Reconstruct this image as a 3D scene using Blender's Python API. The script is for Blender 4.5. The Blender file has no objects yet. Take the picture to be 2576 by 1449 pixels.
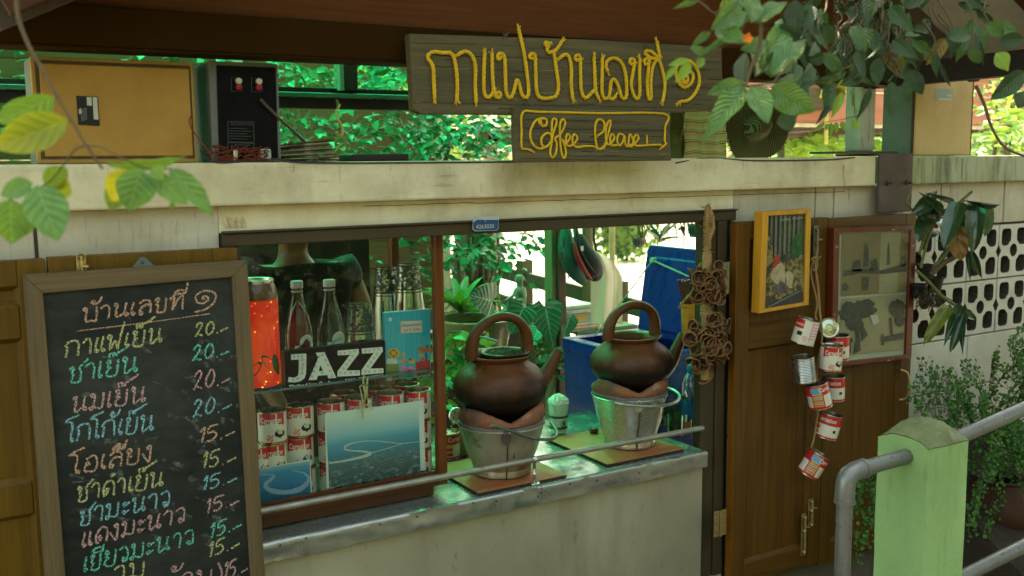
import bpy, math, random
from math import sin, cos, pi, radians, sqrt, exp
from mathutils import Vector, Matrix, Quaternion, noise as mnoise
random.seed(7)
V = Vector
# ------------------------------------------------------------ camera, light, exposure
EYE = V((0.0, -2.35, 1.62)); FPX = 2504.0
_y, _p, _r = map(radians, (31.055, 7.182, -0.623))
FWD = V((sin(_y)*cos(_p), cos(_y)*cos(_p), -sin(_p)))
_r0 = V((cos(_y), -sin(_y), 0)); _u0 = _r0.cross(FWD)
RGT = _r0*cos(_r)+_u0*sin(_r); UPV = -_r0*sin(_r)+_u0*cos(_r)
sc = bpy.context.scene
cam = bpy.data.cameras.new('camera'); camo = bpy.data.objects.new('camera', cam)
sc.collection.objects.link(camo); sc.camera = camo
camo.matrix_world = Matrix((( RGT.x, UPV.x, -FWD.x, EYE.x), (RGT.y, UPV.y, -FWD.y, EYE.y), (RGT.z, UPV.z, -FWD.z, EYE.z), (0, 0, 0, 1)))
cam.sensor_width = 36; cam.lens = 36*FPX/2576; cam.clip_start = .05; cam.clip_end = 400
cam.dof.use_dof = True; cam.dof.focus_distance = 2.85; cam.dof.aperture_fstop = 4.5
w = bpy.data.worlds.new('World'); sc.world = w; w.use_nodes = True
nt = w.node_tree; bg = nt.nodes['Background']
sky = nt.nodes.new('ShaderNodeTexSky'); sky.sky_type = 'NISHITA'; sky.sun_disc = False
SUN_EL, SUN_AZ = radians(58), radians(12)
sky.sun_elevation = SUN_EL; sky.sun_rotation = SUN_AZ; sky.dust_density = 4.0; sky.air_density = 1.0; sky.ozone_density = .6
tint = nt.nodes.new('ShaderNodeMix'); tint.data_type = 'RGBA'; tint.blend_type = 'MULTIPLY'; tint.inputs[0].default_value = 1
nt.links.new(sky.outputs[0], tint.inputs[6]); tint.inputs[7].default_value = (1, .915, .63, 1); nt.links.new(tint.outputs[2], bg.inputs[0]); bg.inputs[1].default_value = 0.13
sl = bpy.data.lights.new('sun', 'SUN'); sl.energy = 3.2; sl.angle = radians(.6); sl.color = (1, .95, .84)
so = bpy.data.objects.new('sun', sl); sc.collection.objects.link(so)
sd = V((sin(SUN_AZ)*cos(SUN_EL), cos(SUN_AZ)*cos(SUN_EL), sin(SUN_EL)))
so.rotation_euler = sd.to_track_quat('Z', 'Y').to_euler(); so.location = (0, 0, 8)
sc.view_settings.view_transform = 'Standard'; sc.view_settings.look = 'None'
sc.view_settings.gamma = 1; sc.view_settings.exposure = 3.0
sc.cycles.max_bounces = 10; sc.cycles.transparent_max_bounces = 24; sc.cycles.use_denoising = True
sc.cycles.caustics_reflective = False; sc.cycles.caustics_refractive = False; sc.cycles.sample_clamp_indirect = 6
# ------------------------------------------------------------ a pixel of the photograph to a point in the place
def ray(u, v): return FWD+RGT*((u-1288)/FPX)-UPV*((v-724.5)/FPX)
def P(u, v, y=0.): d = ray(u, v); return EYE+d*((y-EYE.y)/d.y)
def Pz(u, v, z): d = ray(u, v); return EYE+d*((z-EYE.z)/d.z)
def Px(u, v, x): d = ray(u, v); return EYE+d*((x-EYE.x)/d.x)
def Pd(u, v, t): return EYE+ray(u, v)*t
# ------------------------------------------------------------ objects
def wl(o):
    l = V(o.location)
    while o.parent: o = o.parent; l = l+V(o.location)
    return l
def tag(o, label=None, cat=None, group=None, kind=None):
    if label: o['label'] = label
    if cat: o['category'] = cat
    if group: o['group'] = group
    if kind: o['kind'] = kind
    return o
def thing(name, loc, label, cat, group=None):
    o = bpy.data.objects.new(name, None); sc.collection.objects.link(o); o.location = loc
    o.empty_display_size = .05
    return tag(o, label, cat, group)
def link(name, me, parent=None, loc=(0, 0, 0)):
    o = bpy.data.objects.new(name, me); sc.collection.objects.link(o)
    o.location = loc
    if parent:
        o.parent = parent; o.location = V(loc)-wl(parent)
    return o
def dup(o, loc, rot=None, label=None, group=None, parent=None):
    c = o.copy(); sc.collection.objects.link(c)
    if parent: c.parent = parent
    else: c.location = loc
    if rot is not None: c.rotation_euler = rot
    if label: c['label'] = label
    if group: c['group'] = group
    for ch in list(o.children): dup(ch, None, parent=c)
    return c
def frame_of(pts):
    n = len(pts); T = []
    for i in range(n):
        a = pts[max(0, i-1)]; b = pts[min(n-1, i+1)]; t = (b-a)
        T.append(t.normalized() if t.length > 1e-9 else V((0, 0, 1)))
    up = V((0, 0, 1)) if abs(T[0].z) < .9 else V((1, 0, 0))
    N = [(up-T[0]*up.dot(T[0])).normalized()]
    for i in range(1, n):
        q = T[i-1].rotation_difference(T[i]); k = q @ N[-1]; k = (k-T[i]*k.dot(T[i])).normalized(); N.append(k)
    return T, N
def smooth(pts, k=5, closed=False):
    pts = [V(p) for p in pts]
    if len(pts) < 3: return pts
    out = []; n = len(pts)
    for i in range(n-1):
        p0 = pts[max(0, i-1)]; p1 = pts[i]; p2 = pts[i+1]; p3 = pts[min(n-1, i+2)]
        for j in range(k):
            t = j/k
            out.append(.5*((2*p1)+(p2-p0)*t+(2*p0-5*p1+4*p2-p3)*t*t+(3*p1-p0-3*p2+p3)*t**3))
    out.append(pts[-1]); return out
class MB:
    def __init__(s): s.v = []; s.f = []; s.m = []; s.x = None
    def add(s, vs, fs, m=0):
        b = len(s.v)
        s.v += [V(p) if s.x is None else s.x @ V(p) for p in vs]
        for f in fs: s.f.append([i+b for i in f]); s.m.append(m)
        return s
    def box(s, a, b, m=0, tap=0):
        (x0, y0, z0), (x1, y1, z1) = a, b
        if x0 > x1: x0, x1 = x1, x0
        if y0 > y1: y0, y1 = y1, y0
        if z0 > z1: z0, z1 = z1, z0
        return s.add([(x0, y0, z0), (x1, y0, z0), (x1, y1, z0), (x0, y1, z0), (x0, y0, z1), (x1, y0, z1), (x1, y1, z1), (x0, y1, z1)],
                     [(0, 3, 2, 1), (4, 5, 6, 7), (0, 1, 5, 4), (1, 2, 6, 5), (2, 3, 7, 6), (3, 0, 4, 7)], m)
    def beam(s, a, b, w, h, m=0, up=(0, 0, 1)):
        a, b = V(a), V(b); t = (b-a).normalized(); up = V(up); sd_ = t.cross(up).normalized(); u = sd_.cross(t)
        vs = [q+sd_*i*w/2+u*j*h/2 for q in (a, b) for i, j in ((-1, -1), (1, -1), (1, 1), (-1, 1))]
        return s.add(vs, [(0, 1, 2, 3), (7, 6, 5, 4), (0, 4, 5, 1), (1, 5, 6, 2), (2, 6, 7, 3), (3, 7, 4, 0)], m)
    def tube(s, pts, r, n=8, m=0, cap=True):
        pts = [V(p) for p in pts]; T, N = frame_of(pts); vs = []; fs = []
        for i, p in enumerate(pts):
            ri = r[i] if isinstance(r, (list, tuple)) else r
            B = T[i].cross(N[i])
            for k in range(n):
                a = 2*pi*k/n; vs.append(p+(N[i]*cos(a)+B*sin(a))*ri)
        for i in range(len(pts)-1):
            for k in range(n):
                a = i*n+k; b = i*n+(k+1) % n; fs.append((a, b, b+n, a+n))
        if cap: fs.append(tuple(range(n-1, -1, -1))); fs.append(tuple(range((len(pts)-1)*n, len(pts)*n)))
        return s.add(vs, fs, m)
    def lathe(s, prof, c=(0, 0, 0), n=32, m=0, mf=None, fn=None, arc=2*pi, a0=0):
        c = V(c); vs = []; full = abs(arc-2*pi) < 1e-6; k_ = n if full else n+1
        for (r, z) in prof:
            for k in range(k_):
                a = a0+arc*k/n; q = V((r*cos(a), r*sin(a), z))
                if fn: q = fn(q, a, r, z)
                vs.append(c+q)
        for i in range(len(prof)-1):
            for k in range(n):
                a = i*k_+k; b = i*k_+(k+1) % k_
                s.add([], [], m); s.f.append([len(s.v)+t for t in (a, b, b+k_, a+k_)]); s.m.append(mf(i, k) if mf else m)
        s.v += [p if s.x is None else s.x @ p for p in vs]
        return s
    def poly(s, pts, m=0): return s.add(pts, [tuple(range(len(pts)))], m)
    def prism(s, pts, d, m=0):
        n = len(pts); d = V(d); a = [V(p) for p in pts]; b = [p+d for p in a]
        return s.add(a+b, [tuple(range(n)), tuple(range(2*n-1, n-1, -1))]+[(i, i+n, (i+1) % n+n, (i+1) % n) for i in range(n)], m)
    def grid(s, fn, nu, nv, m=0):
        vs = [fn(i/nu, j/nv) for j in range(nv+1) for i in range(nu+1)]
        fs = [(j*(nu+1)+i, j*(nu+1)+i+1, (j+1)*(nu+1)+i+1, (j+1)*(nu+1)+i) for j in range(nv) for i in range(nu)]
        return s.add(vs, fs, m)
    def rope(s, pts, r, m=0, pitch=None, strands=3, n=5, fray=0):
        pts = [V(p) for p in pts]; pitch = pitch or r*7
        L = [0]
        for a, b in zip(pts, pts[1:]): L.append(L[-1]+(b-a).length)
        tot = L[-1]; ns = max(4, int(tot/(pitch/7))); q = []; j = 0
        for i in range(ns+1):
            d = tot*i/ns
            while j < len(L)-2 and L[j+1] < d: j += 1
            t = (d-L[j])/max(1e-9, L[j+1]-L[j]); q.append(pts[j].lerp(pts[j+1], min(1, t)))
        T, N = frame_of(q)
        for k in range(strands):
            qq = []
            for i, p in enumerate(q):
                a = 2*pi*(k/strands+tot*i/ns/pitch); B = T[i].cross(N[i])
                qq.append(p+(N[i]*cos(a)+B*sin(a))*r*.52)
            s.tube(qq, r*.56, n, m)
        for _ in range(int(tot*fray)):
            i = random.randrange(len(q)); d = V((random.gauss(0, 1), random.gauss(0, 1), random.gauss(0, 1))).normalized()
            a = q[i]; s.tube([a, a+d*r*1.4+T[i]*r*.6, a+d*r*(1.8+random.random()*1.2)+T[i]*r*2], [r*.07, r*.05, r*.03], 3, m)
        return s
    def build(s, name, mats, parent=None, smooth_=False, bev=0, loc=None, cloc=None, sub=0, uv=None):
        me = bpy.data.meshes.new(name)
        xs = [p.x for p in s.v]; ys = [p.y for p in s.v]; zs = [p.z for p in s.v]
        c = V(loc) if loc is not None else V(((min(xs)+max(xs))/2, (min(ys)+max(ys))/2, min(zs)))
        me.from_pydata([p-c for p in s.v], [], s.f); me.validate()
        if not isinstance(mats, (list, tuple)): mats = [mats]
        for m in mats: me.materials.append(m)
        if len(mats) > 1 and len(me.polygons) == len(s.m): me.polygons.foreach_set('material_index', s.m)
        if smooth_:
            me.polygons.foreach_set('use_smooth', [True]*len(me.polygons))
            try: me.set_sharp_from_angle(angle=radians(smooth_ if smooth_ is not True else 42))
            except Exception: pass
        me.update()
        o = link(name, me, parent, c)
        if bev:
            b = o.modifiers.new('bevel', 'BEVEL'); b.width = bev; b.segments = 2; b.limit_method = 'ANGLE'; b.angle_limit = radians(35)
        if sub:
            b = o.modifiers.new('sub', 'SUBSURF'); b.levels = b.render_levels = sub
        return o
# ------------------------------------------------------------ materials
def newmat(name):
    m = bpy.data.materials.new(name); m.use_nodes = True
    return m, m.node_tree, m.node_tree.nodes['Principled BSDF'], m.node_tree.nodes['Material Output']
def ncoord(t, stretch=(1, 1, 1), world=False):
    g = t.nodes.new('ShaderNodeNewGeometry') if world else t.nodes.new('ShaderNodeTexCoord')
    mp = t.nodes.new('ShaderNodeMapping'); mp.inputs['Scale'].default_value = stretch
    t.links.new(g.outputs['Position' if world else 'Object'], mp.inputs[0]); return mp.outputs[0]
def nnoise(t, co, scale, detail=6, rough=.6, dist=0):
    n = t.nodes.new('ShaderNodeTexNoise'); n.inputs['Scale'].default_value = scale; n.inputs['Detail'].default_value = detail
    n.inputs['Roughness'].default_value = rough; n.inputs['Distortion'].default_value = dist; t.links.new(co, n.inputs['Vector']); return n.outputs[0]
def nramp(t, s, a, b, c0=(0, 0, 0, 1), c1=(1, 1, 1, 1)):
    r = t.nodes.new('ShaderNodeValToRGB'); r.color_ramp.elements[0].position = a; r.color_ramp.elements[1].position = max(b, a+.001)
    r.color_ramp.elements[0].color = c0; r.color_ramp.elements[1].color = c1; t.links.new(s, r.inputs[0]); return r.outputs[0]
def nmix(t, f, a, b, mode='MIX'):
    m = t.nodes.new('ShaderNodeMix'); m.data_type = 'RGBA'; m.blend_type = mode
    for s, x in ((m.inputs[0], f), (m.inputs[6], a), (m.inputs[7], b)):
        if isinstance(x, (int, float)): s.default_value = x
        elif isinstance(x, tuple): s.default_value = x if len(x) == 4 else (*x, 1)
        else: t.links.new(x, s)
    return m.outputs[2]
def surf(name, c1, c2=None, rough=.65, metal=0, scale=5, stretch=(1, 1, 1), lo=.3, hi=.7, bump=.15, bscale=40, bdist=.002, spots=(), coat=0, spec=.25,
         world=False, rvar=.15, transl=0, dist=0, emis=None, vary=0, sheen=0):
    m, t, b, out = newmat(name); c2 = c2 or tuple(x*.75 for x in c1)
    co = ncoord(t, stretch, world)
    n = nnoise(t, co, scale, dist=dist); f = nramp(t, n, lo, hi); col = nmix(t, f, c1, c2)
    for (sc_, ss, a, b_, cc, op) in spots:
        co2 = ncoord(t, ss, world); k = nramp(t, nnoise(t, co2, sc_, 8, .65), a, b_)
        mu = t.nodes.new('ShaderNodeMath'); mu.operation = 'MULTIPLY'; mu.inputs[1].default_value = op; t.links.new(k, mu.inputs[0])
        col = nmix(t, mu.outputs[0], col, cc)
    if vary:
        oi = t.nodes.new('ShaderNodeObjectInfo'); hs = t.nodes.new('ShaderNodeHueSaturation')
        mr = t.nodes.new('ShaderNodeMapRange'); mr.inputs[3].default_value = 1-vary; mr.inputs[4].default_value = 1+vary
        t.links.new(oi.outputs['Random'], mr.inputs[0]); t.links.new(mr.outputs[0], hs.inputs['Value']); t.links.new(col, hs.inputs['Color'])
        mr2 = t.nodes.new('ShaderNodeMapRange'); mr2.inputs[3].default_value = .5+vary*.06; mr2.inputs[4].default_value = .5-vary*.06
        t.links.new(oi.outputs['Random'], mr2.inputs[0]); t.links.new(mr2.outputs[0], hs.inputs['Hue']); col = hs.outputs[0]
    t.links.new(col, b.inputs['Base Color'])
    b.inputs['Metallic'].default_value = metal; b.inputs['Specular IOR Level'].default_value = spec
    b.inputs['Coat Weight'].default_value = coat; b.inputs['Coat Roughness'].default_value = .15
    if sheen: b.inputs['Sheen Weight'].default_value = sheen
    rr = nramp(t, nnoise(t, ncoord(t, stretch, world), scale*3.1), .3, .7, (max(0, rough-rvar),)*3+(1,), (min(1, rough+rvar),)*3+(1,))
    t.links.new(rr, b.inputs['Roughness'])
    if bump:
        bp = t.nodes.new('ShaderNodeBump'); bp.inputs['Strength'].default_value = bump; bp.inputs['Distance'].default_value = bdist
        t.links.new(nnoise(t, co, bscale, 5), bp.inputs['Height']); t.links.new(bp.outputs[0], b.inputs['Normal'])
    if emis:
        b.inputs['Emission Color'].default_value = (*emis[0], 1); b.inputs['Emission Strength'].default_value = emis[1]
    if transl:
        tr = t.nodes.new('ShaderNodeBsdfTranslucent'); t.links.new(col, tr.inputs[0]); mx = t.nodes.new('ShaderNodeMixShader'); mx.inputs[0].default_value = transl
        t.links.new(b.outputs[0], mx.inputs[1]); t.links.new(tr.outputs[0], mx.inputs[2]); t.links.new(mx.outputs[0], out.inputs[0])
    return m
def plain(name, c, rough=.5, metal=0, coat=0, emis=None): return surf(name, c, tuple(x*.88 for x in c), rough, metal, bump=0, rvar=.05, coat=coat, scale=12, emis=emis)
def wood(name, c1, c2, rough=.5, axis='z', grain=1., bump=.25, coat=0, spots=()):
    st = {'x': (1.6, 50, 50), 'z': (50, 50, 1.6), 'y': (50, 1.6, 50)}[axis]; spots = tuple(spots)+((2.6, {'x': (.5, 3, 3), 'z': (3, 3, .5), 'y': (3, .5, 3)}[axis], .45, .75, tuple(v*.55 for v in c2), .6),)
    return surf(name, c1, c2, rough, scale=2.2*grain, stretch=st, lo=.32, hi=.68, bump=bump, bscale=5*grain, bdist=.002, coat=coat, spots=spots, dist=.35)
def glassy(name, tint=(.95, 1, .97), rough=.02, refl=.12, facing=.55):
    m, t, b, out = newmat(name); t.nodes.remove(b)
    tr = t.nodes.new('ShaderNodeBsdfTransparent'); tr.inputs[0].default_value = (*tint, 1)
    gl = t.nodes.new('ShaderNodeBsdfGlossy'); gl.inputs['Roughness'].default_value = rough
    lw = t.nodes.new('ShaderNodeLayerWeight'); lw.inputs[0].default_value = .35
    mr = t.nodes.new('ShaderNodeMapRange'); mr.inputs[3].default_value = refl; mr.inputs[4].default_value = facing
    pw = t.nodes.new('ShaderNodeMath'); pw.operation = 'POWER'; pw.inputs[1].default_value = 3.0; lw.inputs[0].default_value = .5
    t.links.new(lw.outputs['Facing'], pw.inputs[0]); t.links.new(pw.outputs[0], mr.inputs[0]); mx = t.nodes.new('ShaderNodeMixShader')
    t.links.new(mr.outputs[0], mx.inputs[0]); t.links.new(tr.outputs[0], mx.inputs[1]); t.links.new(gl.outputs[0], mx.inputs[2]); t.links.new(mx.outputs[0], out.inputs[0])
    return m
def leafmat(name, c1, c2, vein, rough=.4, veins=9, transl=.3, coat=.0, vwidth=.16, vary=.25, tipc=None, bump=.5, blot=None):
    m, t, b, out = newmat(name)
    uv = t.nodes.new('ShaderNodeUVMap'); sp = t.nodes.new('ShaderNodeSeparateXYZ'); t.links.new(uv.outputs[0], sp.inputs[0])
    def ma(op, a, b_=None, c=None):
        n = t.nodes.new('ShaderNodeMath'); n.operation = op
        for i, x in enumerate((a, b_, c)):
            if x is None: continue
            if isinstance(x, (int, float)): n.inputs[i].default_value = x
            else: t.links.new(x, n.inputs[i])
        return n.outputs[0]
    ax = ma('ABSOLUTE', ma('SUBTRACT', sp.outputs[0], .5))             # 0 midrib .. .5 edge
    ph = ma('MULTIPLY', ma('SUBTRACT', sp.outputs[1], ma('MULTIPLY', ax, .55)), veins)
    fr = ma('ABSOLUTE', ma('SUBTRACT', ma('FRACT', ph), .5))            # .5 at vein
    vn = nramp(t, fr, .5-vwidth, .5); mid = nramp(t, ax, .0, .035, (1, 1, 1, 1), (0, 0, 0, 1))
    vv = ma('MAXIMUM', ma('MULTIPLY', vn, .55), mid)
    nz = nnoise(t, ncoord(t), 3.0, 4); col = nmix(t, nramp(t, nz, .35, .65), c1, c2)
    if tipc: col = nmix(t, nramp(t, sp.outputs[1], .35, .8), col, tipc)
    if blot: col = nmix(t, nramp(t, nnoise(t, ncoord(t), 7, 3), .6, .66), col, blot)
    col = nmix(t, vv, col, vein)
    oi = t.nodes.new('ShaderNodeObjectInfo'); hs = t.nodes.new('ShaderNodeHueSaturation')
    mr = t.nodes.new('ShaderNodeMapRange'); mr.inputs[3].default_value = 1-vary; mr.inputs[4].default_value = 1+vary
    t.links.new(oi.outputs['Random'], mr.inputs[0]); t.links.new(mr.outputs[0], hs.inputs['Value']); t.links.new(col, hs.inputs['Color'])
    t.links.new(hs.outputs[0], b.inputs['Base Color']); b.inputs['Roughness'].default_value = rough; b.inputs['Coat Weight'].default_value = coat
    b.inputs['Specular IOR Level'].default_value = .5
    bp = t.nodes.new('ShaderNodeBump'); bp.inputs['Strength'].default_value = bump; bp.inputs['Distance'].default_value = .01
    hgt = ma('MULTIPLY', ma('COSINE', ma('MULTIPLY', ph, 2*pi)), .25); hgt = ma('SUBTRACT', hgt, ma('MULTIPLY', mid, .6))
    t.links.new(hgt, bp.inputs['Height']); t.links.new(bp.outputs[0], b.inputs['Normal'])
    tr = t.nodes.new('ShaderNodeBsdfTranslucent'); t.links.new(nmix(t, .6, hs.outputs[0], (.35, .5, .03), 'MIX') if transl > .2 else hs.outputs[0], tr.inputs[0])
    mx = t.nodes.new('ShaderNodeMixShader'); mx.inputs[0].default_value = transl
    t.links.new(b.outputs[0], mx.inputs[1]); t.links.new(tr.outputs[0], mx.inputs[2]); t.links.new(mx.outputs[0], out.inputs[0])
    return m
# ------------------------------------------------------------ leaves
def leaf_mesh(shape, mat, nu=4, nv=8, bend=.12, fold=.1, wav=0, key={}):
    k = (shape, mat.name, nu, nv, bend, fold, wav)
    if k in key: return key[k]
    prof = {'oval': lambda t: sin(pi*min(1, t**.85))**.8 if 0 < t < 1 else 0, 'lance': lambda t: sin(pi*t**.75)**1.15 if 0 < t < 1 else 0,
            'obov': lambda t: (sin(pi*t**1.35))**.75 if 0 < t < 1 else 0, 'strap': lambda t: min(1, (t*7)**.6)*(1-t**5)**.8 if 0 < t < 1 else 0,
            'heart': lambda t: (1-t)**.62*1.35*min(1, (t*7+.25)) if t < 1 else 0}[shape]
    vs = []; fs = []; uv = []
    for j in range(nv+1):
        t = j/nv
        for i in range(nu+1):
            s = i/nu*2-1; w_ = prof(t)*.5
            if t in (0, 1) and shape != 'heart': w_ = .004
            y = t
            if shape == 'heart': y = t-.22*(abs(s)**1.2)*max(0, 1-t*3.2)
            vs.append((s*w_, y, -bend*t*t+abs(s)*fold*prof(t)*.5+wav*sin(t*17+s*2)*abs(s)*.05)); uv.append((i/nu, t))
    for j in range(nv):
        for i in range(nu):
            a = j*(nu+1)+i; fs.append((a, a+1, a+nu+2, a+nu+1))
    me = bpy.data.meshes.new('leaf'); me.from_pydata(vs, [], fs); me.materials.append(mat)
    l = me.uv_layers.new(name='UVMap')
    for lp in me.loops: l.data[lp.index].uv = uv[lp.vertex_index]
    me.polygons.foreach_set('use_smooth', [True]*len(me.polygons)); me.update(); key[k] = me
    return me
def leaf_at(me, base, tip, width, roll=0, parent=None, name='leaf', nrm=None):
    base, tip = V(base), V(tip); y = tip-base; L = y.length; y.normalize()
    nrm = V(nrm) if nrm is not None else (EYE-base)
    z = (nrm-y*nrm.dot(y)); z = z.normalized() if z.length > 1e-6 else V((0, 0, 1)); z = Quaternion(y, roll) @ z; x = y.cross(z)
    o = bpy.data.objects.new(name, me); sc.collection.objects.link(o)
    M = Matrix(((x.x, y.x, z.x), (x.y, y.y, z.y), (x.z, y.z, z.z)))
    o.rotation_euler = M.to_euler(); o.scale = (width, L, L); o.location = base
    if parent: o.parent = parent; o.location = base-wl(parent)
    return o
# ------------------------------------------------------------ lettering
def text_geo(s, size=1., off=0.0, ax='LEFT', space=1., shear=0, xs=1.):
    c = bpy.data.curves.new('t', 'FONT'); c.body = s; c.size = size; c.offset = off*size; c.align_x = ax; c.space_character = space; c.shear = shear
    c.resolution_u = 3
    o = bpy.data.objects.new('t', c); sc.collection.objects.link(o)
    dg = bpy.context.evaluated_depsgraph_get(); me = bpy.data.meshes.new_from_object(o.evaluated_get(dg))
    vs = [(v.co.x*xs, v.co.y) for v in me.vertices]; fs = [tuple(p.vertices) for p in me.polygons]
    bpy.data.objects.remove(o); bpy.data.curves.remove(c); bpy.data.meshes.remove(me)
    return vs, fs
def text_on(s, org, xd, yd, width, mat, name='lettering', parent=None, off=0, shear=0, space=1, lift=.0006, hs=None):
    vs, fs = text_geo(s, 1., off, shear=shear, space=space)
    if not vs: return None
    x0 = min(v[0] for v in vs); x1 = max(v[0] for v in vs); k = width/(x1-x0); kh = k if hs is None else hs
    xd, yd = V(xd).normalized(), V(yd).normalized(); n = xd.cross(yd).normalized()
    mb = MB(); mb.add([V(org)+xd*(a-x0)*k+yd*b*kh+n*lift for a, b in vs], fs)
    return mb.build(name, mat, parent)
def ribbon(mb, pts, wd, n, m=0):
    """a flat stroke of width wd lying in the plane with normal n"""
    k = len(pts); L = []; n = V(n)
    for i in range(k):
        t = (pts[min(k-1, i+1)]-pts[max(0, i-1)]); t = t.normalized() if t.length > 1e-9 else V((1, 0, 0))
        s_ = t.cross(n).normalized(); ww = wd*(.8+.4*random.random())
        L.append((pts[i]-s_*ww/2, pts[i]+s_*ww/2))
    vs = [q for a in L for q in a]
    mb.add(vs, [(2*i, 2*i+1, 2*i+3, 2*i+2) for i in range(k-1)], m)
# ------------------------------------------------------------ shared materials
M = {}
M['cream'] = surf('cream_paint', (.74, .66, .47), (.60, .51, .32), .75, scale=3, bump=.35, bscale=60, world=True,
    spots=((2.2, (1, 1, 1.5), .46, .72, (.30, .24, .11), .65), (7, (1, 1, .5), .52, .75, (.26, .20, .10), .5), (9, (1, 1, 9), .60, .78, (.10, .075, .04), .5), (60, (1, 1, .5), .72, .78, (.08, .05, .03), .6), (14, (4, 4, .5), .64, .75, (.12, .09, .05), .4)))
M['plaster'] = surf('grey_plaster', (.58, .53, .42), (.45, .39, .28), .8, scale=4, bump=.6, bscale=70, bdist=.003, world=True,
    spots=((3, (1, 1, .7), .44, .70, (.24, .18, .09), .6), (50, (1, 1, .6), .64, .73, (.05, .04, .03), .75), (14, (5, 5, .4), .58, .72, (.06, .05, .035), .6)))
M['mossy'] = surf('mossy_paint', (.46, .45, .33), (.26, .29, .13), .8, scale=4, stretch=(1, 1, .5), bump=.4, bscale=60, world=True,
    spots=((7, (2.2, 2.2, .25), .48, .66, (.05, .065, .03), .8), (40, (1, 1, 1), .7, .76, (.03, .03, .02), .7)))
M['block'] = surf('block_grey', (.60, .57, .50), (.50, .46, .38), .82, scale=6, bump=.5, bscale=90, world=True,
    spots=((2.5, (1, 1, 1), .5, .72, (.24, .22, .15), .55), (45, (1, 1, .7), .7, .77, (.07, .06, .04), .6)))
M['mortar'] = plain('mortar', (.13, .11, .085), .9)
M['dark'] = surf('dark_wood', (.020, .014, .009), (.012, .009, .006), .8, world=True)
M['brownpaint'] = surf('brown_paint', (.062, .043, .021), (.045, .031, .016), .5, scale=4, world=True, bump=.2, spots=((50, (1, 1, .4), .7, .75, (.35, .3, .22), .5), (5, (1, 1, .5), .5, .7, (.05, .035, .02), .4)))
M['roofbeam'] = surf('roof_beam', (.034, .0135, .0012), (.024, .010, .001), .75, scale=2, world=True, bump=.1, spec=.05, spots=((3, (1, 1, 1), .6, .8, (.2, .07, .03), .35),))
M['siding'] = wood('siding', (.115, .032, .0012), (.075, .020, .001), .75, 'x', .8, bump=.5)
M['teak'] = wood('teak', (.125, .056, .005), (.075, .031, .003), .5, 'z', .8, coat=.04, spots=((4, (1, 1, .6), .62, .8, (.05, .025, .01), .4),))
M['teakx'] = wood('teak_rail', (.12, .054, .005), (.07, .029, .003), .5, 'x', .8, coat=.04)
M['teakedge'] = wood('teak_edge', (.20, .075, .005), (.14, .05, .004), .45, 'z', .7, bump=.1)
M['teakL'] = wood('teak_gold', (.14, .070, .003), (.095, .045, .002), .5, 'z', .8, coat=.03)
M['steel'] = surf('galvanised', (.42, .43, .40), (.30, .31, .29), .34, .85, scale=7, bump=.1, bscale=12, world=True, spots=((26, (1, 1, 1), .7, .76, (.12, .06, .03), .8), (4, (1, 1, 3), .55, .8, (.25, .24, .2), .4)))
M['sheet'] = surf('tin_sheet', (.50, .45, .33), (.38, .34, .24), .5, .35, scale=1.6, stretch=(1, 1, .7), bump=.06, bscale=25, world=True,
    spots=((60, (1, 1, .35), .67, .72, (.10, .06, .03), .8), (1.5, (1, 1, 1), .45, .72, (.26, .22, .15), .6), (3.5, (1.5, 1, .22), .5, .72, (.17, .13, .07), .55), (30, (1, 1, .5), .62, .72, (.2, .14, .08), .5), (12, (1, 1, 1), .66, .75, (.5, .45, .33), .5)))
M['countertop'] = surf('counter_top', (.40, .44, .40), (.32, .36, .33), .22, .7, scale=5, bump=.08, bscale=9, world=True, spots=((30, (1, 1, 1), .68, .74, (.2, .15, .09), .6),))
M['pipe'] = surf('painted_pipe', (.20, .205, .20), (.16, .16, .16), .36, .55, scale=14, bump=.1, spots=((30, (1, 1, 1), .70, .74, (.03, .03, .03), .7),))
M['railpipe'] = surf('old_pipe', (.36, .34, .29), (.25, .23, .19), .45, .6, scale=20, bump=.2, spots=((30, (1, 1, 1), .6, .7, (.16, .12, .08), .6),))
M['brass'] = surf('brass', (.5, .38, .16), (.32, .22, .09), .4, .8, scale=20)
M['barge'] = surf('barge_paint', (.075, .030, .016), (.055, .022, .012), .7, world=True, spec=.1)
M['rust'] = surf('rusty_steel', (.10, .075, .06), (.07, .05, .042), .6, .3, world=True, spots=((8, (1, 1, 1), .5, .7, (.13, .06, .03), .5),))
M['black'] = plain('black', (.012, .012, .012), .45)
M['white'] = plain('white', (.75, .74, .70), .5)
M['rubber'] = plain('grey_cable', (.03, .03, .035), .5)
M['jute'] = surf('jute', (.36, .23, .09), (.24, .145, .055), .9, scale=60, bump=.4, bscale=200)
M['glass'] = glassy('pane_glass', (.96, .985, .97), .01, .008, .35)
M['plastic'] = glassy('clear_plastic', (.93, .96, .94), .08, .10, .55)
M['bark'] = surf('bark', (.14, .10, .06), (.07, .05, .03), .9, scale=6, stretch=(4, 4, .8), bump=.9, bscale=14, bdist=.01)
M['barkp'] = surf('pale_bark', (.34, .28, .20), (.2, .16, .11), .9, scale=6, stretch=(4, 4, 1), bump=.7, bscale=14, bdist=.01)
M['twig'] = surf('twig', (.12, .085, .04), (.08, .06, .03), .8, scale=20)
M['twigg'] = surf('green_twig', (.13, .15, .04), (.09, .09, .03), .7, scale=20)
M['soil'] = surf('soil', (.035, .024, .014), (.02, .014, .009), .95, scale=10, bump=1, bscale=30, bdist=.01)
# ------------------------------------------------------------ ground, water, far bank
g = MB(); g.box((-150, -60, -3.2), (160, 130, -1.25))
tag(g.build('ground', surf('earth', (.13, .11, .06), (.09, .08, .04), .95, scale=.6, world=True)), kind='structure')
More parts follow.
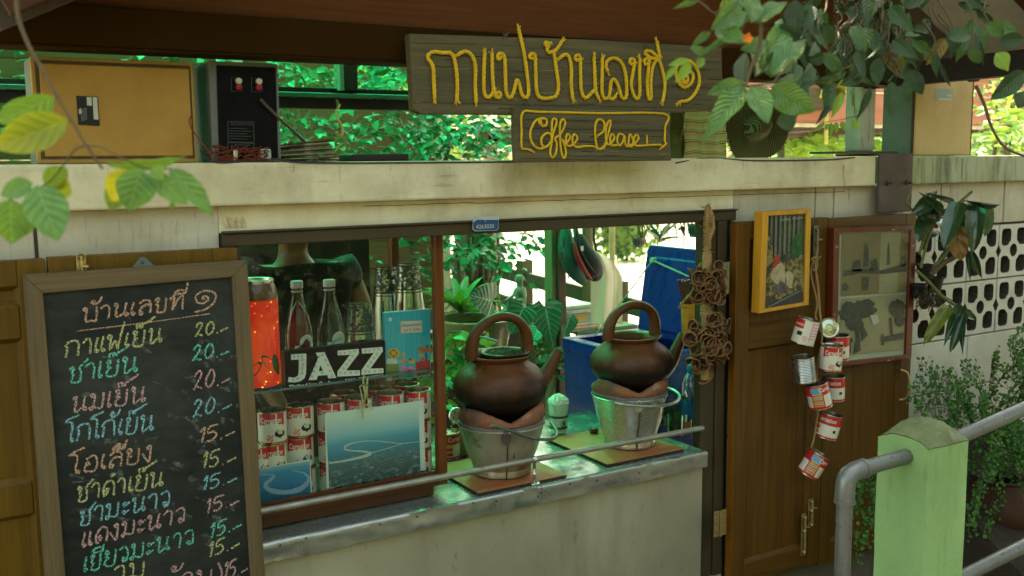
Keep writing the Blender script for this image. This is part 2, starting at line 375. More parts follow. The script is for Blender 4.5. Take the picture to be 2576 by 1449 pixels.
# near bank: edge runs under the balustrade of the canal
FA, FB = Pd(1120, 612, 8.1), Pd(1640, 742, 5.05); FA.z = FB.z = .9
fd = (FB-FA).normalized(); fn = V((fd.y, -fd.x, 0))
if fn.dot(V((1.5, 1, .9))-FA) < 0: fn = -fn
e0 = FA-fd*9; e1 = FB+fd*14
bank = MB(); q = [e0, e1, e1+fn*16, e0+fn*16+V((-6, 0, 0))]
bank.prism([V((p.x, p.y, 0)) for p in q], (0, 0, -1.6))
tag(bank.build('terrace', surf('terrace_concrete', (.2, .18, .14), (.13, .115, .09), .85, scale=2, world=True)), kind='structure')
wt = MB(); wt.box((-80, -20, -1.0), (110, 34, -.98))
tag(wt.build('water', surf('canal_water', (.50, .47, .34), (.44, .42, .31), .25, scale=.5, world=True, bump=.25, bscale=3, bdist=.02)), kind='structure')
fb = MB(); fb.box((-80, 30, -1.2), (120, 90, -.55)); tag(fb.build('far_bank', surf('bank_earth', (.20, .22, .08), (.15, .15, .06), .9, scale=.5, world=True)), kind='structure')
# pavement on the near side of the stall
pv = MB(); pv.box((-8, -9, 0.004), (14, -.02, .02)); tag(pv.build('pavement', surf('pavement', (.11, .095, .065), (.075, .065, .045), .9, scale=2, world=True)), kind='structure')
# ------------------------------------------------------------ block wall with coping
wall = thing('block_wall', (1.4, .05, 0), 'cream painted block wall with a serving hatch and pierced ventilation blocks', 'wall')
WX1 = 6.4
c = MB(); c.box((-1.6, -.035, 1.527), (2.868, .14, 1.627)); c.build('coping', M['cream'], wall, bev=.006)
c = MB(); c.box((3.052, -.035, 1.527), (WX1, .14, 1.627)); c.build('coping', M['mossy'], wall, bev=.006)
def blk(x0, x1, z0, z1, m='block', dy=0):
    b = MB(); b.box((x0, dy, z0), (x1, .1, z1)); return b.build('block', M[m], wall, bev=.003)
bk = MB(); bk.box((-1.6, .012, 0), (.618, .098, 1.522)); bk.box((2.236, .012, 0), (3.06, .098, 1.522)); bk.build('mortar', M['mortar'], wall)
for x0, x1 in ((-1.6, -.2), (-.192, .222), (.23, .6155)): blk(x0, x1, 1.20, 1.526, 'plaster', random.uniform(-.001, .001))
blk(.6155, 2.24, 1.462, 1.526, 'cream')
c = MB()
for (pu, pv_) in (((1288, 513), (1720, 493)),):
    pts = []
    for i in range(60):
        t = i/59; a = P(900+t*1240, 0, -.001); z = 1.515-.006*t+.0035*mnoise.noise(V((t*22, 3, 0)))+.0015*mnoise.noise(V((t*90, 3, 0))); pts.append(V((a.x, -.0008, z)))
    ribbon(c, pts, .0016, (0, -1, 0))
c.build('crack', plain('crack', (.09, .05, .03), .9), wall)
for x0, x1 in ((2.24, 2.61), (2.616, 2.70), (2.706, 3.06), ): blk(x0, x1, 1.365, 1.526, 'plaster', random.uniform(-.001, .002))
for x0, x1 in ((2.24, 2.65), (2.656, 3.06)):
    for z0, z1 in ((.21, .72), (.726, 1.36)): blk(x0, x1, z0, z1, 'block')
for r, (z0, z1, off) in enumerate(((1.366, 1.526, 3.28), (.735, .93, 3.48), (.53, .729, 3.29), (.325, .524, 3.48), (.12, .319, 3.29), (.0, .114, 3.48))):
    x = off-.39*(1 if off < 3.4 else 1)
    first = True
    while x < WX1:
        x0 = max(x+.003, 3.064 if r < 1 else 3.064); x1 = x+.387
        if x1 > x0+.02: blk(x0, min(x1, WX1), z0, z1, 'block' if r else 'plaster', random.uniform(-.0015, .002))
        x += .39
# pierced blocks
def pierced_mesh():
    cu = bpy.data.curves.new('p', 'CURVE'); cu.dimensions = '2D'; cu.fill_mode = 'BOTH'; cu.extrude = .045
    def sp(pts):
        s_ = cu.splines.new('POLY'); s_.points.add(len(pts)-1); s_.use_cyclic_u = True
        for i, (x, y) in enumerate(pts): s_.points[i].co = (x, y, 0, 1)
    W, Hh = .0955, .1035; d = .014
    sp([(-W, -Hh), (W, -Hh), (W, -d*1.6), (W-d, 0), (W, d*1.6), (W, Hh), (-W, Hh), (-W, d*1.6), (-W+d, 0), (-W, -d*1.6)])
    sp([(.024*cos(a*pi/9), .026*sin(a*pi/9)) for a in range(18)])
    for sx in (-1, 1):
        for sy in (-1, 1):
            pts = []
            cx, cy = sx*.050, sy*.054; hw, hh = .031, .034
            for k in range(24):
                a = 2*pi*k/24; ex = abs(cos(a))**.45*(1 if cos(a) > 0 else -1); ey = abs(sin(a))**.45*(1 if sin(a) > 0 else -1)
                x, y = cx+hw*ex, cy+hh*ey; rr = sqrt(x*x+y*y)
                if rr < .043: x, y = x/rr*.043, y/rr*.043
                pts.append((x, y))
            sp(pts)
    o = bpy.data.objects.new('p', cu); sc.collection.objects.link(o)
    me = bpy.data.meshes.new_from_object(o.evaluated_get(bpy.context.evaluated_depsgraph_get()))
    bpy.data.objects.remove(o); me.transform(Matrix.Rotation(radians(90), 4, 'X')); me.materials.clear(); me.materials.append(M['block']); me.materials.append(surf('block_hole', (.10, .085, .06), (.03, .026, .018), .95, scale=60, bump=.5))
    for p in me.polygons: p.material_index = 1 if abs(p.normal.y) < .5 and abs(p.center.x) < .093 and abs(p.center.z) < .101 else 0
    return me
pm = pierced_mesh()
for r, z in enumerate((1.040, 1.2535)):
    x = 3.155+(.0 if r else 0)
    while x < WX1-.1:
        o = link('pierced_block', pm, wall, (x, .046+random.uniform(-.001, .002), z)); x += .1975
# added sheet, its near-black colour standing for the shade behind the pierced blocks
c = MB(); c.box((3.07, .093, .93), (WX1, .103, 1.364)); tag(c.build('dark_backing', plain('backing_black', (.018, .015, .010), .95)), 'near-black sheet added for the shade behind the pierced blocks', 'board')
# stains and drips that sit on the wall
def streak(name, pts, wd, col, y, cap=.7):
    c = MB(); ribbon(c, smooth([P(u, v, y) for u, v in pts], 5), wd, (0, -1, 0)); m, t, b, out = newmat(name+'_stain'); b.inputs['Base Color'].default_value = (*col, 1); b.inputs['Roughness'].default_value = .9
    mx = t.nodes.new('ShaderNodeMixShader'); tr = t.nodes.new('ShaderNodeBsdfTransparent'); mu = t.nodes.new('ShaderNodeMath'); mu.operation = 'MULTIPLY'; mu.inputs[1].default_value = cap
    t.links.new(nramp(t, nnoise(t, ncoord(t, (1, 1, .12)), 60, 3), .35, .8), mu.inputs[0]); t.links.new(mu.outputs[0], mx.inputs[0]); t.links.new(tr.outputs[0], mx.inputs[1]); t.links.new(b.outputs[0], mx.inputs[2]); t.links.new(mx.outputs[0], out.inputs[0]); return tag(c.build(name, m, wall), kind='stuff')
streak('red_drip', [(854, 418), (855, 440), (856, 462)], .0035, (.22, .035, .015), -.0358); streak('red_drip', [(858, 486), (860, 508)], .003, (.22, .035, .015), -.0358)
streak('red_drip', [(1208, 460), (1212, 484)], .003, (.22, .05, .02), -.0358); streak('red_drip', [(1484, 424), (1490, 414)], .004, (.25, .05, .02), -.0358); streak('red_drip', [(1512, 436), (1516, 424)], .004, (.25, .05, .02), -.0358)
streak('grey_drip', [(2122, 415), (2121, 440), (2125, 462), (2122, 468)], .009, (.10, .10, .09), -.0358, 1)
for k in range(8):
    u = random.choice((430, 436, 442, 470, 520, 350, 300, 390))+random.gauss(0, 12); v0 = 545+random.uniform(0, 20); streak('black_streak', [(u, v0), (u+random.gauss(0, 2), v0+random.uniform(20, 90))], random.uniform(.0015, .0035), (.05, .04, .025), -.0018-.0001*k, .4)
for k in range(9): u = 572+k*5.5; streak('ochre_stain', [(u, 574), (u-3+random.gauss(0, 4), 560), (u-8+random.gauss(0, 5), 542+random.uniform(0, 16))], .007, (.38, .19, .02), -.0012-.0001*k, .9)
for k in range(26):
    u = random.uniform(1340, 2180); v0 = 403+random.uniform(0, 6); streak('dirt_run', [(u, v0), (u+random.gauss(0, 1), v0+random.uniform(10, 40))], random.uniform(.002, .006), (.10, .09, .05), -.0355-.00005*k, .4)
for k in range(22):
    u = random.uniform(180, 1300); v0 = 411+random.uniform(0, 4); streak('dirt_run', [(u, v0), (u+random.gauss(0, 1), v0+random.uniform(8, 40))], random.uniform(.002, .006), (.14, .11, .05), -.0355-.00005*k, .4)
for k in range(16):
    u = random.uniform(2290, 2570); streak('moss_run', [(u, 398), (u+random.gauss(0, 3), 398+random.uniform(15, 55))], random.uniform(.004, .012), (.045, .06, .02), -.0355-.0001*k, .7)
# steel saddle over the coping
br = thing('steel_bracket', (2.96, 0, 1.3), 'brown steel bracket bolted over the coping beneath the roof post', 'bracket')
c = MB(); c.box((2.870, -.047, 1.432), (3.050, -.037, 1.637)); c.box((2.870, -.037, 1.629), (3.050, .15, 1.637)); c.build('plate', M['rust'], br, bev=.004)
c = MB(); c.box((2.74, -.02, 1.638), (3.0, .15, 1.646)); c.build('base_plate', M['rust'], br, bev=.002)
for x in (2.915, 3.02):
    c = MB(); c.x = Matrix.Translation((x, -.047, 1.535)) @ Matrix.Rotation(radians(90), 4, 'X'); c.lathe([(0, .02), (.004, .02), (.004, .006), (.009, .006), (.009, 0), (0, 0)], n=8); c.build('bolt', M['rust'], br)
# ------------------------------------------------------------ gable roof
rf = thing('stall_roof', (1.66, .0, 1.87), 'brown gabled roof of the coffee stall with wooden gable boarding', 'roof')
c = MB(); c.box((-.9, -.06, 1.872), (2.93, .02, 1.957)); c.box((-.9, -.066, 1.866), (2.93, .03, 1.8715)); c.build('tie_beam', M['roofbeam'], rf, bev=.004)
z = 1.958; k = 0
while z < 2.6:
    hw = 1.40-(z-1.95)*1.85; 
    c = MB(); c.prism([(1.66-hw, -.035+.006*(k % 2), z), (1.66+hw, -.035+.006*(k % 2), z), (1.66+hw-.37, -.035+.006*(k % 2), z+.2), (1.66-hw+.37, -.035+.006*(k % 2), z+.2)], (0, .02, 0)); c.build('plank', M['siding'], rf); z += .2035; k += 1
for s in (-1, 1):
    a = V((1.66+s*1.50, 0, 1.93)); b = V((1.66, 0, 2.68)); yy0, yy1 = (-.56, .78) if s > 0 else (-.30, .78)
    c = MB(); c.prism([a+V((0, yy0, 0)), b+V((0, yy0, 0)), b+V((0, yy0, .02)), a+V((0, yy0, .02))], (0, yy1-yy0, 0)); c.build('roof_sheet', surf('underside', (.42, .38, .32), (.33, .29, .24), .7, world=True) if s > 0 else M['roofbeam'], rf)
    c = MB(); c.beam(a+V((0, yy0-.02, -.0)), b+V((0, yy0-.02, 0)), .03, .09); c.build('barge_board', M['barge'], rf, bev=.003)
    for yy in (-.2, .15):
        c = MB(); c.beam(a+V((0, yy, -.03)), b+V((0, yy, -.03)), .04, .05); c.build('rafter', M['rust'], rf)
c = MB(); c.beam((2.915, .05, 1.90), (3.02, -.60, 1.915), .06, .075); c.build('eave_beam', M['dark'], rf, bev=.004)
tl = MB()
for i in range(9):
    y0 = -.6; t = i/9; a = V((3.20, 0, 1.955)).lerp(V((1.66, 0, 2.725)), t); b = V((3.20, 0, 1.955)).lerp(V((1.66, 0, 2.725)), t+.112)
    o = MB(); o.prism([a+V((0, y0, .008)), b+V((0, y0, -.0)), b+V((0, y0, .014)), a+V((0, y0, .022))], (0, 1.38, 0)); o.build('roof_tile', surf('tile_grey', (.5, .48, .44), (.36, .35, .32), .7, world=True) if i == 0 else bpy.data.materials['tile_grey'], rf)
# post that stands on the bracket
c = MB(); c.box((2.878, .045, 1.646), (2.955, .115, 1.90)); po = c.build('roof_post', surf('worn_white_post', (.42, .44, .36), (.30, .33, .26), .5, scale=8, world=True,
    spots=((14, (3, 3, .5), .55, .62, (.22, .08, .03), .9), (40, (1, 1, 1), .68, .72, (.08, .06, .04), .8))), bev=.006)
tag(po, 'worn white steel post with rust streaks holding up the right of the roof', 'post')
# translucent green sheet roofing behind the gable
m, t, b, out = newmat('green_sheeting'); t.nodes.remove(b)
tr = t.nodes.new('ShaderNodeBsdfTranslucent'); tr.inputs[0].default_value = (.035, .50, .235, 1); gl = t.nodes.new('ShaderNodeBsdfTransparent'); gl.inputs[0].default_value = (.05, .62, .22, 1)
mx = t.nodes.new('ShaderNodeMixShader'); mx.inputs[0].default_value = .12; t.links.new(tr.outputs[0], mx.inputs[1]); t.links.new(gl.outputs[0], mx.inputs[2]); t.links.new(mx.outputs[0], out.inputs[0])
gr = thing('green_sheet_roof', (1.5, 2, 2.6), 'green translucent corrugated sheet roof over the yard behind the stall', 'roof')
for i in range(5):
    x0 = -1.6+i*1.02; c = MB()
    c.grid(lambda s, q: V((x0+s*1.04, .80+q*3.4, 2.62+.18*q+.01*sin(s*2*pi*9)+.004*(i % 2))), 54, 3); c.build('roof_sheet', m, gr, smooth_=True)
# ------------------------------------------------------------ serving hatch: frame, counter, sheet front
hf = thing('serving_hatch', (1.42, 0, .25), 'brown painted timber surround of the open serving hatch', 'hatch')
c = MB(); c.box((.618, -.018, 1.431), (2.236, .09, 1.462)); c.box((.618, -.026, 1.4622), (2.236, -.005, 1.468)); c.build('lintel', M['brownpaint'], hf, bev=.003)
c = MB(); c.box((2.104, -.012, .27), (2.158, .002, 1.4305)); c.build('jamb', M['brownpaint'], hf, bev=.003)
c = MB(); c.box((2.161, -.018, .27), (2.198, .09, 1.4305)); c.build('jamb', M['brownpaint'], hf, bev=.003)
c = MB(); c.box((2.198, .01, .21), (2.236, .09, 1.4305)); c.build('jamb', M['brownpaint'], hf)
c = MB(); c.box((.618, -.012, .27), (.66, .09, 1.4305)); c.build('jamb', M['brownpaint'], hf)
ct = thing('counter', (1.4, .26, 0), 'zinc topped serving counter with a riveted metal edge', 'counter')
c = MB()
c.grid(lambda s, q: V((.66+s*1.444, -.035+q*.62, .706+.0016*mnoise.noise(V((s*9, q*5, 1))))), 40, 16); c.box((.66, -.03, .66), (2.1035, .585, .703)); c.build('top', M['countertop'], ct, smooth_=True)
for x0, x1 in ((.66, 1.4785), (1.480, 2.1035)):
    c = MB()
    def eg(s, q, x0=x0, x1=x1):
        x = x0+s*(x1-x0); w_ = .002*mnoise.noise(V((x*9, q*2, 4)))+.0015*mnoise.noise(V((x*31, q*2, 9)))
        a = q*1.0
        if q < .15: return V((x, -.036-.010*q/.15, .7085-.004*q/.15+w_*.3))
        return V((x, -.046+w_, .7045-.048*(q-.15)/.85+(w_*1.6 if q > .9 else 0)))
    c.grid(eg, 90, 8); c.build('edge_strip', M['steel'], ct, smooth_=60)
for (u, v) in ((957, 1319), (1249, 1261), (1434, 1218), (1502, 1209), (1360, 1240), (1354, 1248), (1609, 1189), (1190, 1262), (705, 1372), (770, 1350), (1050, 1300)):
    nl = MB(); p = P(u, v, -.047); nl.x = Matrix.Translation((p.x, -.0475, min(.70, max(.662, p.z)))) @ Matrix.Rotation(radians(90), 4, 'X'); nl.lathe([(0, .002), (.0022, .0015), (.003, 0)], n=8); nl.build('nail', M['rust'], ct)
fr = thing('tin_cladding', (1.4, -.02, .2), 'two dull tin sheets cladding the wall below the counter', 'metal sheet')
for x0, x1, y in ((.62, 1.4790, -.022), (1.4805, 2.1035, -.0205)):
    c = MB(); c.grid(lambda s, q: V((x0+s*(x1-x0), y+.0022*mnoise.noise(V((x0+s*2.2, q*1.7, 2))), .20+q*.462)), 30, 14); c.build('sheet', M['sheet'], fr, smooth_=True)
c = MB(); c.box((.62, -.012, .0), (2.2, .05, .27)); tag(c.build('wall_base', M['plaster'], wall))
# rail over the counter edge
rl = thing('counter_rail', (1.48, -.02, .706), 'thin steel rail running along the counter edge on a chrome post', 'rail')
pA, pB = P(648, 1288, -.02), P(1768, 1077, -.02)
c = MB(); c.tube([pA, pA.lerp(pB, .55)+V((0, 0, .001)), pB], .0087, 14); c.build('bar', M['railpipe'], rl, smooth_=True)
kp = P(1344, 1156, -.02); c = MB()
zb = .709-kp.z
c.lathe([(0, .010), (.006, .0085), (.0098, .002), (.0098, -.003), (.0065, -.010), (.0045, -.013), (.0045, zb+.03), (.006, zb+.028), (.0045, zb+.024), (.0045, zb+.008), (.007, zb+.006), (.016, zb+.003), (.0165, zb)], c=(kp.x, kp.y, kp.z), n=20)
c.build('post', plain('chrome', (.6, .6, .57), .18, 1), rl, smooth_=True)
# utility tag on the lintel
tgp = [(1190, 545), (1255, 541), (1254, 575), (1249, 580), (1196, 582), (1189, 577)]
tg = thing('meter_tag', P(1222, 575, -.03), 'small blue and white enamel number tag nailed on the hatch lintel', 'number tag')
c = MB(); c.prism([P(u, v, -.029) for u, v in tgp], (0, .0015, 0)); c.build('plate', surf('tag_enamel', (.45, .47, .42), (.32, .36, .36), .4, scale=60, world=True), tg)
c = MB(); c.poly([P(u, v, -.0296) for u, v in ((1190, 560), (1200, 553), (1254, 553), (1253, 574), (1248, 579), (1197, 580), (1191, 575))]); c.build('field', plain('tag_blue', (.02, .07, .19), .4), tg)
text_on('4263030', P(1197, 576, -.0299), (1, 0, .0), (0, 0, 1), (P(1243, 572, -.03)-P(1197, 575, -.03)).length, plain('tag_digits', (.42, .45, .42), .5), 'number', tg, off=.01)
text_on('U', P(1219, 559, -.0299), (1, 0, 0), (0, 0, 1), .0045, bpy.data.materials['tag_digits'], 'letter', tg, hs=.014)
# ------------------------------------------------------------ shutters: panelled leaves folded back on the wall
def leaf_door(name, x0, x1, z0, z1, y, mids, label, mat='teak', mx='teakx', edge=None, sw=.055):
    t = thing(name, ((x0+x1)/2, y, z0), label, 'shutter', 'panelled shutters folded back against the wall')
    th = .028
    for a, b in ((x0, x0+sw), (x1-sw, x1)):
        c = MB(); c.box((a, y-th, z0), (b, y, z1), 0)
        o = c.build('stile', [M[mat]], t, bev=.002)
    zz = [z0]+list(mids)+[z1]; rails = [(z0, z0+.075)]+[(m_-.035, m_+.035) for m_ in mids]+[(z1-.055, z1)]
    for a, b in rails:
        c = MB(); c.box((x0+sw+.0005, y-th+.0006, a), (x1-sw-.0005, y-.001, b)); c.build('rail', M[mx], t, bev=.002)
    for (a, b), (a2, b2) in zip(rails, rails[1:]):
        c = MB(); c.box((x0+sw, y-th+.014, b+.0005), (x1-sw, y-.006, a2-.0005)); c.build('panel', M[mat], t)
        X0, X1, Z0, Z1 = x0+sw, x1-sw, b, a2; e = .010
        c = MB()
        for p, q in (((X0, Z0), (X1, Z0)), ((X1, Z0), (X1, Z1)), ((X1, Z1), (X0, Z1)), ((X0, Z1), (X0, Z0))):
            d = V((q[0]-p[0], 0, q[1]-p[1])).normalized(); n = V((-d.z, 0, d.x))
            P0, P1 = V((p[0], 0, p[1])), V((q[0], 0, q[1]))
            o0, o1 = V((0, y-th+.003, 0)), V((0, y-th+.0135, 0))
            c.add([P0+o0, P1+o0, P1+n*e-d*e+o1, P0+n*e+d*e+o1], [(0, 1, 2, 3)])
        c.build('moulding', M[mx], t)
    if edge:
        c = MB(); c.box((x0-.003, y-th+.001, z0+.002), (x0-.0002, y-.001, z1-.002)); c.build('edge_lipping', M[edge], t)
    return t
sh1 = leaf_door('shutter', 2.206, 2.612, .228, 1.428, -.028, (1.055,), 'dark teak shutter leaf beside the hatch, behind the yellow framed picture', edge='teakedge')
sh2 = leaf_door('shutter', 2.618, 3.070, .215, 1.424, -.026, (), 'outer teak shutter leaf behind the old red framed print')
sh3 = leaf_door('shutter', .240, .640, .20, 1.432, -.028, (1.02,), 'golden brown shutter leaf mostly hidden behind the chalkboard', 'teakL', 'teakL')
sh4 = leaf_door('shutter', -.30, .236, .20, 1.430, -.028, (.92, 1.30), 'golden brown shutter leaf at the edge, left of the chalkboard', 'teakL', 'teakL')
def hinge(u, v, h, y, label, mat):
    p = P(u, v, y); t = thing('hinge', p, label, 'hinge')
    for s in (-1, 1):
        c = MB(); c.box((p.x+s*.003, y-.002, p.z-h/2), (p.x+s*.026, y, p.z+h/2)); pl = c.build('plate', mat, t, bev=.0006)
        for k in (-.35, 0, .35):
            c = MB(); c.x = Matrix.Translation((p.x+s*.016, y-.002, p.z+k*h)) @ Matrix.Rotation(radians(90), 4, 'X'); c.lathe([(0, .001), (.0028, 0)], n=8); c.build('screw', M['rust'], pl)
    c = MB(); c.tube([(p.x, y-.004, p.z-h/2), (p.x, y-.004, p.z+h/2)], .0035, 8); c.build('knuckle', mat, t, smooth_=True)
hinge(1811, 1316, .085, -.060, 'rusty brass hinge low on the hatch jamb', M['brass'])
hinge(1818, 700, .10, -.060, 'greenish steel hinge beside the dried peel garland', surf('hinge_green', (.25, .24, .15), (.17, .16, .1), .45, .7))
def bolt(u, v, h, label, mat):
    p = P(u, v, -.06); t = thing('door_bolt', p, label, 'bolt')
    c = MB(); c.box((p.x-.010, -.0615, p.z-h/2), (p.x+.010, -.058, p.z+h/2)); c.build('back_plate', mat, t, bev=.001)
    c = MB(); c.tube([(p.x, -.068, p.z-h*.45), (p.x, -.068, p.z+h*.45)], .0045, 8); c.tube([(p.x, -.068, p.z+h*.2), (p.x+.012, -.078, p.z+h*.2)], .003, 6); c.build('rod', mat, t, smooth_=True)
    for k in (-.4, .1, .42):
        c = MB(); c.x = Matrix.Translation((p.x, -.062, p.z+k*h)) @ Matrix.Rotation(radians(90), 4, 'X'); c.lathe([(.007, -.006), (.0075, 0), (.0075, .008), (.006, .011)], n=10); c.build('loop', mat, t)
bolt(2051, 625, .15, 'pale steel slide bolt at the top between the two right shutters', surf('bolt_steel', (.3, .3, .22), (.2, .18, .12), .45, .7))
bolt(2021, 1345, .15, 'rusty slide bolt at the bottom of the dark shutter', M['brass'])
bolt(2039, 1290, .10, 'small rusty bolt above the bottom slide bolt', M['brass'])
bolt(206, 690, .09, 'dull brass bolt just above the chalkboard top edge', M['brass'])
p = P(2264, 968, -.055)
c = MB(); c.tube(smooth([p+V((0, 0, .055)), p+V((.012, -.02, .045)), p+V((.016, -.028, 0)), p+V((.012, -.02, -.045)), p+V((0, 0, -.055))], 4), .0045, 8)
c.build('pull_handle', M['brass'], sh2, smooth_=True)
# blue grey hanger of the chalkboard
hp = [(333, 672), (349, 652), (356, 646), (366, 648), (388, 668), (388, 674)]
c = MB(); c.prism([P(u, v, -.075) for u, v in hp], (0, .003, 0)); 
bd = thing('chalkboard', (.43, -.085, .55), 'wood framed chalkboard with the handwritten drinks menu in coloured chalk', 'chalkboard')
hg = c.build('hanger_plate', surf('hanger', (.13, .17, .17), (.09, .12, .12), .5, .4), bd)
c = MB(); pp = P(358, 660, -.0755); c.x = Matrix.Translation(pp) @ Matrix.Rotation(radians(90), 4, 'X'); c.lathe([(0, .003), (.004, .001), (.004, 0)], n=8); c.build('nail', M['rust'], hg)
BY = -.086
boardwood = wood('board_frame', (.165, .115, .055), (.10, .068, .034), .7, 'z', .8, bump=.5, spots=((12, (1, 1, .5), .68, .76, (.04, .025, .012), .8),))
boardwoodx = wood('board_frame_x', (.165, .115, .055), (.10, .068, .034), .7, 'x', .8, bump=.5, spots=((12, (.5, 1, 1), .68, .76, (.04, .025, .012), .8),))
TL, TR = P(58, 692, BY), P(622, 655, BY); iTL, iTR = P(108, 738, BY), P(584, 697, BY)
dl = (P(113, 1449, BY)-TL).normalized(); dr = (P(667, 1449, BY)-TR).normalized(); dli = (P(165, 1449, BY)-iTL).normalized(); dri = (P(631, 1449, BY)-iTR).normalized()
Lb = .80
def fr_piece(pts, m_): c = MB(); c.prism(pts, (0, .020, 0)); return c.build('frame_bar', m_, bd, bev=.0015)
fr_piece([TL, TR, iTR, iTL], boardwoodx); fr_piece([TL+dl*.0008, iTL, iTL+dli*Lb, TL+dl*(Lb+.04)], boardwood); fr_piece([iTR, TR+dr*.0008, TR+dr*(Lb+.04), iTR+dri*Lb], boardwood)
fr_piece([iTL+dli*Lb, iTR+dri*Lb, TR+dr*(Lb+.04), TL+dl*(Lb+.04)], boardwoodx)
n2 = 0.008
slate = surf('slate', (.010, .012, .010), (.018, .020, .017), .8, scale=3, stretch=(1, 1, 6), bump=.25, bscale=40, world=True, spots=((3, (1, 1, 1.6), .45, .75, (.085, .09, .078), .5), (6, (1, 1, 30), .62, .8, (.05, .054, .047), .35)))
c = MB(); o_ = V((0, n2, 0)); c.prism([iTL+o_, iTR+o_, iTR+dri*Lb+o_, iTL+dli*Lb+o_], (0, .008, 0)); c.build('slate', slate, bd)
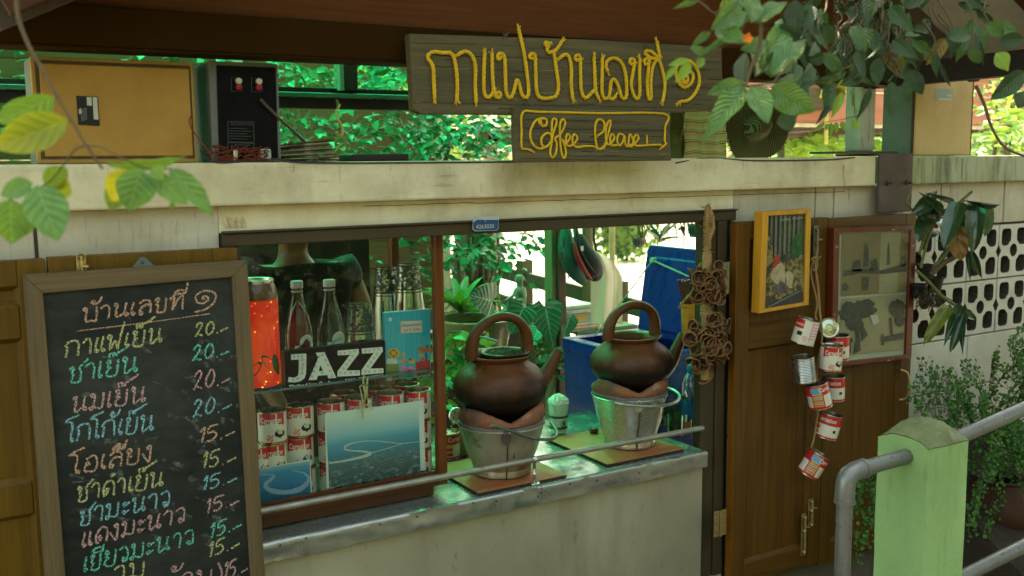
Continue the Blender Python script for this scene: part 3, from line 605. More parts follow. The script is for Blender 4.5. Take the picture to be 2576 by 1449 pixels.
# --- chalk handwriting, letter by letter (x across, y up, x-height 1)
G = {
'ก': (.9, [[(.02, 0), (.1, .55), (-.02, .72), (.15, .95), (.5, .98), (.66, .75), (.68, 0)]]),
'า': (.62, [[(0, .75), (.2, .97), (.42, .8), (.44, 0)]]),
'น': (.92, [[(.2, .75), (.08, .84), (.12, .97), (.23, .88), (.2, .2), (.28, .02), (.5, .2), (.66, .3), (.8, .16), (.7, .05), (.62, .25), (.66, .95)]]),
'บ': (.92, [[(.15, .72), (.05, .85), (.12, .97), (.23, .86), (.2, .02), (.45, -.02), (.72, .02), (.72, .95)]]),
'้': (0, [[(-.42, 1.42), (-.5, 1.3), (-.4, 1.22), (-.32, 1.36), (-.46, 1.44), (-.42, 1.15), (-.15, 1.25), (.0, 1.6)]]),
'เ': (.36, [[(.12, .97), (.06, .3), (.12, .03), (.24, .1), (.14, .22), (.07, .12)]]),
'โ': (.5, [[(-.25, 1.2), (-.05, 1.38), (.5, 1.55)], [(-.2, 1.22), (.15, 1.1), (.16, .2), (.24, .0), (.34, .1), (.22, .2)]]),
'ล': (.85, [[(.05, .75), (.3, .98), (.62, .8), (.66, 0)], [(.64, .5), (.4, .62), (.14, .4), (.12, .05), (.24, .0), (.28, .14), (.14, .16)]]),
'ข': (.74, [[(.14, .7), (.02, .85), (.12, .98), (.22, .85), (.1, .55), (.2, .4), (.14, .02), (.52, .02), (.54, .95)]]),
'ท': (.88, [[(.12, .72), (.02, .85), (.1, .97), (.22, .85), (.2, 0), (.45, .8), (.62, .92), (.68, .8), (.68, 0)]]),
'ี': (0, [[(-.7, 1.1), (-.55, 1.3), (-.25, 1.36), (-.1, 1.1), (-.7, 1.1)], [(-.1, 1.1), (-.06, 1.5)]]),
'็': (0, [[(-.6, 1.1), (-.62, 1.34), (-.35, 1.34), (-.3, 1.2), (-.45, 1.18), (-.4, 1.3), (-.1, 1.42), (.35, 1.72)]]),
'่': (0, [[(-.05, 1.55), (-.02, 1.85)]]),
'๑': (.9, [[(.42, .5), (.34, .6), (.46, .7), (.56, .5), (.4, .3), (.15, .4), (.1, .75), (.35, 1.0), (.75, .85), (.8, .35), (.5, -.05), (.1, -.2)]]),
'แ': (.66, [[(.12, .97), (.06, .3), (.12, .03), (.24, .1), (.14, .22), (.07, .12)], [(.44, .97), (.38, .3), (.44, .03), (.56, .1), (.46, .22), (.39, .12)]]),
'ฟ': (.95, [[(.14, .72), (.02, .85), (.1, .97), (.2, .85), (.2, .05), (.42, .6), (.6, .02), (.68, .8), (.82, 1.7)]]),
'ย': (.8, [[(.2, .72), (.06, .85), (.16, .97), (.26, .8), (.1, .55), (.3, .5), (.12, .35), (.16, .02), (.6, .04), (.64, .97)]]),
'ช': (.78, [[(.16, .66), (.04, .8), (.12, .9), (.22, .78), (.12, .5), (.22, .38), (.14, .0), (.54, .0), (.56, .6), (.5, .8), (.85, 1.25)]]),
'ม': (.88, [[(.16, .75), (.05, .86), (.12, .98), (.23, .85), (.2, .12), (.1, .02), (.04, .14), (.2, .2), (.64, .1), (.66, .97)]]),
'อ': (.86, [[(.1, .5), (.22, .62), (.3, .48), (.14, .4), (.1, .04), (.6, .02), (.68, .6), (.5, .95), (.1, .82)]]),
'ง': (.6, [[(.3, .74), (.2, .86), (.32, .97), (.42, .85), (.4, .1), (.3, .0), (.02, .55)]]),
'ด': (.85, [[(.32, .28), (.2, .38), (.34, .48), (.38, .3), (.16, .02), (.08, .55), (.35, .97), (.68, .75), (.7, 0)]]),
'ต': (.85, [[(.32, .28), (.2, .38), (.34, .48), (.38, .3), (.16, .02), (.08, .6), (.25, .95), (.4, .8), (.55, .95), (.7, .7), (.7, 0)]]),
'ำ': (.66, [[(-.3, 1.2), (-.4, 1.3), (-.3, 1.4), (-.2, 1.3), (-.3, 1.2)], [(0, .75), (.2, .97), (.42, .8), (.44, 0)]]),
'ะ': (.5, [[(.16, .62), (.06, .72), (.16, .8), (.2, .66), (.1, .56), (.42, .8)], [(.16, .12), (.06, .22), (.16, .3), (.2, .16), (.1, .06), (.42, .3)]]),
'ว': (.66, [[(.32, .1), (.22, .2), (.32, .3), (.42, .16), (.3, .02), (.5, .1), (.5, .75), (.3, .98), (.04, .8)]]),
' ': (.5, []), '(': (.3, [[(.25, 1.3), (.05, .6), (.2, -.1)]]), ')': (.35, [[(.05, 1.3), (.3, .6), (.1, -.1)]]),
'2': (.62, [[(.02, .7), (.2, .98), (.4, .8), (.05, .02), (.15, .12), (.5, .0)]]), '0': (.72, [[(.3, .98), (.1, .6), (.12, .15), (.3, .02), (.52, .3), (.5, .8), (.3, .98)]]),
'1': (.34, [[(.04, .7), (.22, .98), (.14, 0)]]), '5': (.66, [[(.55, 1.0), (.14, .92), (.08, .55), (.35, .6), (.5, .3), (.3, .02), (.05, .06)]]),
'.': (.26, [[(.05, .04), (.12, .0)]]), '-': (.6, [[(.02, .12), (.5, .28)]])}
def chalkmat(name, c1):
    m, t, b, out = newmat(name); b.inputs['Base Color'].default_value = (*c1, 1); b.inputs['Roughness'].default_value = .95
    f = nramp(t, nnoise(t, ncoord(t, (1, 1, 1)), 340, 2), .40, .56); mx = t.nodes.new('ShaderNodeMixShader'); tr = t.nodes.new('ShaderNodeBsdfTransparent')
    t.links.new(f, mx.inputs[0]); t.links.new(tr.outputs[0], mx.inputs[1]); t.links.new(b.outputs[0], mx.inputs[2]); t.links.new(mx.outputs[0], out.inputs[0]); return m
CH = {'pink': chalkmat('chalk_pink', (.62, .36, .34)), 'salmon': chalkmat('chalk_salmon', (.62, .37, .24)), 'yellow': chalkmat('chalk_yellow', (.50, .52, .22)),
      'teal': chalkmat('chalk_teal', (.16, .58, .42)), 'blue': chalkmat('chalk_blue', (.25, .52, .58))}
BYF = BY+n2
def chalk(s, a, b, h, col, slant=.28):
    tot = sum(G[ch][0] for ch in s); a = V((a[0], a[1])); b = V((b[0], b[1])); d = (b-a); L = d.length; d.normalize(); k = L/tot
    up = V((slant*.35, -1)); mb = MB(); x = 0; i = 0
    for ch in s:
        wd, st = G[ch]
        for pl in st:
            jit = [(px+random.uniform(-.02, .02), py+random.uniform(-.025, .025)) for px, py in pl]
            pts = [P(*(a+d*((x+px)*k)+up*(py*h)), BYF-.0007-.00009*i) for px, py in jit]
            ribbon(mb, smooth(pts, 4), .0042, (0, -1, 0)); i += 1
        x += wd
    mb.build('chalk_writing', CH[col], bd)
chalk('บ้านเลขที่', (205, 810), (468, 776), 36, 'salmon'); chalk('๑', (483, 778), (545, 772), 44, 'salmon')
mb = MB(); ribbon(mb, smooth([P(u, v, BYF-.0006) for u, v in ((192, 833), (250, 826), (340, 815), (430, 803), (528, 789))], 8), .0022, (0, -1, 0)); mb.build('chalk_line', CH['salmon'], bd)
for s, a, b, h, c_, pr, pa, pb, ph in (
    ('กาแฟเย็น', (163, 900), (412, 860), 40, 'yellow', '20.-', (490, 847), (577, 833), 33), ('ชาเย็น', (172, 962), (350, 935), 42, 'teal', '20.-', (484, 908), (580, 893), 38),
    ('นมเย็น', (178, 1040), (370, 1010), 42, 'pink', '20.-', (486, 981), (582, 964), 46), ('โกโก้เย็น', (170, 1113), (390, 1082), 42, 'blue', '20.-', (484, 1050), (586, 1030), 44),
    ('โอเลี้ยง', (182, 1193), (386, 1158), 40, 'salmon', '15.-', (500, 1116), (596, 1096), 40), ('ชาดำเย็น', (192, 1262), (414, 1222), 40, 'yellow', '15.-', (507, 1180), (598, 1161), 42),
    ('ชามะนาว', (198, 1322), (430, 1271), 40, 'blue', '15.-', (508, 1235), (600, 1211), 36), ('แดงมะนาว', (205, 1378), (468, 1312), 40, 'pink', '15.-', (517, 1292), (606, 1268), 36),
    ('เขียวมะนาว'.replace('ี', 'ี'), (208, 1440), (490, 1368), 40, 'teal', '15.-', (527, 1354), (612, 1327), 36),
    ('าม', (285, 1466), (370, 1450), 42, 'yellow', '15.-', (524, 1402), (606, 1376), 38), ('้าม)', (455, 1480), (560, 1466), 40, 'pink', '15.-', (562, 1456), (626, 1440), 42)):
    chalk(s, a, b, h, c_); chalk(pr, pa, pb, ph, c_ if pr else c_)
sm = MB()
for k in range(90):
    u, v = random.uniform(170, 600), random.uniform(780, 1380); L = random.uniform(25, 70); a = random.uniform(-1.2, .3)
    ribbon(sm, smooth([P(u+L*t*cos(a)+6*sin(t*5), v-L*t*sin(a)*.8, BYF-.0004) for t in (0, .3, .6, 1)], 3), random.uniform(.002, .014), (0, -1, 0))
dm, t, b, out = newmat('chalk_dust'); b.inputs['Base Color'].default_value = (.45, .48, .42, 1); b.inputs['Roughness'].default_value = 1
mx = t.nodes.new('ShaderNodeMixShader'); tr = t.nodes.new('ShaderNodeBsdfTransparent'); mu = t.nodes.new('ShaderNodeMath'); mu.operation = 'MULTIPLY'; mu.inputs[1].default_value = .30
t.links.new(nramp(t, nnoise(t, ncoord(t), 50, 4), .45, .8), mu.inputs[0]); t.links.new(mu.outputs[0], mx.inputs[0]); t.links.new(tr.outputs[0], mx.inputs[1]); t.links.new(b.outputs[0], mx.inputs[2]); t.links.new(mx.outputs[0], out.inputs[0])
tag(sm.build('chalk_smudge', dm, bd), kind='stuff')
# ------------------------------------------------------------ rope lettered signs
signwood = wood('sign_wood', (.125, .100, .046), (.066, .054, .027), .8, 'x', .55, bump=.8, spots=((9, (.35, 1, 1), .6, .72, (.03, .022, .014), .7), (40, (.3, 1, 1), .72, .76, (.3, .26, .18), .5)))
ropeM = surf('yellow_rope', (.72, .46, .02), (.52, .31, .012), .85, scale=50, bump=.4, bscale=160)
def sign(name, pts, y, th, label):
    t = thing(name, P(*pts[0], y), label, 'sign'); c = MB(); c.prism([P(u, v, y) for u, v in pts], (0, th, 0)); c.build('board', signwood, t, bev=.003); return t
Z2 = lambda x, y: (858.7+x/3, y/3)
SG = sign('shop_sign', [(1029, 84), (1200, 90), (1500, 100), (1716, 113), (1816, 118), (1818, 200), (1813, 278), (1700, 282), (1500, 286), (1300, 289), (1060, 287), (1040, 276)], -.115, .028, 'long weathered board with yellow rope Thai lettering above the coping')
S2 = sign('small_sign', [(1294, 268), (1688, 281), (1686, 340), (1690, 404), (1297, 409), (1293, 330)], -.135, .018, 'smaller weathered board with yellow rope script below the long sign')
def rope_letter(par, strokes, y, r=.0050, fray=60):
    for pl in strokes:
        pts = smooth([P(*Z2(*q), y) for q in pl], 5); c = MB(); c.rope(pts, r, fray=fray)
        for e, e2 in ((0, 1), (-1, -2)):
            d = (pts[e]-pts[e2]).normalized()
            for _ in range(5):
                dd = (d+V((random.gauss(0, .4), random.gauss(0, .25), random.gauss(0, .4)))).normalized(); c.tube([pts[e]-d*r, pts[e]+dd*r*1.6, pts[e]+dd*r*2.6], [r*.4, r*.25, r*.08], 4)
        c.build('rope_letter', ropeM, par, smooth_=True)
big = [[(705, 745), (697, 600), (690, 500), (650, 430), (690, 392), (760, 398), (832, 406), (862, 490), (875, 620), (872, 760)],
 [(875, 415), (935, 388), (985, 420), (1012, 500), (1010, 640), (1018, 772)], [(1082, 395), (1075, 540), (1077, 690), (1100, 735), (1132, 718), (1150, 690)],
 [(1137, 400), (1140, 560), (1152, 690), (1177, 738), (1203, 718), (1188, 696), (1166, 706)],
 [(1205, 436), (1185, 448), (1178, 420), (1205, 403), (1230, 430), (1238, 560), (1243, 690), (1268, 738), (1298, 700), (1325, 600), (1348, 660), (1360, 710), (1390, 740), (1412, 700), (1402, 560), (1378, 400), (1350, 270), (1336, 215)],
 [(1444, 442), (1420, 436), (1430, 408), (1460, 420), (1466, 520), (1474, 690), (1505, 738), (1565, 742), (1622, 722), (1638, 640), (1622, 520), (1605, 402)],
 [(1562, 325), (1540, 318), (1540, 345), (1572, 345), (1552, 365), (1565, 395), (1610, 385), (1645, 345), (1665, 308)],
 [(1645, 440), (1685, 413), (1718, 430), (1736, 520), (1735, 640), (1746, 748)],
 [(1795, 452), (1768, 452), (1766, 425), (1800, 428), (1805, 560), (1812, 690), (1842, 740), (1880, 710), (1912, 678)], [(1908, 425), (1912, 560), (1920, 690), (1945, 745)],
 [(1970, 435), (1968, 560), (1966, 690), (1985, 745), (2012, 735)],
 [(2012, 540), (1995, 500), (2012, 455), (2062, 440), (2112, 470), (2140, 540), (2152, 640), (2148, 735), (2115, 735), (2090, 650), (2060, 598), (2035, 620), (2028, 690), (2022, 738), (2052, 745), (2070, 722)],
 [(2205, 482), (2178, 480), (2180, 448), (2212, 455), (2202, 540), (2187, 640), (2208, 720), (2235, 746), (2252, 700), (2250, 560), (2254, 438)],
 [(2322, 470), (2296, 488), (2285, 455), (2318, 448), (2318, 520), (2308, 620), (2318, 738), (2338, 738), (2335, 620), (2352, 500), (2390, 452), (2420, 520), (2442, 640), (2425, 768)],
 [(2395, 440), (2340, 438), (2290, 400), (2330, 385), (2400, 440), (2396, 395), (2380, 310)]]
big.append([((1636.8+x*.2036-858.7)*3, (134.2+y*.2036)*3) for x, y in ((430, 345), (400, 335), (400, 300), (435, 285), (460, 310), (445, 360), (400, 370), (360, 345), (385, 250), (460, 212), (525, 270), (500, 370), (420, 420), (350, 370), (310, 250), (320, 160), (385, 105), (475, 92), (560, 170), (600, 290), (590, 410), (530, 520), (450, 585), (370, 595), (345, 615))])
rope_letter(SG, big, -.120)
small = [[(1440, 1140), (1400, 1125), (1362, 1115), (1360, 1000), (1370, 848), (1500, 845), (1960, 855), (2436, 860), (2443, 960), (2440, 1060), (2450, 1085), (2412, 1118)],
 [(1515, 945), (1490, 925), (1505, 895), (1545, 900), (1548, 940), (1515, 950), (1500, 900), (1460, 918), (1425, 1000), (1440, 1080), (1490, 1122), (1550, 1105), (1588, 1060), (1575, 1010), (1540, 1010), (1508, 1050), (1518, 1100), (1550, 1108), (1585, 1060), (1600, 1000), (1625, 920), (1605, 895), (1588, 930), (1590, 1050), (1575, 1150), (1595, 1190), (1620, 1150), (1625, 1080), (1612, 1045), (1655, 1010), (1690, 930), (1670, 900), (1650, 940), (1650, 1050), (1660, 1150), (1680, 1195), (1695, 1150), (1682, 1090), (1665, 1050), (1692, 1080), (1726, 1040), (1710, 1010), (1695, 1040), (1702, 1095), (1738, 1098), (1780, 1050), (1765, 1015), (1745, 1030), (1747, 1085), (1778, 1110), (1840, 1103), (1900, 1105), (1955, 1125), (1998, 1085)],
 [(1928, 1112), (1915, 1020), (1920, 930), (1950, 900), (1985, 930), (1978, 990), (1938, 1022)],
 [(1985, 1110), (2002, 1050), (2032, 930), (2020, 912), (1998, 960), (1995, 1050), (2005, 1090), (2035, 1080), (2060, 1040), (2045, 1012), (2027, 1040), (2037, 1095), (2078, 1095)],
 [(2130, 1020), (2095, 1012), (2080, 1060), (2100, 1100), (2128, 1060), (2135, 1020), (2140, 1080), (2162, 1105), (2176, 1015), (2202, 1060), (2192, 1105), (2168, 1097), (2210, 1085), (2242, 1045), (2226, 1015), (2206, 1050), (2216, 1095), (2262, 1100), (2340, 1095), (2405, 1093)], [(2305, 1035), (2308, 1075)]]
rope_letter(S2, small, -.1375, r=.0032, fray=60)
crk = plain('board_crack', (.012, .009, .006), .95); palew = plain('board_pale', (.24, .20, .12), .9)
for par, y, rows in ((SG, -.1156, [(1040, 1800, 258), (1100, 1400, 140), (1450, 1790, 215), (1030, 1200, 108), (1250, 1700, 272), (1500, 1810, 150)]), (S2, -.1356, [(1310, 1680, 322), (1300, 1480, 352), (1420, 1670, 392), (1320, 1600, 300), (1500, 1680, 340), (1310, 1500, 398)])):
    for (u0, u1, v) in rows:
        c = MB(); n_ = 26; ribbon(c, [P(u0+(u1-u0)*k/n_, v+(u0+(u1-u0)*k/n_-u0)*.02+2.2*mnoise.noise(V((k*.35, v, 0))), y) for k in range(n_+1)], .0011, (0, -1, 0)); c.build('crack', crk, par)
    for k in range(26):
        u = random.uniform(1045, 1790) if par is SG else random.uniform(1305, 1675); v = random.uniform(98, 275) if par is SG else random.uniform(292, 398); L = random.uniform(14, 60)
        c = MB(); ribbon(c, [P(u+L*q, v+L*q*.02+random.gauss(0, .4), y+.0002-.00002*k) for q in (0, .3, .6, 1)], random.uniform(.0006, .0016), (0, -1, 0)); c.build('grain_mark', palew if k % 3 == 0 else crk, par)
for u, v, par in ((1269, 87, SG), (1327, 263, S2), (1654, 270, S2), (1625, 119, SG)):
    c = MB(); p = P(u, v, -.138 if par is S2 else -.118); pts = [p+V((random.gauss(0, .007), random.uniform(-.005, .002), random.gauss(0, .005))) for _ in range(9)]; c.tube(smooth(pts, 3), .0011, 5); c.build('wire_tie', M['rust'], par)
# ------------------------------------------------------------ loudspeakers on the coping
CT = 1.6275
pboard = surf('particle_board', (.42, .24, .055), (.31, .165, .032), .8, scale=7, bump=.3, bscale=120, spots=((60, (1, 1, 1), .6, .75, (.25, .13, .03), .45), (2.2, (1, 1, 1), .52, .7, (.34, .18, .04), .35)))
pboardE = surf('board_edge', (.05, .038, .022), (.09, .06, .03), .9, scale=40, bump=.5)
greyw = surf('grey_vinyl', (.15, .15, .14), (.11, .11, .10), .5, scale=3, bump=.1)
def speaker(x0, x1, y, z1, dep, label, kind, tilt=0):
    t = thing('loudspeaker', ((x0+x1)/2, y, CT), label, 'loudspeaker')
    c = MB(); c.box((x0, y+.012, CT+.0005), (x1, y+dep, z1)); c.build('cabinet', greyw, t, bev=.003)
    return t
yS = 0.0
a = P(93, 400, yS); b = P(497, 405, yS); zt = P(95, 142, yS).z
t1 = speaker(a.x, b.x, yS, zt, .13, 'loudspeaker lying on its side with a bare particle board back, left end of the coping', 0)
zt2 = zt-.004
c = MB(); c.box((a.x, yS, CT+.001), (b.x, yS+.011, zt)); c.build('back_rim', pboard, t1, bev=.002)
c = MB(); c.box((a.x+.008, yS-.001, CT+.010), (b.x-.006, yS+.002, zt-.007)); c.build('shadow_gap', pboardE, t1)
c = MB(); c.box((a.x+.016, yS-.004, CT+.016), (b.x-.010, yS+.002, zt-.014)); c.build('back_panel', pboard, t1, bev=.002)
def quadP(pts, y, m, name, par, d=.0008): c = MB(); c.prism([P(u, v, y) for u, v in pts], (0, d, 0)); return c.build(name, m, par)
lb = quadP([(192, 241), (246, 243), (251, 317), (197, 314)], yS-.0055, M['black'], 'label_plate', t1)
quadP([(218, 244), (230, 244), (231, 266), (219, 265)], yS-.0062, plain('label_pale', (.5, .48, .4), .6), 'print_patch', lb); quadP([(233, 244), (244, 245), (248, 301), (236, 300)], yS-.0062, bpy.data.materials['label_pale'], 'print_patch', lb)
for k in range(6):
    quadP([(203+k*2.6, 275-k), (204+k*2.6, 275-k), (206+k*2.6, 306-k), (205+k*2.6, 306-k)], yS-.0062, plain('label_grey', (.2, .2, .17), .6) if k == 0 else bpy.data.materials['label_grey'], 'print_line', lb)
quadP([(198, 277), (203, 271), (206, 284), (200, 288)], yS-.0063, bpy.data.materials['label_pale'], 'print_patch', lb)
a2 = P(536, 400, yS); b2 = P(708, 405, yS); zt = P(540, 154, yS).z
t2 = speaker(a2.x, b2.x, yS, zt, .16, 'grey loudspeaker with a black back panel facing out, beside the particle board one', 1)
c = MB(); c.box((a2.x, yS, CT+.001), (b2.x, yS+.011, zt)); c.build('back_rim', greyw, t2, bev=.002)
quadP([(545, 164), (693, 170), (700, 400), (552, 401)], yS-.003, surf('black_board', (.003, .003, .0035), (.005, .005, .005), .7, bump=.1, spec=.1), 'back_panel', t2, .004)
pt = plain('dim_print', (.07, .07, .06), .7)
for (u, v) in ((595, 212), (646, 213)):
    for q in ([(u-14, v-17), (u-13, v-17), (u-12, v+18), (u-13, v+18)], [(u+12, v-16), (u+13, v-16), (u+15, v+18), (u+14, v+18)], [(u-14, v-17), (u+13, v-16), (u+13, v-15), (u-14, v-16)], [(u-13, v+17), (u+14, v+18), (u+14, v+19), (u-13, v+18)]): quadP(q, yS-.0036, pt, 'print_line', t2, .0004)
    p = P(u+5, v-8, yS-.008); c = MB(); c.x = Matrix.Translation(p) @ Matrix.Rotation(radians(90), 4, 'X'); c.lathe([(0, .007), (.007, .006), (.008, 0)], n=12); c.build('terminal', plain('terminal_white', (.45, .42, .3), .4) if u < 600 else bpy.data.materials['terminal_white'], t2)
    p = P(u+5, v+7, yS-.008); c = MB(); c.x = Matrix.Translation(p) @ Matrix.Rotation(radians(90), 4, 'X'); c.lathe([(0, .007), (.007, .006), (.008, 0)], n=12); c.build('terminal', plain('terminal_red', (.25, .01, .02), .4) if u < 600 else bpy.data.materials['terminal_red'], t2)
def outline(u0, v0, u1, v1, par, m_, y, sk=.03):
    w_ = 1.3; f = lambda u, v: (u+sk*(v-v0), v+.03*(u-u0))
    for q in ([(u0, v0), (u1, v0), (u1, v0+w_), (u0, v0+w_)], [(u0, v1), (u1, v1), (u1, v1+w_), (u0, v1+w_)], [(u0, v0), (u0+w_, v0), (u0+w_, v1), (u0, v1)], [(u1, v0), (u1+w_, v0), (u1+w_, v1), (u1, v1)]):
        quadP([f(*z_) for z_ in q], y, m_, 'print_line', par, .0003)
outline(572, 305, 637, 356, t2, pt, yS-.0036); outline(573, 358, 638, 379, t2, pt, yS-.0036)
for txt, u, v, wd in (('SPECIFICATION', 580, 315, .052), ('ATTENTION', 588, 368, .040)): text_on(txt, P(u, v, yS-.0036), (1, 0, 0), (0, 0, 1), wd, pt, 'print', t2)
for k in range(5): quadP([(577, 322+k*6.5), (577+45+10*(k % 2), 323+k*6.5), (577+45+10*(k % 2), 324.2+k*6.5), (577, 323.2+k*6.5)], yS-.0036, pt, 'print_line', t2, .0003)
lg = quadP([(655, 374), (681, 375), (683, 403), (656, 403)], yS-.004, plain('label_cream', (.42, .40, .33), .6), 'maker_label', t2)
text_on('S', P(663, 395, yS-.0044), (1, 0, 0), (0, 0, 1), .011, M['black'], 'logo', lg, off=.03)
a3 = P(2298, 385, yS); b3 = P(2443, 383, yS); zt = P(2303, 192, yS).z+.02
t3 = speaker(a3.x, b3.x, yS, 1.93, .14, 'upright loudspeaker with a tan particle board back, right of the roof post', 1)
tanb = surf('tan_board', (.58, .42, .20), (.47, .32, .13), .8, scale=4, bump=.3, bscale=110, spots=((3, (1, 1, 1), .5, .62, (.38, .25, .10), .5), (50, (1, 1, 1), .62, .75, (.35, .22, .08), .4)))
c = MB(); c.box((a3.x, yS-.004, CT+.001), (b3.x-.012, yS+.008, 1.925)); c.build('back_panel', tanb, t3, bev=.005)
c = MB(); c.box((a3.x-.004, yS+.001, CT+.001), (b3.x, yS+.011, 1.93)); c.build('back_rim', pboardE, t3)
lb = quadP([(2352, 222), (2398, 224), (2397, 254), (2351, 252)], yS-.0055, plain('label_blue_grey', (.30, .34, .28), .6), 'label_plate', t3)
quadP([(2361, 247), (2394, 248), (2394, 253), (2361, 252)], yS-.0063, bpy.data.materials['label_pale'], 'print_patch', lb); quadP([(2381, 238), (2394, 239), (2394, 243), (2381, 242)], yS-.0063, bpy.data.materials['label_pale'], 'print_patch', lb)
# loose wires
redw = plain('red_wire', (.16, .035, .015), .6)
def wire(name, pts, r, m_, label, cat='cable', y=-.02): c = MB(); c.tube(smooth([P(q[0], q[1], q[2] if len(q) > 2 else y) for q in pts], 6), r, 6); return tag(c.build(name, m_, smooth_=True), label, cat)
wire('speaker_wire', [(482, 290), (476, 305), (483, 325), (505, 355), (528, 385), (540, 402), (600, 403), (640, 398), (690, 405)], .0016, redw, 'red wire looping down between the two left loudspeakers')
tw = MB()
for k in range(16):
    u, v = random.uniform(545, 660), random.uniform(370, 402); pts = [P(min(695, max(520, u+random.gauss(0, 22))), min(403, max(345, v+random.gauss(0, 10))), random.uniform(-.03, -.008)) for _ in range(5)]
    tw.tube(smooth(pts, 4), .0012, 5)
tag(tw.build('wire_tangle', redw, smooth_=True), 'tangle of thin rusty red wires at the foot of the black backed loudspeaker', 'wires', kind='stuff')
wire('black_cable', [(505, 372), (510, 392), (530, 404), (560, 408, -.037), (650, 404), (700, 400), (740, 407, -.037), (860, 410, -.037), (1060, 409, -.037), (1290, 407, -.037)], .0022, M['rubber'], 'thin dark cable trailing along the top edge of the coping')
wire('grey_rod', [(655, 250, -.01), (700, 295, -.005), (760, 350, .03), (812, 406, .05)], .004, M['rust'], 'thin dark rod leaning from the black backed loudspeaker to the coping', 'rod')
wire('right_cable', [(1700, 410, -.037), (1780, 398, -.03), (1900, 404, -.037), (2080, 402, -.037), (2150, 396, -.037)], .0022, M['rubber'], 'dark cable lying on the coping below the hanging hat')
c = MB(); c.box((P(876, 390, .03).x, .0, CT), (P(1017, 390, .03).x, .10, P(900, 387, 0).z)); tag(c.build('black_tray', surf('black_leather', (.012, .01, .009), (.03, .024, .02), .6), bev=.004), 'shallow black tray lying on the coping in front of the green shrubs', 'tray')
np_ = thing('newspaper_pile', P(760, 405, .05), 'slumped pile of old brochures and papers on the coping', 'papers')
for k in range(14):
    c = MB(); p = P(760, 404, .05); z = CT+.0035*k; c.x = Matrix.Translation((p.x+random.gauss(0, .006), .055, z)) @ Matrix.Rotation(random.gauss(.0, .12), 4, 'Z') @ Matrix.Rotation(-.12*(k/14), 4, 'Y')
    c.box((-.075, -.05, 0), (.07, .045, .003)); c.build('paper', surf('paper%d' % k, *[((.05, .045, .03), (.16, .15, .1)), ((.03, .02, .015), (.1, .05, .02)), ((.14, .16, .07), (.2, .19, .1))][k % 3], .7, scale=40, lo=.45, hi=.55), np_)
c = MB(); c.tube([P(592, 378, -.02), P(592, 404, -.02)], .006, 10); tag(c.build('metal_stub', M['steel'], smooth_=True), 'short grey metal stub standing among the wires', 'stub')
# ------------------------------------------------------------ milk cans
CAN = {}
canw = plain('can_white', (.66, .62, .50), .35, coat=.3); canr = plain('can_red', (.50, .018, .022), .35, coat=.3); cank = plain('can_black', (.02, .015, .012), .35)
cany = plain('can_yellow', (.60, .42, .10), .4); canb = plain('can_blue', (.12, .33, .50), .4); canp = plain('can_pink', (.62, .22, .36), .4); cano = plain('can_orange', (.62, .20, .04), .4)
tin = surf('tin', (.48, .46, .40), (.34, .32, .27), .25, .95, scale=8, bump=0); tingold = surf('tin_gold', (.42, .36, .20), (.3, .25, .13), .28, .95, scale=9, bump=0)
tinin = surf('tin_inside', (.22, .20, .16), (.12, .11, .09), .35, .9, scale=9, bump=0)
CR, CHT = .0365, .083
def can_body(kind):
    """label sheet with its printed areas as faces of their own; front of the label faces -y (a = -90 deg)"""
    def mf(i, k):
        z = i/24; a = (k+.5)/64*360; d = (a-270+180) % 360-180      # degrees from the front
        if kind == 'milk':
            if z < .03 or z > .985: return 1
            top = .62+.05*cos(radians(d*3+20))
            if z > top and -62 < d < 52 and not (-2+14 < d < 19 and z > .0): return 1
            if z > .6 and abs(d) > 95: return 1
            e = ((d-28)/22)**2+((z-.30)/.14)**2; e2 = ((d-30)/12)**2+((z-.36)/.10)**2
            if e2 < 1: return 3 if e2 < .25 else 0
            if e < 1: return 2
            if ((d+12)/14)**2+((z-.16)/.13)**2 < 1 and (d+z*60) % 9 < 6: return 6
            return 0
        if kind == 'milk2':
            if z > .55 or z < .06: return 1
            if 10 < d < 30 and .25 < z < .4: return 2
            if abs(d) > 60 and z > .1: return 1 if int(z*9) % 2 else 3
            return 0
        if kind == 'back':
            if -75 < d < -10:
                if z > .93 or z < .1: return 1
                if .70 < z < .88 and d < -22: return 4
                return (3, 4, 6, 3, 1)[int(z*24) % 5] if -68 < d < -18 else 1
            if z > .55 or z < .05: return 1
            return 0
        if kind == 'pink':
            if d < -35 and z > .6: return 1
            if -60 < d < -35 and .3 < z < .5: return 2
            if 5 < d < 60 and .15 < z < .92: return 5 if (int(z*24) % 3 == 0 or d < 9 or d > 56) else 0
            if ((d+15)/14)**2+((z-.22)/.12)**2 < 1 and int(z*24) % 2: return 5
            return 0
        return 0
    c = MB(); c.lathe([(CR+.0002*(i % 2), .003+(CHT-.006)*i/24) for i in range(25)], n=64, mf=mf)
    return c
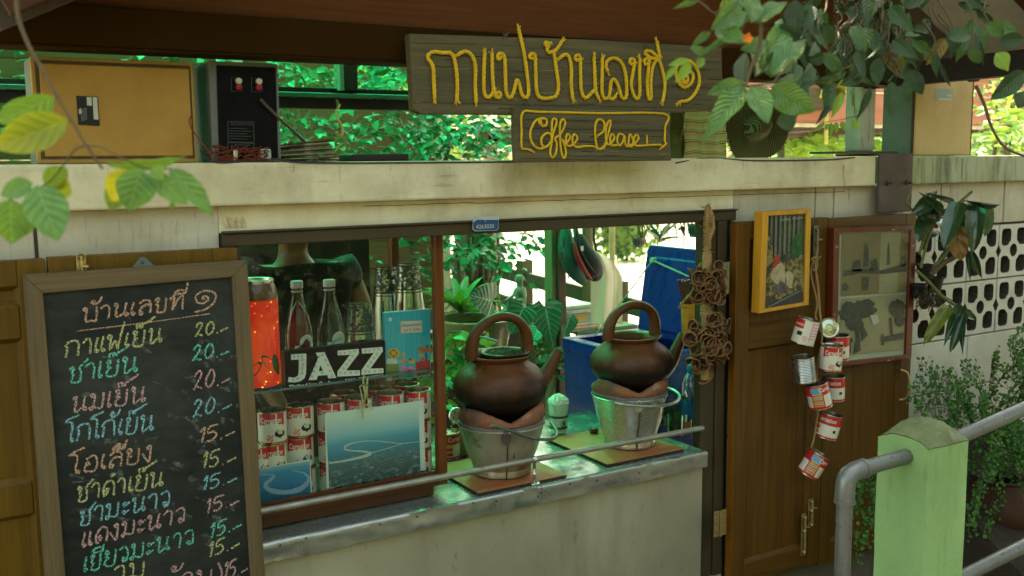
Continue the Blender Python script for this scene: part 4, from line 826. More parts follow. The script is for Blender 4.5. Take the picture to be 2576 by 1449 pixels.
def make_can(name, loc, kind, label, group=None, rot=None, open_=False, text=True, cat='milk can', y0=-8, low=False):
    key = (kind, open_, text, y0)
    if key in CAN:
        t = dup(CAN[key], loc, rot, label, group)
        if not group and 'group' in t: del t['group']
        t.name = name; return t
    t = thing(name, (0, 0, 0), label, cat, group)
    if kind == 'bare':
        c = MB(); c.lathe([(CR-.0006+.0011*abs(sin(i*pi/2)), .003+(CHT-.006)*i/30) for i in range(31)], n=40); c.build('ribbed_wall', tin, t, smooth_=True, loc=(0, 0, 0))
    else:
        can_body(kind).build('printed_label', [canw, canr, cank, cany, canb, canp, cano], t, smooth_=True, loc=(0, 0, 0))
    for z in (.0, CHT-.004):
        c = MB(); c.lathe([(CR-.002, z), (CR+.0006, z+.0004), (CR+.0011, z+.002), (CR+.0006, z+.0036), (CR-.002, z+.004)], n=40); c.build('rim', tin if kind != 'milk' else tingold, t, smooth_=True, loc=(0, 0, 0))
    c = MB()
    if open_: c.lathe([(CR-.002, CHT), (CR-.003, CHT-.004), (CR-.0032+.0, .004), (0, .003)], n=40); c.build('inside', tinin, t, smooth_=50, loc=(0, 0, 0))
    else: c.lathe([(CR-.002, CHT-.0005), (CR-.0045, CHT-.004), (CR*.6, CHT-.0035), (0, CHT-.004)], n=40); c.build('lid', tin, t, smooth_=50, loc=(0, 0, 0))
    c = MB(); c.lathe([(CR-.001, .001), (CR-.005, .003), (0, .003)], n=40); c.build('base', tin, t, smooth_=50, loc=(0, 0, 0))
    if text and kind != 'bare':
        def wrap(s, z, size, d0, mt, off=.012, xs=1, nm='brand_lettering'):
            vs, fs = text_geo(s, size, off, xs=xs); x0 = min(v[0] for v in vs); x1 = max(v[0] for v in vs); c = MB(); R_ = CR+.0006
            c.add([(R_*cos(radians(-90+d0)+(a-(x0+x1)/2)/R_), R_*sin(radians(-90+d0)+(a-(x0+x1)/2)/R_), z+b) for a, b in vs], fs); c.build(nm, mt, t, loc=(0, 0, 0))
        if kind == 'milk': wrap('Carnation', .0560, .0200, y0, canw, .02, .70); 
        if kind == 'back': wrap('Carnation', .060, .0200, 20, canw, .02, .82)
        if kind == 'milk2': wrap('Carnation', .058, .0200, -34, canw, .02, .82)
        if kind == 'pink': wrap('Carnation', .060, .0135, -72, canw, .02, .82)
    t.location = loc
    if rot is not None: t.rotation_euler = rot
    CAN[key] = t; t['category'] = cat; return t
# ------------------------------------------------------------ glass showcase on the counter
gc = thing('glass_showcase', (.93, .19, .708), 'wooden framed glass showcase standing on the counter', 'showcase')
cw = wood('case_wood', (.15, .043, .006), (.095, .026, .004), .4, 'z', .8, coat=.3); cwx = wood('case_wood_x', (.10, .03, .005), (.06, .018, .003), .4, 'x', .8, coat=.3)
CX1, CYF, CYB = 1.222, .035, .345
for (x, y) in ((CX1-.026, CYF), (CX1-.026, CYB-.026), (.618, CYF), (.618, CYB-.026)):
    if x < 1: continue
    c = MB(); c.box((x, y, .738), (x+.026, y+.026, 1.429)); c.build('corner_post', cw, gc, bev=.002)
c = MB(); c.box((.63, .050, .7085), (1.186, CYB-.01, .738)); c.build('plinth', cwx, gc, bev=.002)
c = MB(); c.box((.63, CYF-.003, .738), (CX1-.0262, CYF+.020, .772)); c.build('bottom_rail', cwx, gc, bev=.002)
c = MB(); c.box((.63, CYF+.004, .7722), (CX1-.0262, CYF+.016, .779)); c.build('glazing_bead', cwx, gc)
c = MB(); c.box((.63, CYF+.020, .740), (CX1-.027, CYB, .748)); c.build('floor_board', M['dark'], gc)
c = MB(); c.box((CX1-.022, CYF+.027, .738), (CX1-.004, CYB-.027, .772)); c.build('side_rail', cw, gc)
c = MB(); c.box((.63, CYF+.009, .7795), (CX1-.0265, CYF+.013, 1.4285)); c.build('pane', M['glass'], gc)
c = MB(); c.box((CX1-.014, CYF+.027, .7725), (CX1-.011, CYB-.027, 1.4285)); c.build('pane', M['glass'], gc)
SHZ = P(640, 985, .075).z
c = MB(); c.box((.64, .070, SHZ-.006), (CX1-.028, CYB-.01, SHZ)); c.build('shelf', surf('shelf_glass', (.02, .11, .11), (.015, .08, .085), .15, coat=.5, bump=0), gc)
def inside(u, v, y): return P(u, v, y)
# cans in the case: pairs at the left, a block behind the river photograph
FZ = .7485
def canpos(u, y): return P(u, 1100, y).x
gcan = 'milk cans stacked in the showcase'
row = 0
for col, (u, y) in enumerate(((684, .105), (754, .125))):
    for k in range(3):
        x = canpos(u, y)+(.003, -.002, .002)[k]
        make_can('milk_can', (x, y, FZ+k*.0835), 'milk', '%s milk can in the %s of the visible showcase can stack' % (('bottom', 'middle', 'top')[k], ('left column', 'right column')[col]), gcan, (0, 0, radians(-14+col*-5+(-6, 8, 0)[k])))
make_can('milk_can', (canpos(640, .10), .10, FZ), 'milk', 'lower milk can at the very left, mostly hidden by the chalkboard frame', gcan, (0, 0, .1))
make_can('milk_can', (canpos(640, .10), .10, FZ+.0835), 'milk', 'milk can at the very left, half behind the chalkboard frame', gcan, (0, 0, -.1))
n = 0
for (u, y) in ((835, .115), (868, .19), (905, .115), (945, .19), (985, .115), (1025, .19), (1052, .11)):
    for k in range(3):
        n += 1; 
        make_can('milk_can', (canpos(u, y), y, FZ+k*.0835), 'milk', '%s can %s' % (('lowest', 'middle', 'open uppermost')[k],
            {835: 'at the left edge behind the river photograph', 868: 'behind the left top of the river photograph', 905: 'behind the yellow tape on the photograph', 945: 'second row behind the tape', 985: 'behind the middle right of the river photograph', 1025: 'second row near the showcase post', 1052: 'between river photograph and showcase post'}[u]), gcan, (0, 0, radians(-30)), open_=(k == 2))
# lantern made like a big drinks can, lit inside
lp = P(648, 985, .13); lp.z = SHZ; lt = thing('can_lantern', lp, 'glowing orange red punched tin lantern shaped like a drinks can', 'lantern'); LR = .060; LH = P(668, 700, .13).z-SHZ
m, t, b, out = newmat('lantern_skin'); co = ncoord(t); sepx = t.nodes.new('ShaderNodeSeparateXYZ'); t.links.new(co, sepx.inputs[0])
vo = t.nodes.new('ShaderNodeTexVoronoi'); vo.inputs['Scale'].default_value = 85; t.links.new(co, vo.inputs[0])
pat = nramp(t, nnoise(t, co, 16, 3, .5, 1.2), .50, .56); dots = nramp(t, vo.outputs['Distance'], .10, .2, (1, 1, 1, 1), (0, 0, 0, 1))
mu = t.nodes.new('ShaderNodeMath'); mu.operation = 'MULTIPLY'; t.links.new(pat, mu.inputs[0]); t.links.new(dots, mu.inputs[1])
col = nmix(t, nramp(t, nnoise(t, co, 9, 2, .5, .8), .44, .5), (1.0, .075, .002), (.80, .025, .001)); grad = nramp(t, sepx.outputs[2], .0, LH, (.45, .1, .0, 1), (1, 1, 1, 1))
b.inputs['Base Color'].default_value = (.16, .006, .001, 1); b.inputs['Roughness'].default_value = .5
t.links.new(nmix(t, mu.outputs[0], col, (1, .36, .03)), b.inputs['Emission Color']); es = t.nodes.new('ShaderNodeMath'); es.operation = 'MULTIPLY_ADD'; es.inputs[1].default_value = .7; es.inputs[2].default_value = .052
t.links.new(mu.outputs[0], es.inputs[0]); t.links.new(es.outputs[0], b.inputs['Emission Strength'])
c = MB(); c.lathe([(LR, .008), (LR, LH*.80), (LR, LH*.82)], c=lp, n=48); sk = c.build('skin', m, lt, smooth_=True)
c = MB(); c.lathe([(LR, LH*.822), (LR*.97, LH*.9), (LR*.84, LH*.965)], c=lp, n=48); c.build('shoulder', surf('lantern_dark', (.16, .04, .012), (.1, .03, .01), .3, coat=.5), lt, smooth_=True)
c = MB(); c.lathe([(LR*.84, LH*.965), (LR*.86, LH*.985), (LR*.84, LH), (LR*.80, LH-.001), (LR*.78, LH-.006), (0, LH-.006)], c=lp, n=48); c.build('rim', tin, lt, smooth_=50)
c = MB(); c.lathe([(0, .0005), (LR*.93, .0005), (LR, .008)], c=lp, n=48); c.build('base', tin, lt, smooth_=50)
# green leaf shapes painted on the lantern
for (d0, z0, ln, ang) in ((14, .25, .055, 2.3), (38, .22, .06, 1.9), (-20, .2, .05, .9)):
    c = MB(); pts = []
    for k in range(20):
        t_ = k/19*2*pi; ex, ey = ln*.5*cos(t_), ln*.2*sin(t_); X = ex*cos(ang)-ey*sin(ang); Y = ex*sin(ang)+ey*cos(ang); aa = radians(-90+d0)+X/LR
        pts.append((lp.x+(LR+.0008)*cos(aa), lp.y+(LR+.0008)*sin(aa), lp.z+LH*z0+Y))
    c.poly(pts); c.build('painted_leaf', plain('lantern_green', (.012, .06, .008), .3, coat=.5), lt)
# glass syrup bottles
bglass = glassy('bottle_glass', (.84, .92, .86), .03, .03, .8)
def bottle(u, y, vtop, fill, fl, label, green=False):
    p = P(u, 860, y); p.z = SHZ; H = P(u, vtop, y).z-SHZ; t = thing('syrup_bottle', p, label, 'bottle', 'syrup bottles in the showcase'); R = .037
    pr = [(R*.9, 0), (R, .006), (R, H*.42), (R*.93, H*.52), (R*.62, H*.70), (R*.40, H*.84), (R*.36, H*.93)]
    c = MB(); c.lathe([(0, .001)]+pr, c=p, n=32); c.build('glass_body', bglass, t, smooth_=True)
    pf = [(0, .004)]+[(r-.003, max(.004, z)) for r, z in pr if z <= H*fl]+[(0, H*fl)]
    c = MB(); c.lathe(pf, c=p, n=32); c.build('syrup', fill, t, smooth_=50)
    c = MB(); c.lathe([(R*.37, H*.925), (R*.44, H*.93), (R*.44, H*.99), (R*.40, H), (0, H)], c=p, n=20); c.build('cap', surf('cap_white', (.42, .38, .36), (.3, .27, .26), .5, scale=50), t, smooth_=50)
    c = MB(); c.lathe([(R*.40, H*.885), (R*.43, H*.892), (R*.40, H*.90)], c=p, n=20); c.build('collar', bpy.data.materials['cap_white'], t, smooth_=True)
    # label: a round-topped paper
    def lab(pts, m_, nm, par): c = MB(); c.poly([(p.x+(R+.0008)*sin(a_/R), p.y-(R+.0008)*cos(a_/R), p.z+z_) for a_, z_ in pts], 0); return c.build(nm, m_, par)
    h0 = H*.42; 
    pl = lab([(-.026, h0*.3), (.030, h0*.3), (.030, h0*.86)]+[(.010+.020*cos(k*pi/12), h0*.9+.022*sin(k*pi/12)) for k in range(13)]+[(-.010, h0*.86), (-.022, h0*.84), (-.026, h0*.7)], plain('label_white', (.60, .62, .52), .5) if not green else bpy.data.materials['label_white'], 'paper_label', t)
    for k in range(9):
        c = MB(); a_ = -.023+k*.0017; c.poly([(p.x+(R+.0013)*sin(q/R), p.y-(R+.0013)*cos(q/R), p.z+z_) for q, z_ in ((a_, h0*.36), (a_+.0008, h0*.36), (a_+.0008, h0*.74), (a_, h0*.74))]); c.build('barcode_bar', plain('barcode', (.08, .06, .2), .6) if (k == 0 and not green) else bpy.data.materials['barcode'], t)
    return t
bottle(752, .17, 706, plain('syrup_red', (.10, .006, .003), .1), .80, 'glass bottle of dark red syrup in the showcase')
bottle(833, .18, 703, plain('syrup_pale', (.10, .055, .03), .12), .30, 'nearly empty clear glass bottle with a white cap in the showcase', True)
# stacks of clear plastic cups, mouth down
cupm = M['plastic']; 
m, t, b, out = newmat('cup_print'); b.inputs['Base Color'].default_value = (.02, .014, .008, 1); f = nramp(t, nnoise(t, ncoord(t), 90, 3, .5, .8), .46, .52); mx = t.nodes.new('ShaderNodeMixShader'); tr = t.nodes.new('ShaderNodeBsdfTransparent')
t.links.new(f, mx.inputs[0]); t.links.new(tr.outputs[0], mx.inputs[1]); t.links.new(b.outputs[0], mx.inputs[2]); t.links.new(mx.outputs[0], out.inputs[0]); cupprint = m
CUP = {}
def cup_proto(kind):
    t = thing('plastic_cup', (0, 0, 0), 'clear plastic cup', 'cup'); r0, r1, h = .028, .043, .125
    c = MB(); c.lathe([(r1+.0018, 0), (r1+.0018, .003), (r1, .0035), (r0, h), (r0-.001, h), (0, h-.0005)], n=32); c.build('cup_wall', cupm, t, smooth_=50, loc=(0, 0, 0))
    if kind:
        c = MB(); c.lathe([(r1+.001-(r1-r0)*q, h*q) for q in (.42, .95)], n=32); c.build('printed_pattern', cupprint, t, smooth_=True, loc=(0, 0, 0))
        for q in (.36, .42, .95, 1.0):
            c = MB(); c.lathe([(r1+.0013-(r1-r0)*q_, h*q_) for q_ in (q-.02, q)], n=32); c.build('printed_band', M['black'], t, smooth_=True, loc=(0, 0, 0))
    return t
def cup_stack(u, y, n, kind, dz, desc, zb=None):
    p = P(u, 850, y); z = SHZ+.001
    for i in range(n):
        top = i == n-1; lab = ('topmost clear cup of the %s' if top else 'clear cups of the %s') % desc; key = bool(kind and top)
        if key not in CUP:
            o = cup_proto(key); CUP[key] = o; o['label'] = lab; o['group'] = desc; o.location = (p.x, y, z)
        else: dup(CUP[key], (p.x+random.gauss(0, .0004), y, z), (0, 0, random.uniform(0, 6)), lab, desc)
        z += dz
cup_stack(906, .175, 8, True, .0085, 'short upturned stack of clear cups beside the bottles')
cup_stack(975, .27, 18, True, .0085, 'tall thin cup stack in the middle of the showcase')
cup_stack(1030, .18, 20, True, .0085, 'tall cup stack behind the turquoise book')
# printed things leaning in the case
jz = thing('conference_box', P(845, 985, .085), 'black box with ornate white JAZZ lettering on the showcase shelf', 'box')
jp = [(718, 884), (970, 868), (971, 952), (720, 987)]
bz0 = SHZ+.0005; A_, B_ = P(719, 985, .078), P(971, 952, .078); jh = P(719, 884, .078).z-bz0
c = MB(); c.box((A_.x, .078, bz0), (B_.x, .105, bz0+jh)); c.build('carton', surf('box_black', (.005, .005, .005), (.004, .004, .004), .85, spec=.03, bump=0), jz, bev=.001)
c = MB(); c.box((A_.x-.0012, .079, bz0+.001), (A_.x-.0001, .104, bz0+jh-.001)); c.build('box_side', plain('box_side', (.16, .10, .05), .6), jz)
# slab lettering with scroll ornament cut in black
jw = plain('jazz_white', (.62, .66, .55), .6); jy = .0775
def jpoly(pts, m_=jw, y=jy, nm='letter', par=None): c = MB(); c.poly([P(u, v, y) for u, v in pts]); return c.build(nm, m_, par or jz)
Zc = lambda x, y: (630.5+x*.3149, 858.7+y*.3149)
J = [[(323, 105), (443, 97), (446, 120), (442, 260), (430, 295), (400, 318), (350, 328), (300, 325), (302, 285), (350, 290), (378, 275), (384, 240), (386, 145), (323, 148)],
     [(520, 92), (590, 86), (685, 292), (622, 296), (612, 268), (538, 275), (528, 306), (464, 310), (540, 130)],
     [(695, 75), (862, 60), (866, 95), (762, 232), (872, 232), (874, 272), (692, 282), (694, 240), (796, 106), (697, 112)],
     [(888, 58), (1052, 45), (1056, 80), (956, 218), (1060, 215), (1062, 252), (884, 268), (886, 228), (984, 92), (890, 98)]]
Ls = [jpoly([Zc(*q) for q in pl]) for pl in J]
jpoly([Zc(*q) for q in ((556, 190), (578, 235), (545, 237))], bpy.data.materials['box_black'], jy-.0004, 'counter_space', Ls[1])
orn = MB()
def swirl(cx, cy, r, s=1, a0=0):
    pts = [P(*Zc(cx+r*(1-k/14)*cos(a0+s*k*.62), cy+r*(1-k/14)*sin(a0+s*k*.62)), jy-.0007) for k in range(13)]; ribbon(orn, pts, .0009, (0, -1, 0))
for cx, cy, r, s in ((345, 125, 13, 1), (380, 122, 12, -1), (413, 118, 13, 1), (413, 150, 14, -1), (415, 185, 15, 1), (414, 220, 15, -1), (408, 255, 14, 1), (375, 300, 13, -1), (340, 308, 12, 1), (545, 120, 12, 1), (575, 110, 12, -1), (530, 160, 12, 1), (600, 150, 12, -1), (515, 200, 13, 1), (618, 190, 13, -1), (502, 240, 13, -1), (636, 235, 13, 1), (488, 285, 14, 1), (650, 272, 13, -1),
    (570, 255, 12, 1), (720, 95, 12, 1), (750, 92, 10, -1), (790, 90, 12, 1), (830, 82, 12, -1), (815, 118, 12, 1), (792, 150, 12, -1), (768, 182, 12, 1), (745, 215, 12, -1), (720, 250, 12, 1), (755, 255, 11, -1), (800, 252, 12, 1), (845, 250, 12, -1), (915, 78, 12, 1), (945, 75, 11, -1), (985, 70, 12, 1), (1022, 66, 12, -1), (1008, 100, 12, 1), (985, 135, 12, -1), (962, 168, 12, 1), (940, 200, 12, -1), (915, 238, 12, 1), (950, 242, 11, -1), (995, 238, 12, 1), (1035, 234, 12, -1)): swirl(cx, cy, r, s, random.random()*6)
tag(orn.build('scroll_ornament', bpy.data.materials['box_black'], jz), kind='stuff')
q0, q1 = P(*Zc(305, 375), jy), P(*Zc(838, 318), jy)
text_on('Thailand Jazz Conference 2009', q0, (q1-q0), (0, 0, 1), (q1-q0).length, jw, 'strapline', jz, off=.035, hs=.0118)
q0, q1 = P(*Zc(860, 296), jy), P(*Zc(1060, 270), jy); text_on('www.music.mahidol.ac.th', q0, (q1-q0), (0, 0, 1), (q1-q0).length, jw, 'web_address', jz, off=.01, hs=.006)
q0, q1 = P(*Zc(862, 318), jy), P(*Zc(1052, 297), jy); text_on('January 2009', q0, (q1-q0), (0, 0, 1), (q1-q0).length, plain('dim_gold', (.12, .09, .03), .6), 'date_line', jz, off=.01, hs=.006)
# turquoise book
by = .095; bkp = [(967, 788), (1082, 779), (1084, 946), (972, 957)]
bo = thing('turquoise_book', P(1025, 955, by), 'turquoise travel guide with a collage cover leaning beside the showcase post', 'book')
tq = surf('turquoise_print', (.03, .36, .42), (.02, .28, .34), .35, scale=3, bump=0, coat=.3)
pts = [P(u, v, by) for u, v in bkp]; c = MB(); c.prism(pts, (0, .014, 0)); c.build('cover', tq, bo)
c = MB(); c.prism([pts[0]+V((.0, .0015, .0006)), pts[1]+V((0, .0015, .0006)), pts[1]+V((0, .0125, .0006)), pts[0]+V((0, .0125, .0006))], (0, 0, .001)); c.build('page_edges', plain('pages', (.4, .42, .5), .7), bo)
ZB = lambda x, y: (858.7+x/3, 483+y/3)
def bpol(pl, m_, k=1, nm='cover_print'): c = MB(); c.poly([P(*ZB(*q), by-.0004*k) for q in pl]); return c.build(nm, m_, bo)
bline = plain('cover_line', (.01, .17, .22), .5)
for x in range(372, 690, 39): bpol([(x, 915), (x+2, 915), (x+4, 1400), (x+2, 1400)], bline, 1, 'cover_stripe')
bpol([(443, 972), (612, 965), (613, 1062), (446, 1071)], plain('cover_grey', (.25, .26, .22), .5), 2); bpol([(448, 977), (607, 970), (608, 1057), (451, 1066)], plain('cover_cream', (.50, .50, .42), .5), 3)
def ell(cx, cy, rx, ry, n=20, a=0): return [(cx+rx*cos(k*2*pi/n)*cos(a)-ry*sin(k*2*pi/n)*sin(a), cy+rx*cos(k*2*pi/n)*sin(a)+ry*sin(k*2*pi/n)*cos(a)) for k in range(n)]
q0, q1 = P(*ZB(456, 1018), by-.0013), P(*ZB(604, 1008), by-.0013); text_on('เที่ยวภาคกลาง', q0, q1-q0, (0, 0, 1), (q1-q0).length, plain('cover_ink', (.03, .03, .03), .6), 'title', bo, off=.01)
q0, q1 = P(*ZB(470, 1052), by-.0013), P(*ZB(596, 1044), by-.0013); text_on('ถูก ดี มีจริง', q0, q1-q0, (0, 0, 1), (q1-q0).length, plain('cover_red_ink', (.45, .06, .03), .6), 'subtitle', bo, off=.01)
bpol(ell(369, 962, 14, 16), plain('cover_white', (.55, .55, .5), .5), 2)
bpol(ell(395, 1217, 44, 38), plain('cover_gold', (.50, .34, .03), .5), 2); bpol([(395, 1180), (430, 1217), (395, 1254), (358, 1217)], plain('cover_ochre', (.30, .13, .02), .5), 3); bpol(ell(395, 1217, 18, 16), bpy.data.materials['cover_gold'], 4)
for cx, cy in ((467, 1228), (481, 1262), (449, 1280)): bpol([(cx+(17 if k % 2 else 11)*cos(k*pi/6), cy+(17 if k % 2 else 11)*sin(k*pi/6)) for k in range(12)], plain('cover_orange', (.55, .20, .02), .5) if cx == 467 else bpy.data.materials['cover_orange'], 2)
bpol([(505, 1260), (530, 1275), (560, 1262), (552, 1290), (530, 1300), (512, 1288)], bpy.data.materials['cover_gold'], 2); bpol(ell(518, 1262, 9, 9), plain('cover_red', (.42, .02, .02), .5), 3); bpol(ell(602, 1232, 18, 16), bpy.data.materials['cover_orange'], 2)
bpol([(340, 1275), (355, 1255), (420, 1258), (432, 1300), (438, 1400), (345, 1420)], plain('cover_olive', (.16, .20, .03), .5), 2); bpol([(342, 1262), (358, 1255), (418, 1258), (428, 1296), (342, 1300)], plain('cover_pale', (.45, .48, .42), .5), 3); bpol(ell(362, 1402, 24, 24), bpy.data.materials['cover_pale'], 4)
for cx, cy, ry in ((468, 1332, 28), (500, 1350, 30), (530, 1345, 34), (558, 1360, 28), (486, 1368, 18)): bpol(ell(cx, cy, 20, ry), plain('cover_rose%d' % cx, (.55, .17+cy % 3*.05, .28), .5), 2+cx % 3)
bpol([(560, 1285), (668, 1262), (676, 1370), (570, 1392)], bpy.data.materials['cover_red'], 2); bpol([(590, 1278), (600, 1262), (632, 1256), (642, 1268), (636, 1272), (628, 1264), (603, 1270), (598, 1280)], bpy.data.materials['cover_red'], 3); bpol([(600, 1385), (628, 1335), (640, 1378)], plain('cover_green', (.03, .16, .04), .5), 5)
bpol([(565, 1188), (600, 1168), (662, 1176), (690, 1182), (690, 1208), (650, 1206), (610, 1212)], bpy.data.materials['cover_ochre'], 2); bpol([(632, 1205), (642, 1205), (650, 1275), (640, 1275)], bpy.data.materials['cover_ink'], 3); bpol([(636, 1150), (652, 1160), (668, 1158), (655, 1168), (645, 1176)], bpy.data.materials['cover_ink'], 3)
# river photographs
def photo_card(name, pts, y, sheetm, label, th=.002): t = thing(name, P(*pts[-1], y), label, 'photo'); c = MB(); c.prism([P(u, v, y) for u, v in pts], (0, th, 0)); c.build('sheet', sheetm, t); return t
def gradphoto(name, z0, z1, cols, nzs=60, nzc=(.02, .03, .03), lo=.5, op=.6, nt_=.5):
    m, t, b, out = newmat(name); g = ncoord(t, world=True); sp = t.nodes.new('ShaderNodeSeparateXYZ'); t.links.new(g, sp.inputs[0]); mr = t.nodes.new('ShaderNodeMapRange'); mr.inputs[1].default_value = z0; mr.inputs[2].default_value = z1; t.links.new(sp.outputs[2], mr.inputs[0])
    r = t.nodes.new('ShaderNodeValToRGB'); r.color_ramp.elements[0].position = cols[0][0]; r.color_ramp.elements[0].color = (*cols[0][1], 1); r.color_ramp.elements[1].position = cols[-1][0]; r.color_ramp.elements[1].color = (*cols[-1][1], 1)
    for pz, cc in cols[1:-1]: e = r.color_ramp.elements.new(pz); e.color = (*cc, 1)
    t.links.new(mr.outputs[0], r.inputs[0]); fade = nramp(t, mr.outputs[0], nt_*.75, nt_+.15, (1, 1, 1, 1), (0, 0, 0, 1)); mu = t.nodes.new('ShaderNodeMath'); mu.operation = 'MULTIPLY'
    t.links.new(nramp(t, nnoise(t, ncoord(t, (1, 1, 2.2), True), nzs, 7, .75), lo, lo+.08), mu.inputs[0]); t.links.new(fade, mu.inputs[1]); mu2 = t.nodes.new('ShaderNodeMath'); mu2.operation = 'MULTIPLY'; mu2.inputs[1].default_value = op; t.links.new(mu.outputs[0], mu2.inputs[0])
    t.links.new(nmix(t, mu2.outputs[0], r.outputs[0], nzc), b.inputs['Base Color']); b.inputs['Roughness'].default_value = .4; return m
paper = plain('photo_paper', (.55, .62, .54), .4); PY = .058
ph = photo_card('river_photo', [(817, 1041), (1066, 1007), (1070, 1182), (822, 1230)], PY, paper, 'large photograph of a river bend over a town, standing inside the showcase glass')
za, zb_ = P(940, 1215, PY).z, P(940, 1035, PY).z
c = MB(); c.poly([P(*Zc(*q), PY-.0004) for q in ((600, 572), (1340, 486), (1358, 1045), (628, 1172))]); c.build('photo_print', gradphoto('river_view', za, zb_, ((0, (.03, .055, .055)), (.30, (.06, .11, .11)), (.48, (.03, .17, .24)), (.62, (.07, .27, .34)), (.74, (.22, .42, .44)), (1, (.50, .60, .50))), 55, (.22, .30, .27), .53, .8, .45), ph)
def rivrib(cl, wd, y, par, m_): c = MB(); pts = smooth([P(*Zc(*q), y) for q in cl], 6); L = len(pts); 
def river(cl, par, m_, y, k=.3149):
    c = MB(); pts = [V((x, y_, w_)) for x, y_, w_ in cl]; pts = smooth(pts, 6); L = []
    for i in range(len(pts)):
        d = pts[min(len(pts)-1, i+1)]-pts[max(0, i-1)]; d = V((d.x, d.y)).normalized(); nn = V((-d.y, d.x*.9)); w_ = pts[i].z/2*(.85+.3*random.random())
        L.append((P(*Zc(pts[i].x-nn.x*w_, pts[i].y-nn.y*w_), y), P(*Zc(pts[i].x+nn.x*w_, pts[i].y+nn.y*w_), y)))
    c.add([q for a in L for q in a], [(2*i, 2*i+1, 2*i+3, 2*i+2) for i in range(len(L)-1)]); c.build('river_print', m_, par)
rv = plain('river_pale', (.42, .47, .38), .4)
river([(626, 972, 18), (720, 960, 17), (830, 938, 20), (920, 915, 24), (958, 895, 22), (900, 880, 15), (800, 872, 13), (752, 860, 14), (770, 830, 14), (860, 803, 10), (980, 795, 8), (1100, 805, 7), (1200, 815, 6), (1350, 800, 5)], ph, rv, PY-.0008)
river([(960, 890, 8), (1050, 868, 6), (1150, 838, 5), (1230, 812, 4)], ph, rv, PY-.0011)
ph2 = photo_card('river_photo', [(650, 1180), (781, 1155), (785, 1243), (652, 1268)], PY+.004, paper, 'smaller blue photograph of a river loop in the lower left of the showcase')
za, zb_ = P(715, 1255, PY).z, P(715, 1170, PY).z
c = MB(); c.poly([P(*Zc(*q), PY+.0036) for q in ((62, 1022), (472, 955), (480, 1222), (70, 1290))]); c.build('photo_print', gradphoto('loop_view', za, zb_, ((0, (.01, .08, .16)), (.5, (.01, .15, .30)), (.8, (.02, .2, .36)), (1, (.2, .36, .38))), 80, (.03, .22, .34), .5, .5, .8), ph2)
river([(70, 1066, 10), (185, 1068, 16), (165, 1100, 26), (120, 1145, 34), (150, 1185, 40), (250, 1205, 42), (370, 1190, 44), (445, 1140, 36), (462, 1090, 22), (420, 1050, 14), (330, 1032, 7), (400, 1020, 4), (470, 1012, 3)], ph2, plain('river_lilac', (.24, .34, .46), .4), PY+.003)
# the dried tape runs over the glass
tp = MB()
for cl in ([(905, 270, 16), (900, 310, 14), (905, 355, 22), (915, 420, 16), (922, 500, 24)], [(935, 290, 10), (930, 350, 18), (928, 430, 12), (925, 490, 20)], [(870, 360, 10), (880, 400, 8), (895, 480, 14), (892, 540, 18), (898, 620, 12)], [(870, 362, 10), (900, 345, 14), (940, 352, 8)], [(890, 510, 14), (925, 500, 20), (950, 520, 16), (968, 545, 8)]):
    pts = smooth([V(q) for q in cl], 5); L = []
    for i, q in enumerate(pts):
        d = pts[min(len(pts)-1, i+1)]-pts[max(0, i-1)]; d = V((d.x, d.y)).normalized(); w_ = q.z/2
        L.append((P(*Zc(q.x-d.y*w_, q.y+d.x*w_), CYF+.0075), P(*Zc(q.x+d.y*w_, q.y-d.x*w_), CYF+.0075)))
    tp.add([q for a in L for q in a], [(2*i, 2*i+1, 2*i+3, 2*i+2) for i in range(len(L)-1)])
tag(tp.build('tape_strips', plain('old_glue', (.30, .33, .14), .6)), 'dribbles of dried yellowish glue on the showcase glass above the river photograph', 'glue')
# ------------------------------------------------------------ clay kettles on bucket stoves, standing on tiles
clay = surf('clay', (.115, .040, .009), (.062, .021, .006), .42, scale=9, bump=.5, bscale=45, bdist=.003, spots=((3.5, (1, 1, 1), .50, .66, (.035, .016, .010), .85), (16, (1, 1, 1), .55, .68, (.16, .065, .02), .6), (22, (2, 2, .3), .62, .72, (.02, .012, .008), .7), (70, (1, 1, 1), .68, .74, (.3, .22, .12), .35)))
# soot is a real deposit round the belly of each kettle
def sooty(name, zc, zr, cx, cy):
    m = clay.copy(); m.name = name; t = m.node_tree; b = t.nodes['Principled BSDF']; src = b.inputs['Base Color'].links[0].from_socket
    co = ncoord(t, (1, 1, 1)); sp = t.nodes.new('ShaderNodeSeparateXYZ'); t.links.new(co, sp.inputs[0]); g = t.nodes.new('ShaderNodeMath'); g.operation = 'MULTIPLY_ADD'; g.inputs[1].default_value = -1/zr; g.inputs[2].default_value = zc/zr; t.links.new(sp.outputs[2], g.inputs[0])
    ad = t.nodes.new('ShaderNodeMath'); ad.operation = 'MULTIPLY_ADD'; ad.inputs[1].default_value = 1.5; t.links.new(nnoise(t, co, 6, 4), ad.inputs[0]); ad.inputs[2].default_value = -.75
    s2 = t.nodes.new('ShaderNodeMath'); s2.operation = 'ADD'; t.links.new(g.outputs[0], s2.inputs[0]); t.links.new(ad.outputs[0], s2.inputs[1])
    t.links.new(nmix(t, nramp(t, s2.outputs[0], .0, .9), src, (.012, .008, .006)), b.inputs['Base Color']); return m
bucketm1 = surf('bucket_rusty', (.42, .38, .29), (.32, .28, .2), .4, .5, scale=6, bump=.15, spots=((7, (1, 1, 1.5), .52, .64, (.14, .07, .035), .8), (40, (2, 2, .5), .62, .7, (.09, .045, .025), .85)))
bucketm2 = surf('bucket_shiny', (.52, .50, .42), (.44, .42, .35), .28, .8, scale=4, bump=.1, spots=((45, (1, 1, .6), .66, .72, (.12, .08, .05), .7),))
